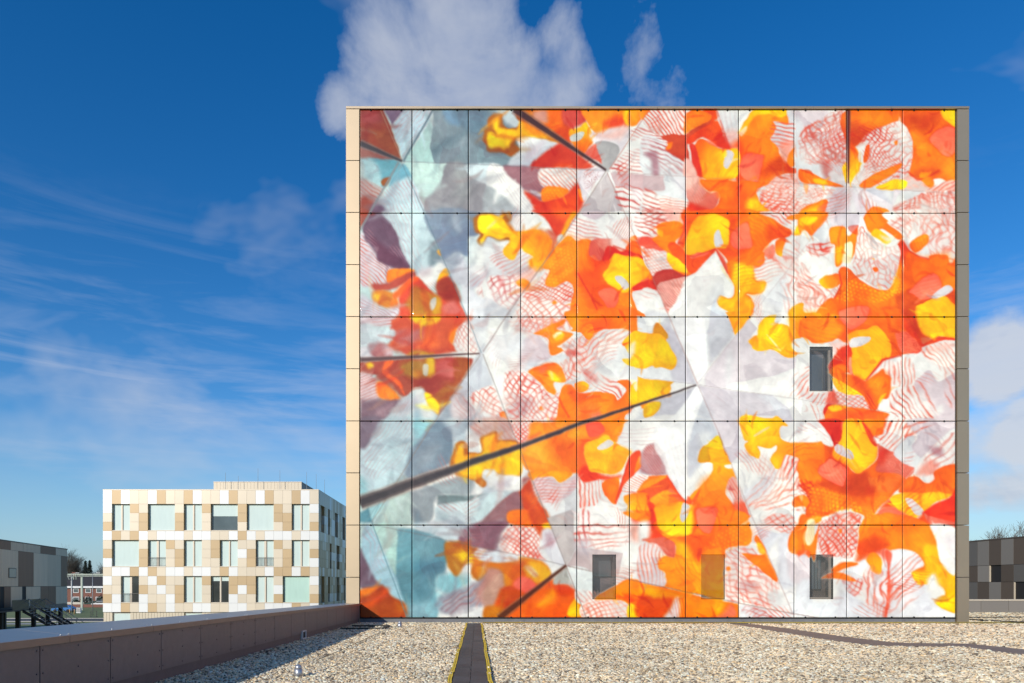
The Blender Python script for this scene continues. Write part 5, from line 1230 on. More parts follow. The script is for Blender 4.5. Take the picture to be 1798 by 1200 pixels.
    P('E4', 'W', '1225,115 1470,170 1470,565 1400,575 1312,445 1270,250', 4, 1)
    P('E4', 'l', '1320,230 1455,220 1455,420 1370,330', 10, 2, .8)
    P('E4', (228, 231, 235), '525,485 600,455 700,595 820,380 1040,362 1155,495 1030,572 1090,685 1205,700 1255,865 1390,952 1470,1015 425,1015 425,765 375,640 450,525', 3, 1)
    P('E4', 'W', '540,520 680,600 640,760 600,900 480,780', 12, 3, .9)
    P('E4', 'O', '600,440 660,378 745,440 755,560 712,592 620,492', 3, 2, c2='Y', g='620,420 730,560')
    N('E4', (226, 124, 104), '620,500 760,560 860,600 830,980 660,980 560,700', '760,620 640,960', '840,600 780,990', 18, .2, .85, 8)
    S('E4', (230, 130, 108), '820,580 1050,380 1150,490 1040,580 1080,680 840,840', '840,640 1100,400', 11, .35, .85, 4)
    S('E4', (230, 150, 132), '840,760 1100,660 1150,760 900,980 830,980', '840,980 1140,680', 15, .22, .75, 6)
    P('E4', (224, 92, 66), '790,380 850,400 830,560 840,700 810,1000 785,990 815,620', 3, 1, .8)
    P('E4', (226, 94, 66), '690,360 830,370 800,460 740,420', 6, 2, .7)
    P('E4', 'G', '700,600 760,620 690,740 650,760', 7, 2, .7)
    N('E4', (218, 96, 80), '380,640 560,640 560,740 500,800 430,750', '400,660 540,780', '440,760 540,650', 10, .3, .85, 5)
    P('E4', (224, 216, 221), '-40,435 60,435 60,665 -40,690', 4, 1)
    P('E4', (228, 233, 239), '-40,695 60,650 60,840 290,840 425,765 700,990 730,1015 -40,1015', 5, 1)
    P('E4', 'G', '330,680 425,640 430,760 340,1000 320,900', 12, 2, .6)
    P('E4', 'W', '300,440 420,410 470,480 340,500', 6, 2, .8)
    P('E4', 'O', '270,545 340,492 440,470 530,490 430,530 300,572', 3, 1)
    P('E4', 'O', '180,640 290,570 400,590 510,660 300,635', 3, 1, .9)
    P('E4', (224, 226, 234), '1090,700 1250,860 1180,1000 1080,960', 10, 3, .7)
    P('E4', 'W', '1180,640 1260,600 1340,760 1250,860 1190,740', 8, 2, .8)
    # ---- second pass: petals that lie over their neighbours, vein fans, bead texture, deep red folds
    F_, D_ = I.Fan, I.Dots
    P('D3', 'Y', '108,870 330,828 480,850 485,930 465,1125 260,1142 150,1085 110,950', 3, 2, c2=(255, 164, 14), g='300,1080 200,860')
    P('D3', (214, 212, 214), '378,840 442,880 382,1018 348,962', 1.5, 1)
    P('D3', 'D', '480,850 560,850 520,960 520,1060 470,1120', 5, 2, .8)
    P('D3', 'P', '538,888 712,905 690,1010 632,1122 520,1060 498,980', 2, 2, edge=(220, 80, 40))
    P('D3', (222, 74, 40), '395,832 425,770 480,850 430,850', 4, 1, .8)
    P('D3', (226, 88, 40), '300,765 380,790 420,835 480,790 540,700 520,800 430,845 360,830', 4, 2, .8)
    P('E3', 'D', '470,230 560,260 520,420 470,380', 6, 3, .6)
    P('E3', 'R', '530,340 560,350 520,470 500,430', 4, 2, .6)
    D_('E3', (255, 182, 40), '580,330 900,120 1000,200 960,300 780,380', '600,320 900,180', 8, .45)
    D_('E3', (255, 186, 44), '150,480 300,440 420,560 400,700 220,680', '160,500 400,560', 9, .4)
    S('E3', (232, 104, 20), '300,440 520,420 550,800 420,760', '330,460 500,760', 9, .25, .4, 4)
    P('D4', 'D', '290,300 300,410 420,482 400,520 330,450 250,430', 5, 2, .6)
    P('D4', 'P', '147,552 248,433 330,450 415,520 397,652 340,658', 1.5, 2, edge=(206, 74, 34))
    S('D4', (250, 176, 156), '180,550 250,450 400,530 380,640', '250,440 360,650', 8, .3, .5, 2)
    D_('D4', (255, 190, 40), '80,690 420,770 570,890 480,930 420,900 100,980', '80,720 480,820', 8, .75)
    D_('D4', (255, 190, 40), '560,1040 640,900 720,780 830,790 700,930', '560,1000 760,800', 7, .5)
    P('D4', (196, 74, 24), '140,640 300,680 480,740 660,720 600,770 420,750 240,710', 6, 2, .6)
    P('D4', (206, 74, 30), '610,690 700,700 660,780 620,760', 5, 2, .6)
    # star petals round the upper right centre
    P('A4', 'W', '455,850 610,640 640,480 590,430 660,350 790,290 905,300 925,235 1035,385 1052,540 1000,710 930,770 700,865', 1.5, 1)
    F_('A4', (224, 112, 90), '470,830 610,640 640,480 590,430 660,350 790,290 905,300 925,235 1035,385 1052,540 1000,710 930,770 720,850', '430,880', 11, 13, .24, .9, 3)
    P('A4', 'N', '600,480 640,470 615,610 580,620', 1.5, 1)
    P('A4', 'O', '540,845 700,730 940,635 905,710 780,790 640,875', 1.5, 1, c2='N', g='880,700 580,850')
    P('A4', 'Y', '710,855 850,795 960,795 1005,830 950,893 730,888', 2, 2)
    P('A4', 'o', '870,430 905,420 900,460 880,465', 2, 1)
    F_('A4', (212, 104, 92), '-20,420 200,230 400,140 418,600 380,760 250,700 180,620 60,640', '430,880', 10, 15, .26, .8, 4)
    F_('A3', (222, 100, 74), '1160,850 1300,765 1450,750 1700,880 1700,1010 1440,1115 1250,1115 1110,990', '1960,850', 15, 12, .24, .8, 4)
    P('B4', 'W', '550,105 640,300 800,400 905,380 928,500 850,765 760,815 600,725 480,640 510,420', 1.5, 1)
    F_('B4', (226, 104, 82), '550,200 640,310 800,405 905,385 926,500 850,762 760,810 600,722 485,640 510,430', '430,-180', 15, 13, .24, .92, 4)
    P('B4', 'O', '668,600 712,598 722,632 690,638', 1.5, 1)
    P('B4', 'Y', '660,515 685,512 680,525', 1.5, 0)
    D_('B4', (255, 196, 50), '430,730 560,745 760,830 850,800 900,840 700,930 330,900', '430,760 800,880', 8, .75)
    D_('B4', (255, 190, 50), '860,780 915,560 945,640 940,840 880,860', '870,760 930,600', 7, .7)
    F_('A4', (222, 112, 94), '900,1040 1200,920 1460,935 1460,1210 960,1210', '430,880', 16, 18, .18, .75, 5)
    D_('B2', (255, 186, 66), '560,600 640,440 760,360 830,380 800,620 620,780 540,740', '560,640 780,420', 7, .6)
    D_('A2', (255, 180, 60), '510,900 620,870 740,890 570,990', '520,900 720,920', 6, .5)
    D_('C4', (255, 214, 90), '285,630 420,690 555,790 430,780 340,740', '290,640 540,790', 7, .8)
    D_('B3', (255, 206, 80), '225,460 330,525 420,635 290,622 240,555', '230,470 400,630', 7, .7)
    F_('E4', (226, 104, 82), '150,120 420,0 560,40 525,160 520,330 450,440 330,420 170,400', '-120,700', 16, 12, .22, .6, 4)
    # deep folds and petal rims in red
    for reg, s_, w_ in (('A3', '440,465 490,560 530,680 550,770', 3), ('A3', '700,130 760,300 825,500', 3), ('B2', '1180,395 1330,445 1470,510', 4), ('B2', '840,650 900,760 960,860 1030,1010', 3.5),
                        ('B3', '405,480 480,500 600,450 690,425', 3), ('B3', '690,430 770,560 805,660', 2.5), ('B3', '400,100 390,250 330,370', 4), ('C4', '605,645 690,540 770,450 950,405', 3.5),
                        ('C4', '1070,190 1150,310 1290,230 1455,245', 4), ('D4', '565,60 640,150 695,260', 4), ('D4', '360,60 350,180 305,285', 4), ('D3', '225,570 290,680 370,800 420,830', 3),
                        ('D2', '1200,830 1290,560 1340,400', 3), ('D2', '1510,760 1545,900 1560,1100', 5), ('C2', '655,800 700,900 760,1000', 3), ('E2', '1450,820 1480,760 1440,660', 4),
                        ('B4', '340,640 370,760 300,890', 3), ('B4', '960,350 1010,440 1100,490 1210,520', 3), ('A4', '1000,715 1100,800 1250,740 1310,700', 3.5), ('D3', '1520,640 1600,830 1545,920', 3)):
        L(reg, (202, 58, 34), s_, w_, .55, 2.2)
    # ---- third pass: many small petal fibres, creases and hatched patches that follow what is already printed
    rg = random.Random(77)
    flow = value_noise(61, 110, 2) * 2.6 + value_noise(62, 260, 1) * 1.5
    def here(x_, y_):
        i_, j_ = min(GW - 1, max(0, int((x_ - MX0) / CELL))), min(GH - 1, max(0, int((y_ - MY0) / CELL)))
        return I.img[j_, i_].copy(), flow[j_, i_]
    def lens(x_, y_, a_, ln_, wd_, bend_):
        pts_ = []
        for t_, s_ in ((-1, 0), (-.5, .8), (0, 1), (.5, .7), (1, 0), (.5, -.5), (0, -.6), (-.5, -.45)):
            u_, v_ = t_ * ln_ / 2, s_ * wd_ / 2 + bend_ * (t_ * t_ - .4)
            pts_.append('%.1f,%.1f' % (x_ + u_ * math.cos(a_) - v_ * math.sin(a_), y_ + u_ * math.sin(a_) + v_ * math.cos(a_)))
        return ' '.join(pts_)
    for k_ in range(150):
        x_, y_ = rg.uniform(760, MX1), rg.uniform(MY0, MY1); c_, a_ = here(x_, y_)
        if c_.min() > 196 and math.hypot(x_ - 1225, (y_ - 660) * .6) > 125:
            w_ = rg.uniform(18, 42); red = (214, 84, 62) if x_ > 960 else (198, 130, 128)
            S('F', red, lens(x_, y_, a_, w_ * 1.9, w_, rg.uniform(-6, 6)), '%.1f,%.1f %.1f,%.1f' % (x_, y_, x_ + 10 * math.cos(a_ + .5), y_ + 10 * math.sin(a_ + .5)), rg.uniform(5.5, 8.5), rg.uniform(.2, .32), rg.uniform(.35, .75), 3.5, 6)
    for k_ in range(1500):
        x_, y_ = rg.uniform(MX0, MX1), rg.uniform(MY0, MY1); c_, a_ = here(x_, y_); a_ += rg.uniform(-.5, .5)
        soft = 1.7 if x_ < 930 else 1.0
        ln_, wd_ = rg.uniform(12, 46) * soft, rg.uniform(2.5, 9) * soft
        sat_ = (c_.max() - c_.min()) / (c_.max() + 1)
        if sat_ > .45:
            q_ = rg.random()
            col_ = c_ * np.array([.93, .72, .66]) if q_ < .5 else np.clip(c_ * np.array([1.03, 1.16, 1.15]), 0, 255) if q_ < .82 else c_ * np.array([.86, .58, .62])
            al_ = rg.uniform(.2, .6)
        elif sat_ < .16 and c_.min() > 150:
            q_ = rg.random(); col_ = c_ * np.array([.87, .865, .885]) if q_ < .55 else np.clip(c_ * 1.06, 0, 250) if q_ < .85 else c_ * np.array([.93, .80, .78]); al_ = rg.uniform(.2, .6)
        else:
            col_ = c_ * rg.choice((.85, 1.12)); al_ = rg.uniform(.15, .4)
        if math.hypot(x_ - 1225, (y_ - 665) * .75) < 150 and sat_ < .16: al_ *= .25
        P('F', tuple(np.clip(col_, 0, 255)), lens(x_, y_, a_, ln_, wd_, rg.uniform(-7, 7)), rg.uniform(1.2, 3.5) * soft, 2, al_)
    # the bright paper star in the middle keeps clean petals
    P('B3', 'W', '690,475 760,600 845,740 862,825 830,885 745,862 695,885 640,1000 600,1215 300,1215 250,1040 340,900 410,740 520,645 600,535', 2, 1, .8)
    P('C3', (243, 244, 242), '255,50 590,50 610,480 580,600 515,680 410,420', 2, 1, .85, smooth=False)
    P('C3', (245, 246, 243), '800,715 1270,600 1450,530 1420,720 1400,800 1220,785 860,732', 3, 1, .8, smooth=False)
    P('C3', (243, 245, 244), '505,705 570,830 470,1100 450,1215 60,1215 120,1080 290,990 420,830', 3, 1, .8, smooth=False)
    P('D3', (241, 243, 242), '110,230 440,40 420,300 410,560 420,720 400,810 300,650 200,480', 4, 1, .75)
    P('C2', (241, 243, 244), '0,250 160,180 300,250 290,420 120,440 0,460', 9, 2, .7)
    # ---- mirror edges and dark rods of the print
    for s, c, w, a in (('668,193 706,283', (170, 130, 110), 1.6, .7), ('760,193 708,284', (92, 112, 122), 3.4, .75), ('700,285 632,405', (138, 142, 146), 4, .8),
                       ('708,284 822,288 1065,300', (120, 116, 122), 1.2, .6), ('706,288 745,375 822,560 845,620', (108, 128, 140), 1.8, .55),
                       ('848,618 893,549 1012,382 1065,300', (150, 126, 122), 2.2, .6), ('848,622 893,739 977,950 994,993', (140, 126, 124), 1.8, .6),
                       ('843,624 752,757 653,917', (150, 130, 116), 1.6, .55), ('1070,298 1140,193', (186, 110, 96), 1.6, .6), ('1070,302 1300,316 1490,328 1678,340', (170, 128, 122), 1.1, .5),
                       ('1066,303 1130,450 1225,675', (176, 128, 118), 1.6, .5), ('1225,673 1300,580 1380,478 1490,330', (186, 168, 168), 1.1, .5),
                       ('1130,663 1225,676 1355,695 1560,724 1678,744', (176, 160, 160), 1.1, .4), ('1226,678 1262,760 1315,895 1392,1078', (172, 140, 134), 1.5, .55),
                       ('657,922 780,948 900,973 994,993', (120, 110, 112), 1.4, .5), ('996,994 1160,1030 1300,1060 1392,1078 1440,1086', (140, 110, 104), 1.8, .6),
                       ('994,993 1030,1086', (150, 126, 120), 2, .6), ('653,918 715,1086', (100, 134, 146), 2.2, .6), ('653,915 668,880 632,930', (120, 150, 158), 1.6, .5),
                       ('1262,760 1275,800', (150, 90, 60), 1.5, .6), ('1590,841 1676,742', (232, 220, 216), 1, .6), ('1542,900 1590,841', (196, 120, 80), 1.2, .6)):
        L('F', c, s, w, a)
    for s, w, w2, c in (('632,252 706,283', 9, 3.5, (74, 68, 68)), ('903,192 1064,299', 11, 3.5, (78, 56, 52)), ('1489.5,192 1489.5,322', 6.5, 2, (92, 44, 34)),
                        ('632,632 842,621', 6.5, 2, (100, 74, 70)), ('994,993 876,1086', 4, 10, (84, 44, 28))):
        L('F', tuple(min(255, v + 55) for v in c), s, w * 1.7, .55, 1.5, w2 * 1.7)
        L('F', c, s, w, .95, 1.4, w2)
    rod = [(632, 883, 21), (724, 850, 18), (823, 814, 12), (915, 783, 8.5), (1014, 746, 7), (1106, 716, 4.6), (1222, 677, 1.8)]
    for k_, c_, a_, bl in ((1.35, (168, 140, 122), .5, 2.5), (1.0, (92, 80, 78), .9, 2.0), (.55, (64, 56, 56), .85, 2.0)):
        up = ' '.join('%.1f,%.1f' % (x_ - .33 * w_ * k_ / 2, y_ - .94 * w_ * k_ / 2) for x_, y_, w_ in rod)
        lo = ' '.join('%.1f,%.1f' % (x_ + .33 * w_ * k_ / 2, y_ + .94 * w_ * k_ / 2) for x_, y_, w_ in rod[::-1])
        P('F', c_, up + ' ' + lo, bl, .8, a_, smooth=False)
    im = I.img
    # tonal drift inside the printed petals and soft folds in the pale paper
    mx, mn = im.max(2), im.min(2); sat = (mx - mn) / (mx + 1)
    nA, nB = value_noise(31, 34, 3), value_noise(32, 90, 2)
    ux = np.clip(np.arange(GW)[None, :] + (nA * 14).astype(int), 0, GW - 1); uy = np.clip(np.arange(GH)[:, None] + (nB * 22).astype(int), 0, GH - 1)
    fold = value_noise(33, 46, 2)[uy, ux]; crease = 1 - np.abs(value_noise(34, 70, 2)[uy, ux])
    kw = np.clip((fold - .1) * 1.6, 0, 1) * np.clip(1 - sat * 3.5, 0, 1) * .34 + np.clip((crease - .93) * 12, 0, 1) * np.clip(1 - sat * 3, 0, 1) * .3
    im = im * (1 - kw[..., None]) + (im * np.array([.89, .878, .885])) * kw[..., None]
    # silky streaks that follow a slowly turning direction, like petal fibres
    th = value_noise(41, 130, 2) * 3.4 + value_noise(42, 300, 1) * 2
    vx, vy = np.cos(th), np.sin(th); src = np.random.RandomState(43).rand(GH, GW) - .5; acc = np.zeros((GH, GW))
    for sgn in (-1, 1):
        gx_, gy_ = np.meshgrid(np.arange(GW, dtype=float), np.arange(GH, dtype=float))
        for _ in range(12):
            ix_, iy_ = np.clip(gx_, 0, GW - 1).astype(int), np.clip(gy_, 0, GH - 1).astype(int)
            acc += src[iy_, ix_]; gx_ += sgn * vx[iy_, ix_] * 1.2; gy_ += sgn * vy[iy_, ix_] * 1.2
    acc = np.clip(acc / acc.std(), -2.2, 2.2)
    pale = np.clip(1 - sat * 4, 0, 1)
    im = im * (1 + acc[..., None] * (pale[..., None] * np.array([.006, .008, .007]) + (1 - pale[..., None]) * np.array([.008, .020, .018])))
    # crumpled-paper facets: piecewise tones with crisp ridges
    rs = np.random.RandomState(51); gxx, gyy = np.meshgrid(np.arange(GW) * CELL, np.arange(GH) * CELL)
    gxx = gxx + 10 * nA; gyy = gyy + 10 * value_noise(52, 34, 2)
    best = np.full((GH, GW), 1e9); tone = np.zeros((GH, GW))
    for sx_, sy_, tn, a_, k_ in zip(rs.rand(330) * GW * CELL, rs.rand(330) * GH * CELL, rs.uniform(-1, 1, 330), rs.uniform(0, 3.14, 330), rs.uniform(.45, 1, 330)):
        dx_, dy_ = gxx - sx_, gyy - sy_
        u_, v_ = dx_ * math.cos(a_) + dy_ * math.sin(a_), (-dx_ * math.sin(a_) + dy_ * math.cos(a_)) * (1 + k_)
        d_ = u_ * u_ + v_ * v_; hit = d_ < best
        best[hit] = d_[hit]; tone[hit] = tn + u_[hit] * .012
    im = im * (1 + np.clip(tone, -1.3, 1.3)[..., None] * (pale[..., None] * np.array([.042, .042, .036]) + (1 - pale[..., None]) * np.array([.02, .055, .05])))
    ko = np.clip(sat * 2 - .9, 0, 1)[..., None]
    im = im * (1 + ko * (np.clip(fold, -1, 1)[..., None] * np.array([.035, .14, .10])))
    kd = np.clip((crease - .9) * 9, 0, 1)[..., None] * ko
    im = im * (1 - kd * np.array([.02, .07, .05]))
    im = np.clip((im - 158) * 1.08 + 157, 0, 255) * np.array([1.015, 1.0, .96])
    gray = im.mean(2, keepdims=True); im = np.clip(gray + (im - gray) * (1 + .14 * np.clip(sat * 1.6, 0, 1)[..., None]), 0, 255)
    mott = 1 + .02 * I.n4[..., None] + .018 * I.n5[..., None]
    im = np.clip(im * mott, 0, 255) / 255.0
    lin = np.where(im <= .04045, im / 12.92, ((im + .055) / 1.055) ** 2.4)
    return lin

# ================================================================= materials
M_champ = mat('champagne metal cladding', (.54, .42, .28), .52, .84, noise=(1.3, .03), rnd=.015)
M_cap = mat('pale metal coping', (.50, .39, .265), .52, .84, noise=(2, .04))
M_core = mat('dark backing', (.035, .033, .03), .9)
M_joint = mat('black joint', (.012, .011, .011), .7)
M_plinth = mat('grey roofing upstand', (.17, .17, .175), .75, noise=(6, .2), bump=(30, .2))
M_taupe = mat('taupe fibre cement', (.185, .152, .146), .5, spec=.4, noise=(9, .10), bump=(140, .12), rnd=.05)
M_taupe_base = mat('taupe upstand', (.155, .122, .118), .6, noise=(5, .12), bump=(60, .15))
M_coping = mat('anodised coping sheet', (.36, .325, .29), .36, .7, noise=(1.6, .08), bump=(2.2, .10))
M_coping_edge = mat('bronze coping edge', (.26, .205, .165), .5, .3, noise=(4, .08))
M_screw = mat('steel screw', (.62, .61, .58), .35, .8)
M_rubber = mat('black rubber tile', (.052, .057, .058), .6, noise=(7, .5, (1, 6, 1)), bump=(90, .35), rnd=.28)
M_yellow = mat('yellow edge marking', (.72, .50, .02), .55, noise=(20, .12))
M_felt = mat('bare roofing membrane', (.215, .175, .135), .8, noise=(2.2, .16), bump=(25, .2))
M_steel = mat('weathered zinc', (.45, .46, .48), .38, .7, noise=(20, .1))
M_cable = mat('black cable', (.02, .02, .02), .6)
M_timber = mat('weathered dark batten', (.055, .048, .035), .8, noise=(30, .2))
M_white = mat('white cladding panel', (.78, .765, .735), .38, .12, noise=(.6, .02), rnd=.03)
M_light = mat('light beige cladding panel', (.68, .575, .435), .40, .15, noise=(.6, .02), rnd=.05)
M_tan = mat('tan cladding panel', (.53, .375, .205), .42, .15, noise=(.6, .03), rnd=.05)
M_ribbed = mat('beige ribbed panel', (.56, .48, .36), .5, .2, noise=(3, .06, (6, 6, .2)))
M_frame = mat('sand window frame', (.62, .53, .42), .45, .2)
M_blind = mat('mint blind behind glass', (.60, .71, .66), .5, coat=1.0, coat_rough=.03, noise=(1.2, .05, (3, 3, .6)))
M_blind_g = mat('green blind behind glass', (.46, .66, .57), .5, coat=1.0, coat_rough=.03, noise=(1.2, .06, (3, 3, .6)))
M_glass_dark = mat('dark window glass', (.03, .035, .034), .06, spec=.8, noise=(.9, .5))
M_glass_grey = mat('grey window glass', (.10, .125, .13), .06, spec=.8, noise=(.5, .3))
M_rail = mat('thin steel railing', (.10, .095, .085), .5, .3)
M_bw_l = mat('grey beige board', (.74, .60, .41), .6, noise=(1.4, .12, (4, 4, .15)), rnd=.08)
M_bw_d = mat('dark brown board', (.26, .15, .08), .6, noise=(1.4, .14, (4, 4, .15)), rnd=.08)
M_stair = mat('dark steel stair', (.02, .02, .02), .6)
M_bal = mat('smoked glass balustrade', (.08, .085, .09), .1, spec=.8)
M_dk1 = mat('grey metal panel', (.225, .20, .172), .5, .1, rnd=.10)
M_dk2 = mat('brown black panel', (.10, .073, .052), .55, .1, rnd=.12)
M_dk3 = mat('slate panel', (.135, .12, .104), .5, .1, rnd=.10)
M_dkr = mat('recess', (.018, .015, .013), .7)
M_sand = mat('sand jamb', (.55, .47, .36), .6)
M_grass = mat('dull winter grass', (.15, .175, .055), .9, noise=(.35, .35), bump=(3, .5))
M_asph = mat('asphalt', (.05, .05, .052), .85, noise=(2, .15))
M_kerb = mat('concrete kerb', (.36, .35, .33), .8)
M_brick = mat('red brick wall', (.20, .085, .06), .85, noise=(4, .25))
M_rooft = mat('dark roof tile', (.04, .036, .035), .7, noise=(3, .2, (1, 1, 4)))
M_wpaint = mat('white paint', (.72, .72, .70), .5)
M_gsteel = mat('pale green steel', (.40, .44, .36), .55)
M_gal = mat('galvanised post', (.33, .34, .34), .5, .4)
M_bark = mat('bare bark', (.105, .085, .062), .9, noise=(6, .2))
M_fir = mat('dark fir needles', (.020, .036, .020), .8, rnd=.1)
M_carb = mat('blue car paint', (.03, .16, .42), .25, coat=1)
M_card = mat('dark green car paint', (.03, .06, .05), .25, coat=1)
M_carw = mat('white car paint', (.75, .75, .74), .25, coat=1)
M_tyre = mat('tyre', (.015, .015, .015), .8)
M_wood = mat('timber bollard', (.36, .23, .11), .8)
M_deck = mat('lower building wall', (.20, .17, .15), .7)

def attr_color(nt, name='print_ink'):
    a = nt.nodes.new('ShaderNodeAttribute'); a.attribute_name = name; return a.outputs['Color']
M_print = bpy.data.materials.new('printed glass'); M_print.use_nodes = True
_p = M_print.node_tree.nodes['Principled BSDF']; _nt = M_print.node_tree
_k = _nt.nodes.new('ShaderNodeVectorMath'); _k.operation = 'SCALE'; _k.inputs['Scale'].default_value = .93
_oi = _nt.nodes.new('ShaderNodeObjectInfo'); _mr = _nt.nodes.new('ShaderNodeMapRange'); _mr.inputs[3].default_value = .885; _mr.inputs[4].default_value = .96
_nt.links.new(_oi.outputs['Random'], _mr.inputs[0]); _nt.links.new(_mr.outputs[0], _k.inputs['Scale'])
_nt.links.new(attr_color(_nt), _k.inputs[0]); _nt.links.new(_k.outputs[0], _p.inputs['Base Color'])
_p.inputs['Roughness'].default_value = .4; _p.inputs['Specular IOR Level'].default_value = .25; _p.inputs['Coat Weight'].default_value = .55; _p.inputs['Coat Roughness'].default_value = .015; _p.inputs['Coat IOR'].default_value = 1.48
M_pane = bpy.data.materials.new('screen printed window glass'); M_pane.use_nodes = True
_nt = M_pane.node_tree; _p = _nt.nodes['Principled BSDF']; _o = _nt.nodes['Material Output']
_nt.links.new(attr_color(_nt), _p.inputs['Base Color']); _p.inputs['Roughness'].default_value = .1
_t = _nt.nodes.new('ShaderNodeBsdfTransparent'); _t.inputs[0].default_value = (.80, .79, .80, 1)
_x = _nt.nodes.new('ShaderNodeMixShader')
_sp = _nt.nodes.new('ShaderNodeSeparateColor'); _sp.mode = 'HSV'; _nt.links.new(attr_color(_nt), _sp.inputs[0])
_cv = _nt.nodes.new('ShaderNodeMapRange'); _cv.inputs[1].default_value = .15; _cv.inputs[2].default_value = 1.0; _cv.inputs[3].default_value = .07; _cv.inputs[4].default_value = .50
_nt.links.new(_sp.outputs[1], _cv.inputs[0]); _nt.links.new(_cv.outputs[0], _x.inputs[0])
_nt.links.new(_t.outputs[0], _x.inputs[1]); _nt.links.new(_p.outputs[0], _x.inputs[2])
_g = _nt.nodes.new('ShaderNodeBsdfGlossy'); _g.inputs['Roughness'].default_value = .02
_fr = _nt.nodes.new('ShaderNodeFresnel'); _fr.inputs[0].default_value = 1.5
_x2 = _nt.nodes.new('ShaderNodeMixShader'); _nt.links.new(_fr.outputs[0], _x2.inputs[0]); _nt.links.new(_x.outputs[0], _x2.inputs[1]); _nt.links.new(_g.outputs[0], _x2.inputs[2])
_nt.links.new(_x2.outputs[0], _o.inputs[0])

# gravel: one ramp of stone colours, used by the loose pebbles (per stone) and by the bed below them (per cell)
STONES = [(0, (0.104, 0.081, 0.052)), (0.1, (0.237, 0.184, 0.12)), (0.22, (0.419, 0.33, 0.211)), (0.36, (0.656, 0.488, 0.28)), (0.48, (0.782, 0.634, 0.419)), (0.6, (0.92, 0.786, 0.549)), (0.72, (0.838, 0.558, 0.26)), (0.8, (0.92, 0.9, 0.66)), (0.91, (0.502, 0.426, 0.31)), (1, (0.92, 0.92, 0.74))]
def stone_mat(name, per_stone):
    m = bpy.data.materials.new(name); m.use_nodes = True; nt = m.node_tree; p = nt.nodes['Principled BSDF']
    r = nt.nodes.new('ShaderNodeValToRGB'); r.color_ramp.interpolation = 'LINEAR'
    while len(r.color_ramp.elements) < len(STONES): r.color_ramp.elements.new(.5)
    for e, (pos, c) in zip(r.color_ramp.elements, STONES): e.position = pos; e.color = (*c, 1)
    if per_stone:
        s = nt.nodes.new('ShaderNodeObjectInfo'); nt.links.new(s.outputs['Random'], r.inputs[0])
        gg = nt.nodes.new('ShaderNodeNewGeometry'); nz = nt.nodes.new('ShaderNodeTexNoise'); nz.inputs['Scale'].default_value = .55; nz.inputs['Detail'].default_value = 6; nt.links.new(gg.outputs['Position'], nz.inputs['Vector'])
        mr = nt.nodes.new('ShaderNodeMapRange'); mr.inputs[1].default_value = .3; mr.inputs[2].default_value = .7; mr.inputs[3].default_value = .82; mr.inputs[4].default_value = 1.14; nt.links.new(nz.outputs['Fac'], mr.inputs[0])
        vm = nt.nodes.new('ShaderNodeVectorMath'); vm.operation = 'SCALE'; nt.links.new(r.outputs[0], vm.inputs[0]); nt.links.new(mr.outputs[0], vm.inputs['Scale']); nt.links.new(vm.outputs[0], p.inputs['Base Color'])
    else:
        g = nt.nodes.new('ShaderNodeNewGeometry'); v = nt.nodes.new('ShaderNodeTexVoronoi'); v.inputs['Scale'].default_value = 24
        nt.links.new(g.outputs['Position'], v.inputs['Vector'])
        s = nt.nodes.new('ShaderNodeSeparateColor'); nt.links.new(v.outputs['Color'], s.inputs[0]); nt.links.new(s.outputs[0], r.inputs[0])
        nt.links.new(r.outputs[0], p.inputs['Base Color'])
        b = nt.nodes.new('ShaderNodeBump'); b.invert = True; b.inputs['Strength'].default_value = .9; b.inputs['Distance'].default_value = .02
        nt.links.new(v.outputs['Distance'], b.inputs['Height']); nt.links.new(b.outputs[0], p.inputs['Normal'])
    p.inputs['Roughness'].default_value = .75
    return m
M_stone = stone_mat('loose river pebble', True); M_bed = stone_mat('pebble bed', False)

# ================================================================= large ground: street level, roof we stand on
GND = -4.0
YF = 26.87                                   # depth of the painted wall
def facX(px): return (px - CX) / F * YF
def facZ(py): return EYE - (py - CY) / F * YF
g = MB(); g.add([(-3000, -800, GND), (3000, -800, GND), (3000, 5000, GND), (-3000, 5000, GND)], [(0, 1, 2, 3)])
tag(g.build('ground', M_grass), kind='structure')
r = MB(); r.add([(-700, 103, GND + .004), (300, 103, GND + .004), (300, 112, GND + .004), (-700, 112, GND + .004)], [(0, 1, 2, 3)])
tag(r.build('road', M_asph), kind='structure')
r = MB(); r.box(-700, 300, 112, 112.3, GND, GND + .12); r.box(-700, 300, 102.7, 103, GND, GND + .12)
tag(r.build('kerb', M_kerb), kind='structure')
r = MB(); r.add([(-700, 96, GND + .006), (300, 96, GND + .006), (300, 99, GND + .006), (-700, 99, GND + .006)], [(0, 1, 2, 3)])
tag(r.build('footpath', M_kerb), kind='structure')
r = MB(); r.add([(-47.5, 55, GND + .008), (-31, 55, GND + .008), (-31, 94, GND + .008), (-47.5, 94, GND + .008)], [(0, 1, 2, 3)])
tag(r.build('bounce_sheet', mat('pale bounce surface', (.46, .43, .38), .85, noise=(1.5, .1))), kind='structure')  # added hidden pale sheet that bounces sunlight onto the boarded wing
# roof deck body under the gravel (the low building the photographer stands on)
r = MB(); r.box(-4.98, 60, -25, 36.8, GND + .01, -.10)
tag(r.build('roof_deck', M_deck), kind='structure')
r = MB()
r.add([(-4.5, -25, gz(-25)), (60, -25, gz(-25)), (60, YF, gz(YF)), (-4.5, YF, gz(YF)), (60, 36.75, gz(36)), (-4.5, 36.75, gz(36))], [(0, 1, 2, 3), (3, 2, 4, 5)])
tag(r.build('gravel_roof', M_bed), kind='structure')
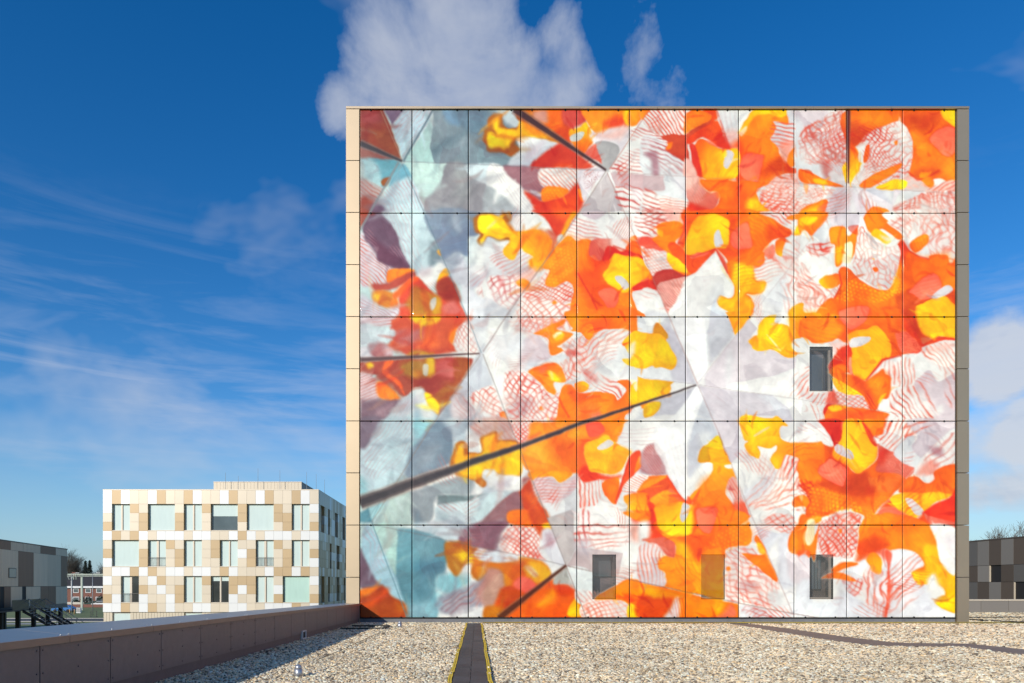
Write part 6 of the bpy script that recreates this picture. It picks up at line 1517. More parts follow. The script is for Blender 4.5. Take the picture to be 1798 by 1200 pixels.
# bare membrane ribbon where the gravel has been swept aside
top_e = [(1276, 1093), (1333, 1098), (1386, 1105), (1489, 1120), (1566, 1129), (1600, 1130.5), (1699, 1131.5), (1798, 1141.5), (1900, 1155), (2050, 1180)]
bot_e = [(1276, 1096), (1360, 1110), (1459, 1126), (1532, 1135.5), (1572, 1136.5), (1640, 1137), (1692, 1137.5), (1745, 1146), (1798, 1151.5), (1900, 1167), (2050, 1200)]
te, be = [onroof(*p) for p in top_e], [onroof(*p) for p in bot_e]
ribbon = te + be[::-1]
b = MB(); b.add([(x, y, gz(y) + .018) for x, y in ribbon], [tuple(range(len(ribbon)))])
tag(b.build('membrane_strip', M_felt), kind='structure')

# ================================================================= painted building
bld = empty('mural_building', (7.3, YF, 0), 'tall cube-shaped building with orange and white floral glass mural front', 'building')
XL, XR, ZT = facX(608), facX(1700), facZ(189)
core = MB(); core.box(XL + .03, XR - .03, YF + .62, YF + 19, GND + .02, ZT - .12); core.build('wall', M_champ, bld)
JX = [632, 723.5, 822.5, 914.5, 1013, 1105.5, 1204, 1297, 1394.5, 1487, 1585, 1678]
JY = [193, 375, 557, 740, 922.5, 1085]
WIN = [(1421.5, 1462, 609, 687.5), (1040, 1081.5, 974, 1052.5), (1231, 1272.5, 974, 1052.5), (1421.5, 1463, 974, 1052.5)]
# backing wall behind the glass with real openings at the four windows
bk = MB(); zc = {}
def back_boxes():
    y0, y1 = YF + .16, YF + .62
    x_lo, x_hi, z_lo, z_hi = facX(632), facX(1678.5), .02, facZ(193)
    rows = [(facZ(1052.5), facZ(974), [(1040, 1081.5), (1231, 1272.5), (1421.5, 1463)]), (facZ(687.5), facZ(609), [(1421.5, 1462)])]
    z = z_lo
    for za, zb, ws in rows:
        bk.box(x_lo, x_hi, y0, y1, z, za)
        x = x_lo
        for a, c in ws:
            bk.box(x, facX(a), y0, y1, za, zb); x = facX(c)
        bk.box(x, x_hi, y0, y1, za, zb); z = zb
    bk.box(x_lo, x_hi, y0, y1, z, z_hi)
back_boxes(); bk.build('backing_wall', M_core, bld)

INKS = paint_mural()
def ink_at(px, py):
    fx = np.clip((px - MX0) / CELL, 0, GW - 1.001); fy = np.clip((py - MY0) / CELL, 0, GH - 1.001)
    ix, iy = fx.astype(int), fy.astype(int); tx, ty = (fx - ix)[..., None], (fy - iy)[..., None]
    return (INKS[iy, ix] * (1 - tx) + INKS[iy, ix + 1] * tx) * (1 - ty) + (INKS[iy + 1, ix] * (1 - tx) + INKS[iy + 1, ix + 1] * tx) * ty
def split(a, b, step): return np.linspace(a, b, max(2, int(round((b - a) / step)) + 1))
def glass_sheet(name, xs, ys, y, hole, material, parent, thick=.03):
    """tessellated glass sheet carrying its print as vertex inks, with side edges; hole = cell rectangle left open"""
    px, py = np.meshgrid(xs, ys); h, w = px.shape
    o = top_of(parent)
    X = (px - CX) / F * YF - o.x; Z = EYE - (py - CY) / F * YF - o.z
    V = np.stack([X, np.full_like(X, y - o.y), Z], -1).reshape(-1, 3)
    idx = np.arange(h * w).reshape(h, w)
    q = np.stack([idx[:-1, :-1], idx[1:, :-1], idx[1:, 1:], idx[:-1, 1:]], -1)
    if hole is not None:
        cx, cy = (px[:-1, :-1] + px[1:, 1:]) / 2, (py[:-1, :-1] + py[1:, 1:]) / 2
        keep = ~((cx > hole[0]) & (cx < hole[1]) & (cy > hole[2]) & (cy < hole[3])); q = q[keep]
    q = q.reshape(-1, 4)
    ring = np.concatenate([idx[0, :-1], idx[:-1, -1], idx[-1, :0:-1], idx[:0:-1, 0]])
    Vb = V[ring].copy(); Vb[:, 1] += thick
    n0 = len(V); k = len(ring); i = np.arange(k); j = (i + 1) % k
    side = np.stack([ring[i], ring[j], n0 + j, n0 + i], -1)
    inks = ink_at(px, py).reshape(-1, 3); allc = np.concatenate([inks, inks[ring]])
    V = np.concatenate([V, Vb]); Q = np.concatenate([q, side])
    me = bpy.data.meshes.new(name)
    me.vertices.add(len(V)); me.vertices.foreach_set('co', V.astype(np.float32).ravel())
    me.loops.add(Q.size); me.loops.foreach_set('vertex_index', Q.astype(np.int32).ravel())
    me.polygons.add(len(Q)); me.polygons.foreach_set('loop_start', np.arange(0, Q.size, 4, dtype=np.int32)); me.polygons.foreach_set('loop_total', np.full(len(Q), 4, np.int32))
    me.update(calc_edges=True)
    a = me.attributes.new('print_ink', 'FLOAT_COLOR', 'POINT'); a.data.foreach_set('color', np.concatenate([allc, np.ones((len(allc), 1))], 1).astype(np.float32).ravel())
    me.materials.append(material)
    return link(name, me, parent)
for c in range(11):
    for r_ in range(5):
        xa, xb, ya, yb = JX[c] + .75, JX[c + 1] - .75, JY[r_] + .7, JY[r_ + 1] - .7
        xs, ys, hole = split(xa, xb, CELL), split(ya, yb, CELL), None
        for w_ in WIN:
            if xa < w_[0] < xb and ya < w_[2] < yb:
                hole = w_
                xs = np.concatenate([split(xa, w_[0], CELL)[:-1], split(w_[0], w_[1], CELL)[:-1], split(w_[1], xb, CELL)])
                ys = np.concatenate([split(ya, w_[2], CELL)[:-1], split(w_[2], w_[3], CELL)[:-1], split(w_[3], yb, CELL)])
        # tiny fitting tolerances: each sheet sits a millimetre or two in or out
        gp = glass_sheet('glass_panel', xs, ys, YF, hole, M_print, bld); gp.location.y += random.uniform(-.003, .003)
M_room = [mat('room seen through window', c_, .5, spec=.3, noise=(1.1, .45)) for c_ in ((.17, .19, .24), (.19, .15, .145), (.10, .065, .05), (.13, .105, .09))]
# windows: printed pane flush with the mural, reveal, frame and a dim room behind
for k, (xa, xb, ya, yb) in enumerate(WIN):
    x0, x1, z0, z1 = facX(xa), facX(xb), facZ(yb), facZ(ya)
    f = MB(); t = .075; yy = YF + .17
    f.box(x0, x0 + t, yy, yy + .07, z0, z1); f.box(x1 - t, x1, yy, yy + .07, z0, z1); f.box(x0 + t, x1 - t, yy, yy + .07, z0, z0 + t); f.box(x0 + t, x1 - t, yy, yy + .07, z1 - t, z1)
    wf = f.build('window', M_frame if k in (0, 3) else M_rail, bld)
    glass_sheet('pane', split(xa + .2, xb - .2, CELL), split(ya + .2, yb - .2, CELL), YF + .004, None, M_pane, wf, .008)
    rm = MB(); rm.box(x0 - .02, x1 + .02, YF + .60, YF + .615, z0 - .02, z1 + .02)
    rm.build('interior', M_room[k], wf)
    cb = MB()
    if k == 0: cb.box(x0 + .10, x1 - .16, YF + .40, YF + .43, z0 + .1, z1 - .15)
    elif k == 3:
        for q in range(3): cb.box(x0 + .30 + q * .13, x0 + .40 + q * .13, YF + .45, YF + .48, z0 + .4, z1 - .05)
    elif k == 2:
        for q in range(4): cb.box(x0 + .08 + .04 * q, x0 + .3 + .03 * q, YF + .45 + .02 * q, YF + .46 + .02 * q, z0 + .2 + .35 * q, z0 + .45 + .35 * q)
    else: cb.box(x0 + .1, x1 - .1, YF + .48, YF + .5, z0 + .9, z1 - .06)
    cb.build('blind', M_glass_grey, wf)
# black fixing clips along the horizontal joints, and the joint channels behind them
OFF = [(19, 72), (20, 79), (18.5, 75), (19.5, 78), (19.5, 72.5), (19.5, 78.5), (20, 73), (19, 78), (19.5, 72), (19.5, 78.5), (19.5, 72.5)]
clip = MB(); clip.tube((0, 0, 0), (0, .05, 0), .036, .030, 8); clip_me = clip.mesh('panel_clip', M_joint)
o_ = top_of(bld)
for py in JY:
    for c in range(11):
        for d in OFF[c]:
            z = facZ(py + (1.2 if py == 193 else -.8 if py == 1085 else 0))
            link('panel_clip', clip_me, bld, (facX(JX[c] + d) - o_.x, YF - .022 - o_.y, z - o_.z))
ch = MB()
for px in JX: ch.box(facX(px) - .03, facX(px) + .03, YF + .034, YF + .155, facZ(1085), facZ(193))
ch.build('joint_rails', M_joint, bld)
# champagne pilaster panels either side, coping above, upstand below
SJ = [193, 283.5, 374.5, 466, 557, 648.5, 740, 831, 922.5, 1014]
for (pa, pb, zend) in ((608, 631, 1062), (1679.5, 1700, 1094.3)):
    for a, c in zip(SJ, SJ[1:] + [zend]):
        block('cladding_panel', bld, facX(pa), facX(pb), YF - .05, YF + .60, facZ(c) + .015, facZ(a) - .015, M_champ)
pl = MB(); pl.box(facX(632), facX(1678), YF + .03, YF + .16, -.05, facZ(1085) - .03); pl.build('plinth', M_plinth, bld)
pl = MB(); pl.box(facX(632), facX(1678.5), YF + .005, YF + .155, facZ(1085) - .035, facZ(1085) + .012); pl.build('bottom_rail', M_joint, bld)
xs = np.linspace(XL, XR, 9)
for a, c in zip(xs[:-1], xs[1:]): block('coping', bld, a + .004, c - .004, YF - .07, YF + .9, ZT - .088, ZT, M_cap)
block('coping', bld, XL, XR, YF + .91, YF + 19, ZT - .085, ZT - .004, M_cap)
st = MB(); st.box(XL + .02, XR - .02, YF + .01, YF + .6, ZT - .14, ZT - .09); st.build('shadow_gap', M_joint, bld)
stg = MB(); st_y = YF - .045
for side, xx in ((-1, XL), (1, XR)):
    for k in range(14):
        for a, c in zip(SJ, SJ[1:] + [1094]):
            y0 = YF + .63 + k * 1.3
            x0, x1 = (xx - .0, xx + .028) if side < 0 else (xx - .028, xx)
            stg.box(x0, x1, y0 + .01, y0 + 1.29, facZ(c) + .015, facZ(a) - .015)
tag(stg.build('side_cladding', M_champ, bld), kind='stuff')

# ================================================================= left parapet (slightly tapering with the roof fall)
XP = -4.39
def par_base(Y): return np.interp(Y, [-25, 6.36, 26.87], [.30, .154, .02])
def par_top(Y): return np.interp(Y, [-25, 6.36, 13.9, 26.87], [1.12, .966, .908, .783])
def par_out(Y): return np.interp(Y, [-25, 7.23, 15.84, 27.2], [1.22, 1.03, .925, .797])
pp = empty('parapet_wall', (XP, 8, 0), 'low taupe panelled parapet with wide metal coping left of the walkway', 'parapet')
jy = [1200 * 4.39 / (828 - x) for x in (70, 194, 283, 352.5, 405.5, 448)]
pitch = 1.385
ys = [jy[0] - pitch * k for k in range(6, 0, -1)] + jy
while ys[-1] + pitch < YF - .3: ys.append(ys[-1] + pitch)
ys = ys + [YF]
CAP_T = .055
for a, c in zip(ys[:-1], ys[1:]):
    a2, c2 = a + .008, c - .008
    b = MB(); lo, hi = .17, CAP_T
    za, zb_ = par_base(a2) + lo, par_base(c2) + lo; ta, tb = par_top(a2) - hi, par_top(c2) - hi
    b.hexa([(XP, a2, za), (XP, c2, zb_), (XP - .03, c2, zb_), (XP - .03, a2, za), (XP, a2, ta), (XP, c2, tb), (XP - .03, c2, tb), (XP - .03, a2, ta)])
    b.build('wall_panel', M_taupe, pp)
b = MB(); n = 12; yy = np.linspace(-9, YF, n)
for a, c in zip(yy[:-1], yy[1:]):
    b.hexa([(XP - .022, a, -.1), (XP - .022, c, -.1), (XP - .56, c, -.1), (XP - .56, a, -.1), (XP - .022, a, par_base(a) + .175), (XP - .022, c, par_base(c) + .175), (XP - .56, c, par_base(c) + .175), (XP - .56, a, par_base(a) + .175)])
    b.hexa([(XP - .034, a, par_base(a) + .17), (XP - .034, c, par_base(c) + .17), (XP - .56, c, par_base(c) + .17), (XP - .56, a, par_base(a) + .17), (XP - .034, a, par_top(a) - CAP_T), (XP - .034, c, par_top(c) - CAP_T), (XP - .56, c, par_top(c) - CAP_T), (XP - .56, a, par_top(a) - CAP_T)], 1)
b.build('upstand', [M_taupe_base, M_joint], pp)
# coping sheets with a dropped front edge
cj = [1200 * 4.37 / (828 - x) for x in (122, 268.5, 366, 436)]
cp = 2.77; cys = [cj[0] - cp * k for k in (5, 4, 3, 2, 1)] + cj
while cys[-1] + cp < YF - .4: cys.append(cys[-1] + cp)
cys.append(YF - .052)
scr = MB(); scr.lathe((0, 0, 0), [(.012, 0), (.013, .006), (.008, .012), (.002, .014)], 8); scr_me = scr.mesh('screw', M_screw)
op = top_of(pp)
for a, c in zip(cys[:-1], cys[1:]):
    a2, c2 = a + .004, c - .004
    b = MB(); xi, xo = XP + .022, -4.99
    m = 4; tt = np.linspace(a2, c2, m)
    for p, q in zip(tt[:-1], tt[1:]):
        b.hexa([(xi, p, par_top(p) - .012), (xi, q, par_top(q) - .012), (xo, q, par_out(q) - .012), (xo, p, par_out(p) - .012), (xi, p, par_top(p)), (xi, q, par_top(q)), (xo, q, par_out(q)), (xo, p, par_out(p))], 0)
        b.hexa([(xi + .004, p, par_top(p) - .075), (xi + .004, q, par_top(q) - .075), (xi - .012, q, par_top(q) - .075), (xi - .012, p, par_top(p) - .075), (xi + .004, p, par_top(p) - .003), (xi + .004, q, par_top(q) - .003), (xi - .012, q, par_top(q) - .003), (xi - .012, p, par_top(p) - .003)], 1)
        b.hexa([(xo, p, par_out(p) - .075), (xo, q, par_out(q) - .075), (xo - .006, q, par_out(q) - .075), (xo - .006, p, par_out(p) - .075), (xo, p, par_out(p) - .003), (xo, q, par_out(q) - .003), (xo - .006, q, par_out(q) - .003), (xo - .006, p, par_out(p) - .003)], 1)
    b.build('coping', [M_coping, M_coping_edge], pp)
    for y in (a2 + .07, (a2 + c2) / 2, c2 - .07):
        if y > 5: link('screw', scr_me, pp, (xi - .05 - op.x, y - op.y, par_top(y) + .004 - op.z))
# screw heads on the wall panels
sc2 = MB(); sc2.tube((-.002, 0, 0), (.006, 0, 0), .011, .009, 7); sc2_me = sc2.mesh('panel_screw', M_taupe_base)
for a, c in zip(ys[:-1], ys[1:]):
    if 5.5 < c < 16:
        for y in (a + .05, (a + c) / 2, c - .05):
            for k in (.10, .5, .92):
                if y in (a + .05, c - .05) or k != .5 or True:
                    z0, z1 = par_base(y) + .17, par_top(y) - .08
                    link('panel_screw', sc2_me, pp, (XP + .001 - op.x, y - op.y, z0 + (z1 - z0) * k - op.z))
# overflow spout through the parapet foot
yv = 1200 * 4.39 / (828 - 533)
sp = empty('overflow_spout', (XP, yv, par_base(yv)), 'small pale square overflow outlet at the foot of taupe parapet', 'outlet')
b = MB(); z0 = par_base(yv) + .02; w = .20; h = .22
for (ya, yb, za, zb) in ((yv - w, yv + w, z0 + h - .03, z0 + h), (yv - w, yv + w, z0, z0 + .03), (yv - w, yv - w + .04, z0 + .03, z0 + h - .03), (yv + w - .04, yv + w, z0 + .03, z0 + h - .03)):
    b.box(XP - .02, XP + .03, ya, yb, za, zb)
b.build('rim', mat('pale grey outlet', (.72, .69, .68), .6), sp)
b = MB(); b.box(XP - .02, XP + .004, yv - w + .03, yv + w - .03, z0 + .03, z0 + h - .03); b.build('opening', M_joint, sp)

# ================================================================= rubber tile walkways with yellow edges
def xc(Y): return -.02 + (Y - 9.5) * .0072
tile_l = .55
tile_me = None
wk = empty('rubber_walkway', (xc(15), 15, gz(15)), 'black rubber tile path with yellow edges running to the mural wall', 'walkway')
ow = top_of(wk)
tm = MB(); tm.box(-.122, .122, -tile_l / 2 + .005, tile_l / 2 - .005, -.02, .035)
for i in range(-3, 4): pass
tile_me = tm.mesh('rubber_tile', M_rubber)
em = MB(); em.box(-.030, .030, -tile_l / 2 + .004, tile_l / 2 - .004, -.02, .034, 1)
for xk in (-.016, .016):
    for q in range(6): em.box(xk - .012, xk + .012, -tile_l / 2 + .012 + q * .09, -tile_l / 2 + .085 + q * .09, .0345, .043, 0)
edge_me = em.mesh('edge_strip', [M_yellow, M_rubber])
Y = 2.0
while Y < 25.75:
    j = random.uniform(-.005, .005)
    for dx, nm, me in ((-.125, 'rubber_tile', tile_me), (.125, 'rubber_tile', tile_me), (-.282, 'edge_strip', edge_me), (.282, 'edge_strip', edge_me)):
        sgn = 1
        x = xc(Y) + dx + j + (.006 * math.sin(Y * 1.7) if abs(dx) > .2 else 0)
        if nm == 'rubber_tile': x = xc(Y) + dx
        o = link(nm, me, wk, (x - ow.x, Y - ow.y, gz(Y) + .004 + random.uniform(0, .004) - ow.z)); o.rotation_euler = (-.0065, 0, random.uniform(-.012, .012))
    Y += tile_l
wk2 = empty('rubber_walkway', (10, 26.2, gz(26.2)), 'narrow black rubber tile path with yellow edges along the mural base', 'walkway')
ow2 = top_of(wk2)
x = .62
while x < 30:
    for dy, nm, me in ((-.125, 'rubber_tile', tile_me), (.125, 'rubber_tile', tile_me), (-.282, 'edge_strip', edge_me), (.282, 'edge_strip', edge_me)):
        o = link(nm, me, wk2, (x - ow2.x, 26.18 + dy + .01 * math.sin(x) - ow2.y, gz(26.2) + .004 + random.uniform(0, .01) - ow2.z)); o.rotation_euler[2] = R(90)
    x += tile_l

# ================================================================= loose pebbles (geometry-node instances on computed points)
def in_poly(x, y, poly):
    inside = np.zeros(x.shape, bool); n = len(poly)
    for i in range(n):
        (ax, ay), (bx, by) = poly[i], poly[(i + 1) % n]
        c = (ay > y) != (by > y)
        if abs(by - ay) > 1e-9: inside ^= c & (x < (bx - ax) * (y - ay) / (by - ay) + ax)
    return inside
rng = np.random.RandomState(5)
PX, PY, PS = [], [], []
for (y0, y1, dens, size) in ((3.0, 9.3, 260, .024), (9.3, 13.5, 760, .0215), (13.5, 19, 420, .028), (19, 26.80, 260, .034), (26.8, 36.5, 120, .042)):
    xa, xb = (-4.42, min(40, .86 * y1 + 1.5)) if y1 < 26.85 else (19.6, 34)
    n = int((xb - xa) * (y1 - y0) * dens)
    x, y = rng.uniform(xa, xb, n), rng.uniform(y0, y1, n)
    keep = x < .86 * y + 1.5
    PX.append(x[keep]); PY.append(y[keep]); PS.append(np.full(keep.sum(), size))
PX, PY, PS = np.concatenate(PX), np.concatenate(PY), np.concatenate(PS)
xcv = -.02 + (PY - 9.5) * .0072
wob = .03 * np.sin(PX * 9) + .02 * np.sin(PX * 23 + PY * 7)
off_walk = (np.abs(PX - xcv) > .318 + .025 * rng.rand(len(PX)) - .045 * (rng.rand(len(PX)) > .93)) | (PY > 25.8)
off_walk &= ~((np.abs(PY - 26.18) < .315) & (PX > .33) & (PX < 30.3))
keep = off_walk & ~in_poly(PX + wob, PY + wob, ribbon) & ~((PY > 26.75) & (PX < 19.6))
PX, PY, PS = PX[keep], PY[keep], PS[keep]; n = len(PX)
PZ = np.array([.02 + .0065 * max(0, 26.87 - y) for y in PY]) + PS * rng.uniform(.05, .55, n) + .042 * (np.abs(PX - xcv[keep]) < .312) * (PY < 25.8)
me = bpy.data.meshes.new('gravel'); me.vertices.add(n); me.vertices.foreach_set('co', np.stack([PX, PY, PZ], 1).astype(np.float32).ravel())
sc = PS[:, None] * np.stack([rng.uniform(.8, 1.5, n), rng.uniform(.7, 1.15, n), rng.uniform(.45, .8, n)], 1) * (rng.uniform(.55, 1.25, n) + .8 * (rng.rand(n) > .985))[:, None]
rt = np.stack([rng.uniform(-.5, .5, n), rng.uniform(-.5, .5, n), rng.uniform(0, 6.283, n)], 1)
for nm, arr in (('stone_scale', sc), ('stone_turn', rt)):
    a = me.attributes.new(nm, 'FLOAT_VECTOR', 'POINT'); a.data.foreach_set('vector', arr.astype(np.float32).ravel())
gr = link('gravel', me); tag(gr, 'beige and grey river pebbles spread over the flat roof', 'gravel', kind='stuff')
me.materials.append(M_stone)
gn = bpy.data.node_groups.new('scatter pebbles', 'GeometryNodeTree')
gn.interface.new_socket('Geometry', in_out='INPUT', socket_type='NodeSocketGeometry'); gn.interface.new_socket('Geometry', in_out='OUTPUT', socket_type='NodeSocketGeometry')
gi, go = gn.nodes.new('NodeGroupInput'), gn.nodes.new('NodeGroupOutput')
ic = gn.nodes.new('GeometryNodeMeshIcoSphere'); ic.inputs['Radius'].default_value = 1; ic.inputs['Subdivisions'].default_value = 2
sm = gn.nodes.new('GeometryNodeSetMaterial'); sm.inputs['Material'].default_value = M_stone
ss = gn.nodes.new('GeometryNodeSetShadeSmooth')
ip = gn.nodes.new('GeometryNodeInstanceOnPoints')
a1 = gn.nodes.new('GeometryNodeInputNamedAttribute'); a1.data_type = 'FLOAT_VECTOR'; a1.inputs[0].default_value = 'stone_scale'
a2_ = gn.nodes.new('GeometryNodeInputNamedAttribute'); a2_.data_type = 'FLOAT_VECTOR'; a2_.inputs[0].default_value = 'stone_turn'
gn.links.new(ic.outputs[0], ss.inputs[0]); gn.links.new(ss.outputs[0], sm.inputs[0]); gn.links.new(sm.outputs[0], ip.inputs['Instance'])
gn.links.new(gi.outputs[0], ip.inputs['Points']); gn.links.new(a1.outputs[0], ip.inputs['Scale']); gn.links.new(a2_.outputs[0], ip.inputs['Rotation'])
gn.links.new(ip.outputs[0], go.inputs[0])
gr.modifiers.new('scatter', 'NODES').node_group = gn

# ================================================================= small things on the roof
def roof_vent(px, py, h, r_, label):
    x, y = onroof(px, py); z = gz(y)
    e = empty('roof_vent', (x, y, z), label, 'vent pipe')
    b = MB(); b.lathe((x, y, z), [(r_, -.03), (r_, h * .62), (r_ * .94, h * .63)], 18); b.build('pipe', M_steel, e)
    b = MB(); b.lathe((x, y, z), [(r_ * .55, h * .62), (r_ * .8, h * .66), (r_ * .82, h * .8), (r_ * .62, h * .92), (r_ * .25, h)], 18); b.build('cap', M_steel, e)
roof_vent(524, 1189, .19, .062, 'short zinc vent pipe with domed cap in gravel beside the parapet shadow')
roof_vent(702, 1103, .24, .075, 'short zinc vent pipe standing in gravel close to the mural base')
# timber batten frame in the far corner
xa, ya = onroof(598, 1106.5); xb, _ = onroof(672, 1106.5); xd, yd = onroof(618, 1102); xe, _ = onroof(682, 1102)
fr = empty('batten_frame', (xa, ya, gz(ya)), 'flat dark batten frame lying on gravel in the corner by the mural', 'frame')
b = MB()
def bar(b, p, q, w, z0, z1):
    d = (Vector((q[0], q[1], 0)) - Vector((p[0], p[1], 0))).normalized(); nn = Vector((-d.y, d.x, 0)) * w
    b.prism([(p[0] - nn.x, p[1] - nn.y), (q[0] - nn.x, q[1] - nn.y), (q[0] + nn.x, q[1] + nn.y), (p[0] + nn.x, p[1] + nn.y)], z0, z1)
zz = gz(ya)
for p, q in (((xa, ya), (xb, ya)), ((xd, yd), (xe, yd))):
    b = MB(); bar(b, p, q, .06, zz + .01, zz + .075); b.build('batten', M_timber, fr)
b = MB(); bar(b, (xb, ya), (xe, yd), .06, zz + .012, zz + .070); b.build('cross_batten', M_timber, fr)
# lightning conductor wire on the gravel and cables to the right
def cable(name, pts, r_, label, m=M_cable, cat='cable'):
    b = MB()
    P = [Vector((*onroof(*p), 0)) for p in pts]
    for p in P: p.z = gz(p.y) + .05 + r_
    for p, q in zip(P[:-1], P[1:]): b.tube(p, q, r_, None, 6)
    tag(b.build(name, m), label, cat)
cable('conductor_wire', [(560, 1163), (600, 1146), (640, 1127), (672, 1112), (697, 1102)], .006, 'thin wire lying on gravel between the two vent pipes')
cable('roof_cable', [(1702, 1087.3), (1760, 1086.6), (1900, 1085.8)], .02, 'dark cable on gravel nearest the taupe rear parapet')
cable('roof_cable', [(1702, 1090.8), (1760, 1094.2), (1850, 1099)], .022, 'dark cable crossing gravel between the other cables right of the mural')

# ================================================================= rear parapet right of the building
YR = 36.75
rp = empty('parapet_wall', (30, YR, 0), 'low grey taupe parapet behind the gravel right of the mural building', 'parapet')
def rX(px): return (px - CX) / F * YR
def rZ(py): return EYE - (py - CY) / F * YR
xj = [rX(1722.5), rX(1771)]; dx = xj[1] - xj[0]
xs_ = [xj[0] - dx * 1.0] + [xj[0] + dx * k for k in range(0, 14)]
xs_[0] = 19.0
for a, c in zip(xs_[:-1], xs_[1:]): block('wall_panel', rp, a + .012, c - .012, YR, YR + .03, rZ(1075.5), rZ(1055.5), M_dk1)
block('upstand', rp, 19.0, xs_[-1], YR + .032, YR + .5, -.05, rZ(1055.6), M_taupe_base)
block('foot', rp, 19.0, xs_[-1], YR - .02, YR + .03, -.05, rZ(1075.8), M_plinth)
block('coping', rp, 19.0, xs_[-1], YR - .03, YR + .55, rZ(1055.3), rZ(1052.8), M_sand)

# ================================================================= dark panelled building behind on the right (its wall runs away from us)
XB = 40.0
db = empty('dark_panel_building', (XB + 6, 50, GND), 'low dark brown and grey panelled building behind the rear parapet', 'building')
def bY(px): return F * XB / (px - CX)
def bZ(py, px): return EYE - (py - CY) / F * bY(px)
zt, z1, z2, z3 = bZ(951.7, 1702), bZ(994.5, 1702), bZ(1022.5, 1702), GND + .02
b = MB(); b.box(XB + .14, XB + 14, 38, 75, GND + .01, zt - .03); b.build('wall', M_dkr, db)
p0 = bY(1779.5); pt = bY(1757.5) - bY(1779.5)
colsA = {0: 'd1', 1: 'd2', 2: 'd1', 3: 'd3', 4: 'd2'}
rowsP = [(zt, z1, 'a'), (z1, z2, 'b'), (z2, EYE - (1052 - CY) / F * bY(1702) - 2.2, 'c')]
pal = {'1': M_dk1, '2': M_dk2, '3': M_dk3}
#          far ........ near (towards the camera); index 0 starts at joint px1779 and goes away from us
seq = {'a': '1213131231', 'b': '2R13213213', 'c': '2132R12312'}
for k in range(-7, 12):
    ya, yb = p0 + pt * k, p0 + pt * (k + 1)
    for zt_, zb_, rr in rowsP:
        s_ = {'a': {-1: '2', 0: '1', 1: '2', 2: '1', 3: '3'}, 'b': {-1: '3', 0: '2', 1: 'R', 2: '1', 3: '2'}, 'c': {-1: 'R', 0: '2', 1: '1', 2: '2', 3: '3'}}[rr].get(k, random.choice('12313'))
        if s_ == 'R':
            block('jamb', db, XB + .005, XB + .13, yb - .02 - .05, yb - .02, zb_ + .01, zt_ - .01, M_sand)
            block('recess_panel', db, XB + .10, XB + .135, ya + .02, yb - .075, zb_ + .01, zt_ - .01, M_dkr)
        else:
            block('cladding_panel', db, XB, XB + .13, ya + .012, yb - .012, zb_ + .012, zt_ - .012, pal[s_])
block('roof_edge', db, XB - .03, XB + 14, 38, 75.02, zt - .03, zt + .07, M_dk2)

# ================================================================= checkered apartment block on the left
YA = 57.0; KA = F / YA
def aX(px): return (px - CX) / KA
def aZ(py): return EYE - (py - CY) / KA
ab = empty('apartment_block', (aX(370), YA + 10, GND), 'pale apartment block chequered in white, beige and tan panels beyond the parapet', 'building')
AX0 = aX(180.6); MOD = (aX(559.5) - AX0) / 24; AX1 = AX0 + 24 * MOD
ZR = aZ(860.2); ZH = aZ(885.2); ROWH = (ZH - aZ(1075.2)) / 12
def az_(r): return ZH - ROWH * r
PD = .30
b = MB(); b.box(AX0 + .32, AX1 - .32, YA + PD + .005, YA + 23, GND + .01, ZR - .05); b.build('wall', M_core, ab)
b = MB(); b.box(AX0, AX1, YA - .012, YA + 23, ZR - .048, ZR + .03); b.build('roof_edge', M_light, ab)
header = 'WBWLLWBLLBWLLWBLLWBLLBWL'
grid = {3: 'WBLBWLWWWLWWLLWBWLWWWLWW', 7: 'LWWBWBLWWLWWLBWLLLWBBWBL', 11: 'WWBLWBLWLLWWLLWWLLWWWBLW'}
part = {0: {0: 'W', 3: 'B', 4: 'L', 8: 'L', 11: 'B', 15: 'B', 19: 'B', 20: 'L', 23: 'W'}, 1: {0: 'L', 3: 'L', 4: 'B', 8: 'B', 11: 'L', 15: 'B', 19: 'B', 20: 'B', 23: 'L'},
        2: {0: 'B', 3: 'L', 4: 'B', 8: 'B', 11: 'L', 15: 'L', 19: 'L', 20: 'B', 23: 'B'}, 4: {0: 'L', 4: 'L', 7: 'B', 8: 'L', 11: 'L', 12: 'B', 15: 'L', 16: 'L', 19: 'B', 20: 'L', 23: 'L'},
        5: {0: 'B', 4: 'B', 7: 'L', 8: 'B', 11: 'L', 12: 'B', 15: 'W', 16: 'B', 19: 'L', 20: 'B', 23: 'B'}, 6: {0: 'W', 4: 'B', 7: 'L', 8: 'B', 11: 'L', 12: 'L', 15: 'L', 16: 'B', 19: 'L', 20: 'B', 23: 'W'},
        8: {0: 'W', 1: 'L', 4: 'L', 5: 'W', 6: 'B', 7: 'L', 8: 'L', 11: 'B', 14: 'B', 15: 'B', 16: 'B', 19: 'L', 23: 'W'}, 9: {0: 'L', 1: 'L', 4: 'B', 5: 'L', 6: 'W', 7: 'L', 8: 'B', 11: 'L', 14: 'B', 15: 'W', 16: 'B', 19: 'W', 23: 'L'},
        10: {0: 'B', 1: 'W', 4: 'W', 5: 'L', 6: 'L', 7: 'W', 8: 'B', 11: 'L', 14: 'W', 15: 'L', 16: 'L', 19: 'B', 23: 'B'}}
for r_, s_ in part.items(): grid[r_] = s_
MP = {'W': M_white, 'L': M_light, 'B': M_tan}
GAP = .006
for c in range(24):
    block('cladding_panel', ab, AX0 + c * MOD + GAP, AX0 + (c + 1) * MOD - GAP, YA, YA + PD, ZH + GAP, ZR - .055, MP[header[c]])
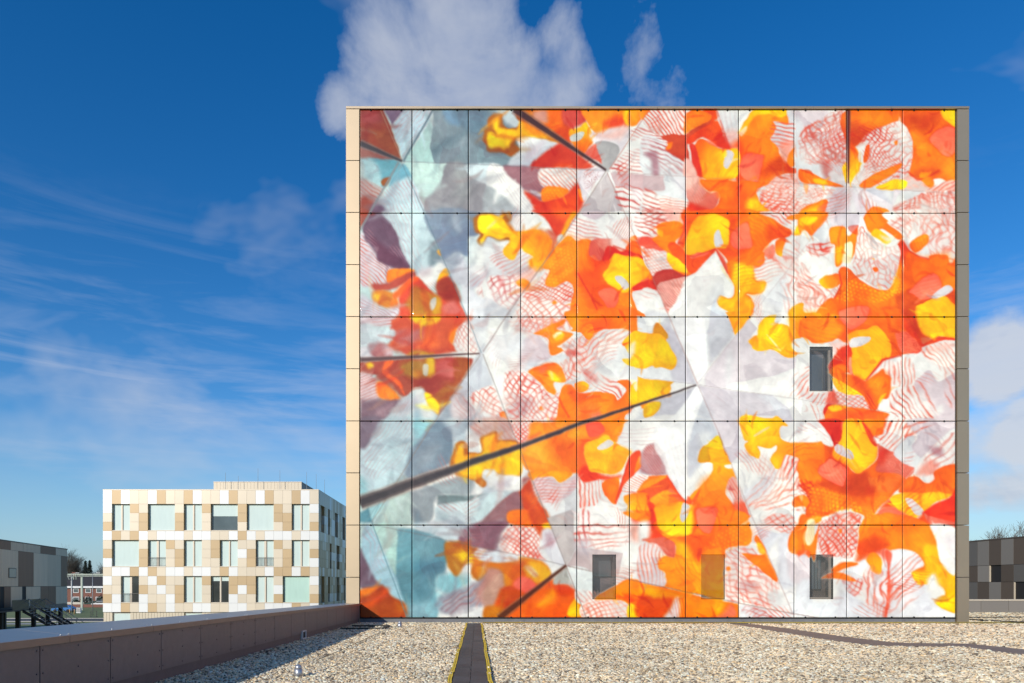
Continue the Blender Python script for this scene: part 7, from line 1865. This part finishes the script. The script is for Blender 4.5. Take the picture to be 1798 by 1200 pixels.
for r_ in range(12):
    row = grid[r_]
    for c in range(24):
        k = row[c] if isinstance(row, str) else row.get(c)
        if k: block('cladding_panel', ab, AX0 + c * MOD + GAP, AX0 + (c + 1) * MOD - GAP, YA, YA + PD, az_(r_ + 1) + GAP, az_(r_) - GAP, MP[k])
def flat_window(parent, x0, x1, z0, z1, kind):
    """frame sits in the 30 cm deep opening; blinds or dark glass, mullion, sill, rail"""
    y = YA + PD - .10; t = .06
    f = MB(); f.box(x0, x0 + t, y, y + .08, z0, z1); f.box(x1 - t, x1, y, y + .08, z0, z1); f.box(x0 + t, x1 - t, y, y + .08, z1 - t, z1); f.box(x0 + t, x1 - t, y, y + .08, z0, z0 + t)
    w = f.build('window', M_frame, parent)
    xi0, xi1, zi0, zi1 = x0 + t, x1 - t, z0 + t, z1 - t; xm = (x0 + x1) / 2
    if kind in ('double', 'darkdouble', 'french', 'frenchdark'):
        mw = .09 if kind.startswith('french') else .06
        blk = block('mullion', w, xm - mw, xm + mw, y - .02, y + .06, zi0, zi1, M_frame)
        for s, (a, c) in enumerate(((xi0, xm - mw), (xm + mw, xi1))):
            dark = kind == 'darkdouble' or (kind == 'frenchdark' and s == 1)
            if kind == 'darkdouble':
                block('pane', w, a, c, y + .03, y + .05, zi0, zi1 - .35, M_glass_dark); block('blind', w, a, c, y + .028, y + .05, zi1 - .34, zi1, M_blind)
            else: block('pane', w, a, c, y + .03, y + .05, zi0, zi1, M_glass_dark if dark else M_blind)
        # thin dark rebate beside the mullion
        block('rebate', w, xm + mw, xm + mw + .05, y + .02, y + .029, zi0, zi1, M_rail)
    elif kind == 'half':
        zm = z0 + (z1 - z0) * .55
        block('pane', w, xi0, xi1, y + .03, y + .05, zi0, zm, M_glass_grey); block('blind', w, xi0, xi1, y + .028, y + .05, zm + .01, zi1, M_blind)
    else:
        block('pane', w, xi0, xi1, y + .03, y + .05, zi0, zi1, M_blind_g if kind == 'green' else M_blind)
    block('sill', w, x0 + .002, x1 - .002, YA + .02, y - .001, z0 - .001, z0 + .055, M_frame)
    if kind.startswith('french'):
        rb = MB(); yy = YA + .03
        rb.box(x0 + .01, x1 - .01, yy, yy + .03, z0 + .78, z0 + .81); rb.box(x0 + .01, x1 - .01, yy, yy + .03, z0 + .10, z0 + .12)
        n = 14
        for i in range(n): xx = x0 + .05 + (x1 - x0 - .1) * i / (n - 1); rb.box(xx - .008, xx + .008, yy + .005, yy + .02, z0 + .12, z0 + .78)
        rb.build('railing', M_rail, w)
for (r_, c0, n_, kind) in ((0, 1, 2, 'double'), (0, 5, 3, 'big'), (0, 9, 2, 'double'), (0, 12, 3, 'half'), (0, 16, 3, 'big'), (0, 21, 2, 'double'),
                           (4, 1, 3, 'big'), (4, 5, 2, 'french'), (4, 9, 2, 'double'), (4, 13, 2, 'double'), (4, 17, 2, 'french'), (4, 21, 2, 'double'),
                           (8, 2, 2, 'frenchdark'), (8, 9, 2, 'double'), (8, 12, 2, 'darkdouble'), (8, 17, 2, 'double'), (8, 20, 3, 'green')):
    flat_window(ab, AX0 + c0 * MOD + .012, AX0 + (c0 + n_) * MOD - .012, az_(r_ + 3) + .012, az_(r_) - .012, kind)
# set-back ground floor
zg = az_(12)
for c0, c1 in ((0, 1), (3, 9), (11, 24)):
    n = (c1 - c0) * 3
    for i in range(n):
        w_ = (c1 - c0) * MOD / n
        block('ribbed_panel', ab, AX0 + c0 * MOD + i * w_ + .01, AX0 + c0 * MOD + (i + 1) * w_ - .01, YA + .10, YA + PD, GND + .02, zg - .03, M_ribbed)
for c0 in (1, 9): flat_window(ab, AX0 + c0 * MOD + .012, AX0 + (c0 + 2) * MOD - .012, zg - 2.3, zg - .05, 'big')
# right return wall: same grid seen end-on, too narrow to pick panels apart
sd = MB(); rs = random.Random(3)
def side_open(r_, c): return any(r_ in rr and c in cc for rr, cc in (((0, 1, 2), (1, 2, 5, 9, 10, 14, 15, 19, 23, 24)), ((4, 5, 6), (6, 10, 11, 16, 20, 21, 26)), ((8, 9, 10), (1, 2, 5, 10, 11, 15, 20, 25))))
NS = 30
for c in range(NS):
    y0, y1 = YA + (PD + .012 if c == 0 else c * MOD + .011), YA + (c + 1) * MOD - .011
    sd.box(AX1 - .30, AX1, y0, y1, ZH + GAP, ZR - .055, rs.choice((0, 1, 1, 2)))
    for r_ in range(12):
        if side_open(r_, c): sd.box(AX1 - .31, AX1 - .22, y0 - .02, y1 + .02, az_(r_ + 1), az_(r_), 3)
        else: sd.box(AX1 - .30, AX1, y0, y1, az_(r_ + 1) + GAP, az_(r_) - GAP, rs.choice((0, 1, 1, 2, 2)))  # extra tan panels and openings imitate the shade on this wall
for c in range(1, 30):
    for r_ in range(12): sd.box(AX0, AX0 + .30, YA + c * MOD + .011, YA + (c + 1) * MOD - .011, az_(r_ + 1) + GAP, az_(r_) - GAP, rs.choice((0, 1, 1, 2)))
    sd.box(AX0, AX0 + .30, YA + c * MOD + .011, YA + (c + 1) * MOD - .011, ZH + GAP, ZR - .055, rs.choice((0, 1, 1, 2)))
sd.box(AX0 + .02, AX0 + .30, YA + .35, YA + 23, GND + .02, az_(12) - .02, 3)
tag(sd.build('side_cladding', [M_white, M_light, M_tan, M_ribbed], ab), kind='stuff')
b = MB(); b.box(AX1 - .30, AX1 - .1, YA + .32, YA + 23, GND + .02, zg - .03); b.build('side_base', M_ribbed, ab)
# roof plant room and rods
YP = 61.0; kp = F / YP
x0, x1 = (375 - CX) / kp, (529.5 - CX) / kp; ztp = EYE - (846.5 - CY) / kp
for i in range(26):
    w_ = (x1 - x0) / 26
    block('plant_room_panel', ab, x0 + i * w_ + .006, x0 + (i + 1) * w_ - .006, YP, YP + .08, ZR - .1, ztp - .03, M_ribbed)
b = MB(); b.box(x0 + .01, x1 - .01, YP + .085, YP + 12, ZR - .1, ztp - .035); b.build('plant_room', M_dk1, ab)
b = MB(); b.box(x0 - .02, x1 + .02, YP - .03, YP + 12.03, ztp - .03, ztp + .02); b.build('plant_room_roof', M_frame, ab)
for px, py in ((396, 836), (418.5, 842), (453, 829), (491.5, 832), (538.5, 835), (555.3, 838), (570, 848)):
    yy = 60.5 if px < 540 else 66; kk = F / yy
    b = MB(); xx = (px - CX) / kk; b.tube((xx, yy, ZR - .05), (xx, yy, EYE - (py - CY) / kk + .3), .022, .012, 5); b.build('lightning_rod', M_gal, ab)

# ================================================================= dark boarded school wing at far left, raised on posts
P0, P1 = Vector((-48.0, 70.0, 0)), Vector((-52.0, 88.0, 0)); DV = (P1 - P0)
def sT(px): return (-57600 - 70 * (px - 828)) / (4800 + 18 * (px - 828))
ang = math.atan2(DV.y, DV.x)
ln = DV.length
sw = empty('boarded_school_wing', (P0.x, P0.y, GND), 'dark brown and beige boarded building raised on posts with outside stairs', 'building', rz=ang)
def sblock(name, par, t0, t1, d0, d1, z0, z1, m):
    """t along the wall in metres from P0, d outwards (towards +x)"""
    b = MB(); b.box(t0, t1, -d1, -d0, z0 - GND, z1 - GND); return b.build(name, m, par, local=True)
def tm_(px): return sT(px) * ln
zt5, zh, zm, zb = 6.12, 5.2, 1.38, -.80
TE = tm_(118.4)
sblock('wall', sw, tm_(0) - 14, TE - .03, -14, -.06, zb, zt5 - .04, M_core)
sblock('roof_edge', sw, tm_(0) - 14, TE + .03, -14, .03, zt5 - .04, zt5 + .06, M_dk2)
for row, zlo, zhi in ((((-60, 'l'), (-20, 'd'), (0, 'd'), (19, 'l'), (41, 'l'), (46, 'l'), (71, 'd'), (98, 'l'), (118, None)), zh, zt5 - .05),
                      (((-60, 'd'), (-25, 'l'), (2, 'l'), (32, 'd'), (59, 'l'), (74, 'l'), (84, 'l'), (107, 'd'), (118, None)), zm, zh - .02),
                      (((-60, 'l'), (-30, 'd'), (0, 'r'), (7.5, 'd'), (19, 'l'), (39, 'r'), (46, 'l'), (71, 'd'), (85, 'd'), (98, 'l'), (118, None)), zb, zm - .04)):
    for (pa, k), (pb, _) in zip(row[:-1], row[1:]):
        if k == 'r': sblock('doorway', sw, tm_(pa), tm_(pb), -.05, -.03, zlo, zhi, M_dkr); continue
        sblock('facade_board', sw, tm_(pa) + .015, tm_(pb) - .015, -.05, random.uniform(.0, .012), zlo, zhi, M_bw_l if k == 'l' else M_bw_d)
wz0, wz1 = EYE - (1015.5 - CY) / F * 74, EYE - (998.5 - CY) / F * 74
w = sblock('window', sw, tm_(14.6), tm_(27.8), .02, .06, wz0, wz1, M_rail)
sblock('pane', w, tm_(15.4), tm_(27), .061, .065, wz0 + .08, wz1 - .08, M_glass_grey)
sblock('soffit', sw, tm_(0) - 14, TE, -14, .0, zb - .5, zb - .02, M_dk3)
for k in range(7):
    t = TE - .6 - k * 4.2
    for d in (-.6, -7, -13): sblock('post', sw, t - .2, t + .2, d - .2, d + .2, GND + .02, zb - .5, M_stair)
for (ta, tb) in ((tm_(8), tm_(19.5)), (tm_(40), tm_(50))):
    ld = sblock('landing', sw, tm_(0) - 6 if ta < tm_(20) else ta, tb, .02, 1.7, zb - .35, zb - .22, M_stair)
    n = 14; run, rise = .30, (zb - .22 - GND) / n
    for i in range(n):
        sblock('tread', sw, ta, tb, 1.7 + i * run, 1.7 + (i + 1) * run + .02, zb - .22 - (i + 1) * rise, zb - .22 - (i + 1) * rise + .05, M_gal if i % 1 == 0 else M_stair)
    for tt in (ta - .05, tb):
        b = MB(); d0, d1 = 1.65, 1.75 + n * run
        b.add([(tt, -d0, zb - .5 - GND), (tt + .05, -d0, zb - .5 - GND), (tt + .05, -d0, zb - .18 - GND), (tt, -d0, zb - .18 - GND), (tt, -d1, .0), (tt + .05, -d1, .0), (tt + .05, -d1, .3), (tt, -d1, .3)],
              [(0, 1, 2, 3), (7, 6, 5, 4), (0, 4, 5, 1), (1, 5, 6, 2), (2, 6, 7, 3), (3, 7, 4, 0)])
        b.build('stringer', M_stair, sw, local=True)
        rl = MB(); rl.tube((tt, -d0, zb + .85 - GND), (tt, -d1, 1.05), .035, None, 6)
        for i in range(5): q = i / 4; rl.tube((tt, -(d0 + (d1 - d0) * q), (zb - .2 - GND) * (1 - q)), (tt, -(d0 + (d1 - d0) * q), (zb - .2 - GND) * (1 - q) + 1.05), .025, None, 5)
        rl.build('handrail', M_gal, sw, local=True)
    sblock('balustrade', sw, ta - 2.5, tb, 1.66, 1.69, zb - .22, zb + .8, M_bal)

# ================================================================= street scene between the two
def at(px, py, Y): return W(px, py, Y)
# brick terrace with a long dark roof
hx = at(150, 1050, 190)[0]
th = empty('brick_terrace', (hx, 190, GND), 'red brick terrace with dark tiled roof and white fascia across the street', 'house')
b = MB(); b.box(hx - 22, hx + 18, 190, 199, GND + .01, 1.1); b.build('wall', M_brick, th)
b = MB(); b.add([(hx - 22.4, 189.6, 1.12), (hx + 18.4, 189.6, 1.12), (hx + 18.4, 194.5, 4.3), (hx - 22.4, 194.5, 4.3), (hx - 22.4, 199.4, 1.12), (hx + 18.4, 199.4, 1.12)], [(0, 1, 2, 3), (3, 2, 5, 4), (0, 3, 4), (1, 5, 2), (0, 4, 5, 1)])
rf = b.build('roof', M_rooft, th)
b = MB(); b.box(hx - 6, hx - 5, 193.8, 194.8, 4, 5.2); b.build('chimney', M_brick, rf)
b = MB(); b.box(hx - 22.5, hx + 18.5, 189.4, 189.58, .75, 1.25); b.build('fascia', M_wpaint, th)
for i, xx in enumerate((-9, -6, -2.6, .8, 3.8, 7)):
    w = block('window', th, hx + xx - .75, hx + xx + .75, 189.9, 189.99, -.6, .6, M_wpaint); block('pane', w, hx + xx - .6, hx + xx + .6, 189.86, 189.895, -.45, .45, M_glass_grey)
    w = block('window', th, hx + xx - .9, hx + xx + .9, 189.9, 189.99, -3.2, -1.7, M_wpaint); block('pane', w, hx + xx - .75, hx + xx + .75, 189.86, 189.895, -3.05, -1.85, M_glass_grey)
gb = MB(); gx = hx + 1.5
gb.add([(gx - 2.2, 189.0, 1.0), (gx + 2.2, 189.0, 1.0), (gx + 1.1, 189.0, -1.2), (gx - 1.1, 189.0, -1.2)], [(0, 1, 2, 3)])
# low garden walls
b = MB(); wx = at(150, 1060, 183)[0]; b.box(wx - 22, wx + 16, 183, 183.3, GND + .01, GND + 1.0); tag(b.build('garden_wall', mat('cream render', (.55, .50, .42), .8)), 'low cream garden wall in front of the brick terrace', 'wall')
b = MB(); wx = at(150, 1066, 170)[0]; b.box(wx - 20, wx + 15, 170, 170.3, GND + .01, GND + .75); tag(b.build('brick_edging', M_brick), 'low brown brick edging beyond the grass verge', 'wall')
# steel portal
Yg = 150
gt = empty('steel_portal', (at(144, 1060, Yg)[0], Yg, GND), 'pale green steel overhead portal with posts and cross beam by the street', 'gantry')
for px, wd in ((126, .10), (143.8, .20)):
    x = at(px, 0, Yg)[0]; b = MB(); b.box(x - wd, x + wd, Yg - .15, Yg + .15, GND + .01, at(0, 1007.5, Yg)[2]); b.build('post', M_gsteel if px > 130 else M_gal, gt)
xl, xr = at(112, 0, Yg)[0], at(184, 0, Yg)[0]
for py, hh in ((1009, .12), (1011.8, .08)):
    z = at(0, py, Yg)[2]; b = MB(); b.box(xl, xr, Yg - .45, Yg - .17, z - hh, z + hh); b.build('beam', M_gsteel, gt)
b = MB(); z0, z1 = at(0, 1009, Yg)[2], at(0, 1018, Yg)[2]
for px in (120, 128, 132, 136): b.tube((at(px, 0, Yg)[0], Yg - .5, z0), (at(px + (4 if px < 130 else 0), 0, Yg)[0], Yg - .5, z1), .07, None, 5)
b.build('hanger', M_gsteel, gt)
# street lamps
for px, top, lab in ((126.2, 1008, 'grey street lamp post beside the boarded wing'), (162.6, 1008, 'grey street lamp post beside the pale apartment block')):
    Yl = 125; x = at(px, 0, Yl)[0]; z = at(0, top, Yl)[2]
    e = empty('street_lamp', (x, Yl, GND), lab, 'street lamp', 'street lamps')
    b = MB(); b.tube((x, Yl, GND + .01), (x, Yl, z), .09, .05, 8); b.build('pole', M_gal, e)
    b = MB(); b.tube((x, Yl, z), (x + .9, Yl, z + .15), .04, None, 6); b.box(x + .7, x + 1.4, Yl - .12, Yl + .12, z + .10, z + .24); b.build('lamp_head', M_gal, e)
# cars: body, cabin glass, wheels
def car(px, Y, m, label, rz=0.0, L=4.2):
    x = at(px, 0, Y)[0]; e = empty('parked_car', (x, Y, GND), label, 'car', 'cars parked across the street', rz)
    prof = [(-L / 2, .35), (-L / 2 + .05, .75), (-L / 2 + .5, .86), (-L / 4, .92), (-L / 9, 1.42), (L / 4, 1.45), (L / 2 - .25, .98), (L / 2, .85), (L / 2, .35)]
    def ext(pr, w): n = len(pr); return [(a, -w, c) for a, c in pr] + [(a, w, c) for a, c in pr], [tuple(range(n)), tuple(range(n, 2 * n))[::-1]] + [(i, n + i, n + (i + 1) % n, (i + 1) % n) for i in range(n)]
    b = MB(); b.add(*ext(prof, .84)); b.build('body', m, e, local=True)
    gl = [(-L / 4 + .08, .95), (-L / 9 + .04, 1.36), (L / 4 - .05, 1.38), (L / 2 - .5, .98)]
    b = MB(); b.add(*ext(gl, .85)); b.build('side_glass', M_glass_dark, e, local=True)
    for sx in (-1, 1):
        for sy in (-1, 1):
            b = MB(); b.tube((sx * L * .31, sy * .66, .32), (sx * L * .31, sy * .87, .32), .32, None, 14); b.build('wheel', M_tyre, e, local=True)
car(112, 140, M_carb, 'bright blue car parked beneath the boarded wing by the stairs')
car(166, 178, M_card, 'dark green car parked before the brick terrace', 0, 4.6)
car(177, 176, M_carw, 'white car parked before the brick terrace near the apartment block')
# roadside bits
x, y, z = at(137.5, 0, 135); cbx = empty('utility_cabinet', (x, y, GND), 'white street utility cabinet on the grass verge', 'cabinet')
b = MB(); b.box(x - .42, x + .42, y, y + .4, GND + .01, GND + 1.05); b.build('body', M_wpaint, cbx)
for s in (-1, 1): block('door', cbx, x + (-.4 if s < 0 else .01), x + (-.01 if s < 0 else .4), y - .02, y - .002, GND + .15, GND + .98, M_kerb)
for px, lab in ((122.6, 'short timber bollard beside the blue car'), (131, 'short timber bollard beside the white utility cabinet')):
    x, y, _ = at(px, 0, 130); b = MB(); b.tube((x, y, GND + .01), (x, y, GND + .95), .13, .12, 8); b.tube((x, y, GND + .95), (x, y, GND + 1.0), .12, .06, 8); tag(b.build('timber_bollard', M_wood), lab, 'bollard', 'timber bollards on the verge')
x, y, _ = at(164.5, 0, 118); bs = empty('cycle_rack', (x, y, GND), 'black steel cycle rack on the verge by the road', 'cycle rack')
b = MB()
for dx in (-.5, .5): b.box(x + dx - .04, x + dx + .04, y, y + .06, GND + .01, GND + 1.1)
b.build('post', M_stair, bs); b = MB(); b.box(x - .5, x + .5, y, y + .06, GND + 1.02, GND + 1.1); b.box(x - .6, x + .6, y - .2, y + .3, GND + .01, GND + .08); b.build('rail', M_stair, bs)

# ================================================================= trees
def bare_tree(name, x, y, z0, h, spread, seed, label, group, levels=5):
    rr = random.Random(seed); e = empty(name, (x, y, z0), label, 'tree', group)
    tr, cr = MB(), MB()
    def grow(p, d, L, r_, lv):
        steps = 3 if lv > 1 else 2
        for s in range(steps):
            q = p + d * (L / steps); r2 = r_ * .86
            (tr if lv >= levels - 1 else cr).tube(p, q, r_, r2, 5 if lv > 2 else 3, 0, False)
            d = (d + Vector((rr.uniform(-.16, .16), rr.uniform(-.16, .16), rr.uniform(-.02, .10)))).normalized(); p, r_ = q, r2
            if lv > 0 and (s > 0 or lv < levels):
                for _ in range(2 if lv > 1 else 2):
                    a = rr.uniform(0, 6.28); k = rr.uniform(.55, 1.0) * spread
                    nd = (d + Vector((math.cos(a) * k, math.sin(a) * k, rr.uniform(-.05, .35)))).normalized()
                    grow(p, nd, L * rr.uniform(.55, .75), max(r_ * .58, .012), lv - 1)
    grow(Vector((x, y, z0)), Vector((0, 0, 1)), h * .42, h * .018, levels)
    tr.build('trunk', M_bark, e); cr.build('crown', M_bark, e)
def fir(x, y, z0, h, seed, label):
    rr = random.Random(seed); e = empty('fir_tree', (x, y, z0), label, 'tree', 'dark firs behind the terrace')
    b = MB(); b.tube((x, y, z0), (x, y, z0 + h * .96), h * .018, .02, 6); b.build('trunk', M_bark, e)
    b = MB()
    for i in range(1500):
        t = rr.random() ** .8; zz = z0 + h * (.08 + .92 * t); rad = h * .24 * (1 - t) * (.55 + .45 * math.sin(t * 60) ** 2) + .08
        a = rr.uniform(0, 6.28); r_ = rad * math.sqrt(rr.uniform(.15, 1)); c = Vector((x + math.cos(a) * r_, y + math.sin(a) * r_, zz))
        o = Vector((math.cos(a), math.sin(a), -.35)).normalized() * rr.uniform(.3, .6); s = Vector((-math.sin(a), math.cos(a), rr.uniform(-.3, .3))) * rr.uniform(.12, .25)
        b.add([c - s, c + o, c + s, c - o * .3 + Vector((0, 0, .15))], [(0, 1, 2), (0, 2, 3)])
    b.build('crown', M_fir, e)
def tx(px, Y): return (px - CX) / F * Y
fir(tx(150, 215), 215, GND, 4 + EYE + 43 / F * 215, 1, 'taller dark fir behind the brick terrace, left of its twin')
fir(tx(157.5, 218), 218, GND, 4 + EYE + 43.5 / F * 218, 2, 'dark fir behind the brick terrace, nearer the apartment block')
for k, (px, Y, top, lab) in enumerate(((126, 205, 974, 'broad bare tree beside the edge of the boarded wing'), (139, 235, 985, 'bare tree behind the brick terrace between lamp and firs'), (172, 228, 992, 'bare tree half hidden by the pale apartment block'), (108, 230, 972, 'bare tree behind the boarded wing roof'), (181, 240, 988, 'bare tree mostly hidden behind the apartment block wall'))):
    bare_tree('bare_tree', tx(px, Y), Y, GND, 4 + EYE + (CY - top) / F * Y, .75, 20 + k, lab, 'bare trees along the street', 5)
for k, (px, Y, top, lab) in enumerate(((1706, 84, 941, 'bare tree crown rising above the dark panelled building next to the mural edge'), (1757, 92, 940, 'bare tree crown rising above the middle of the dark panelled building'))):
    bare_tree('bare_tree', tx(px, Y), Y, GND, 4 + EYE + (CY - top) / F * Y, .7, 40 + k, lab, 'bare trees behind the dark building', 5)
# ================================================================= evergreen garden shrubs in front of the terrace
def shrub(px, Y, w, h, seed, label):
    rr = random.Random(seed); x = tx(px, Y); e = empty('garden_shrub', (x, Y, GND), label, 'shrub', 'shrubs before the brick terrace')
    b = MB()
    for i in range(420):
        u, v = rr.uniform(0, 6.28), rr.uniform(-1, 1); k = rr.uniform(.55, 1) * (1 + .18 * math.sin(3 * u + seed))
        c = Vector((x + math.cos(u) * math.sqrt(1 - v * v) * w * k, Y + math.sin(u) * math.sqrt(1 - v * v) * w * .7 * k, GND + h * .5 + v * h * .5 * k))
        a, d = Vector((rr.uniform(-1, 1), rr.uniform(-1, 1), rr.uniform(-1, 1))) * .22, Vector((rr.uniform(-1, 1), rr.uniform(-1, 1), rr.uniform(-1, 1))) * .22
        b.add([c - a, c + d, c + a], [(0, 1, 2)])
    b.build('foliage', M_fir, e)
    b = MB(); b.tube((x, Y, GND + .01), (x, Y, GND + h * .5), .08, .05, 5); b.build('stem', M_bark, e)
for k, (px, Y, w, h, lab) in enumerate(((153, 182, 1.6, 2.6, 'rounded dark shrub before the brick terrace beside the dark green car'), (134, 184, 1.1, 1.7, 'small dark shrub before the brick terrace behind the cabinet'), (178, 186, 1.3, 2.9, 'tall dark shrub at the terrace end by the apartment block'))):
    shrub(px, Y, w, h, 60 + k, lab)
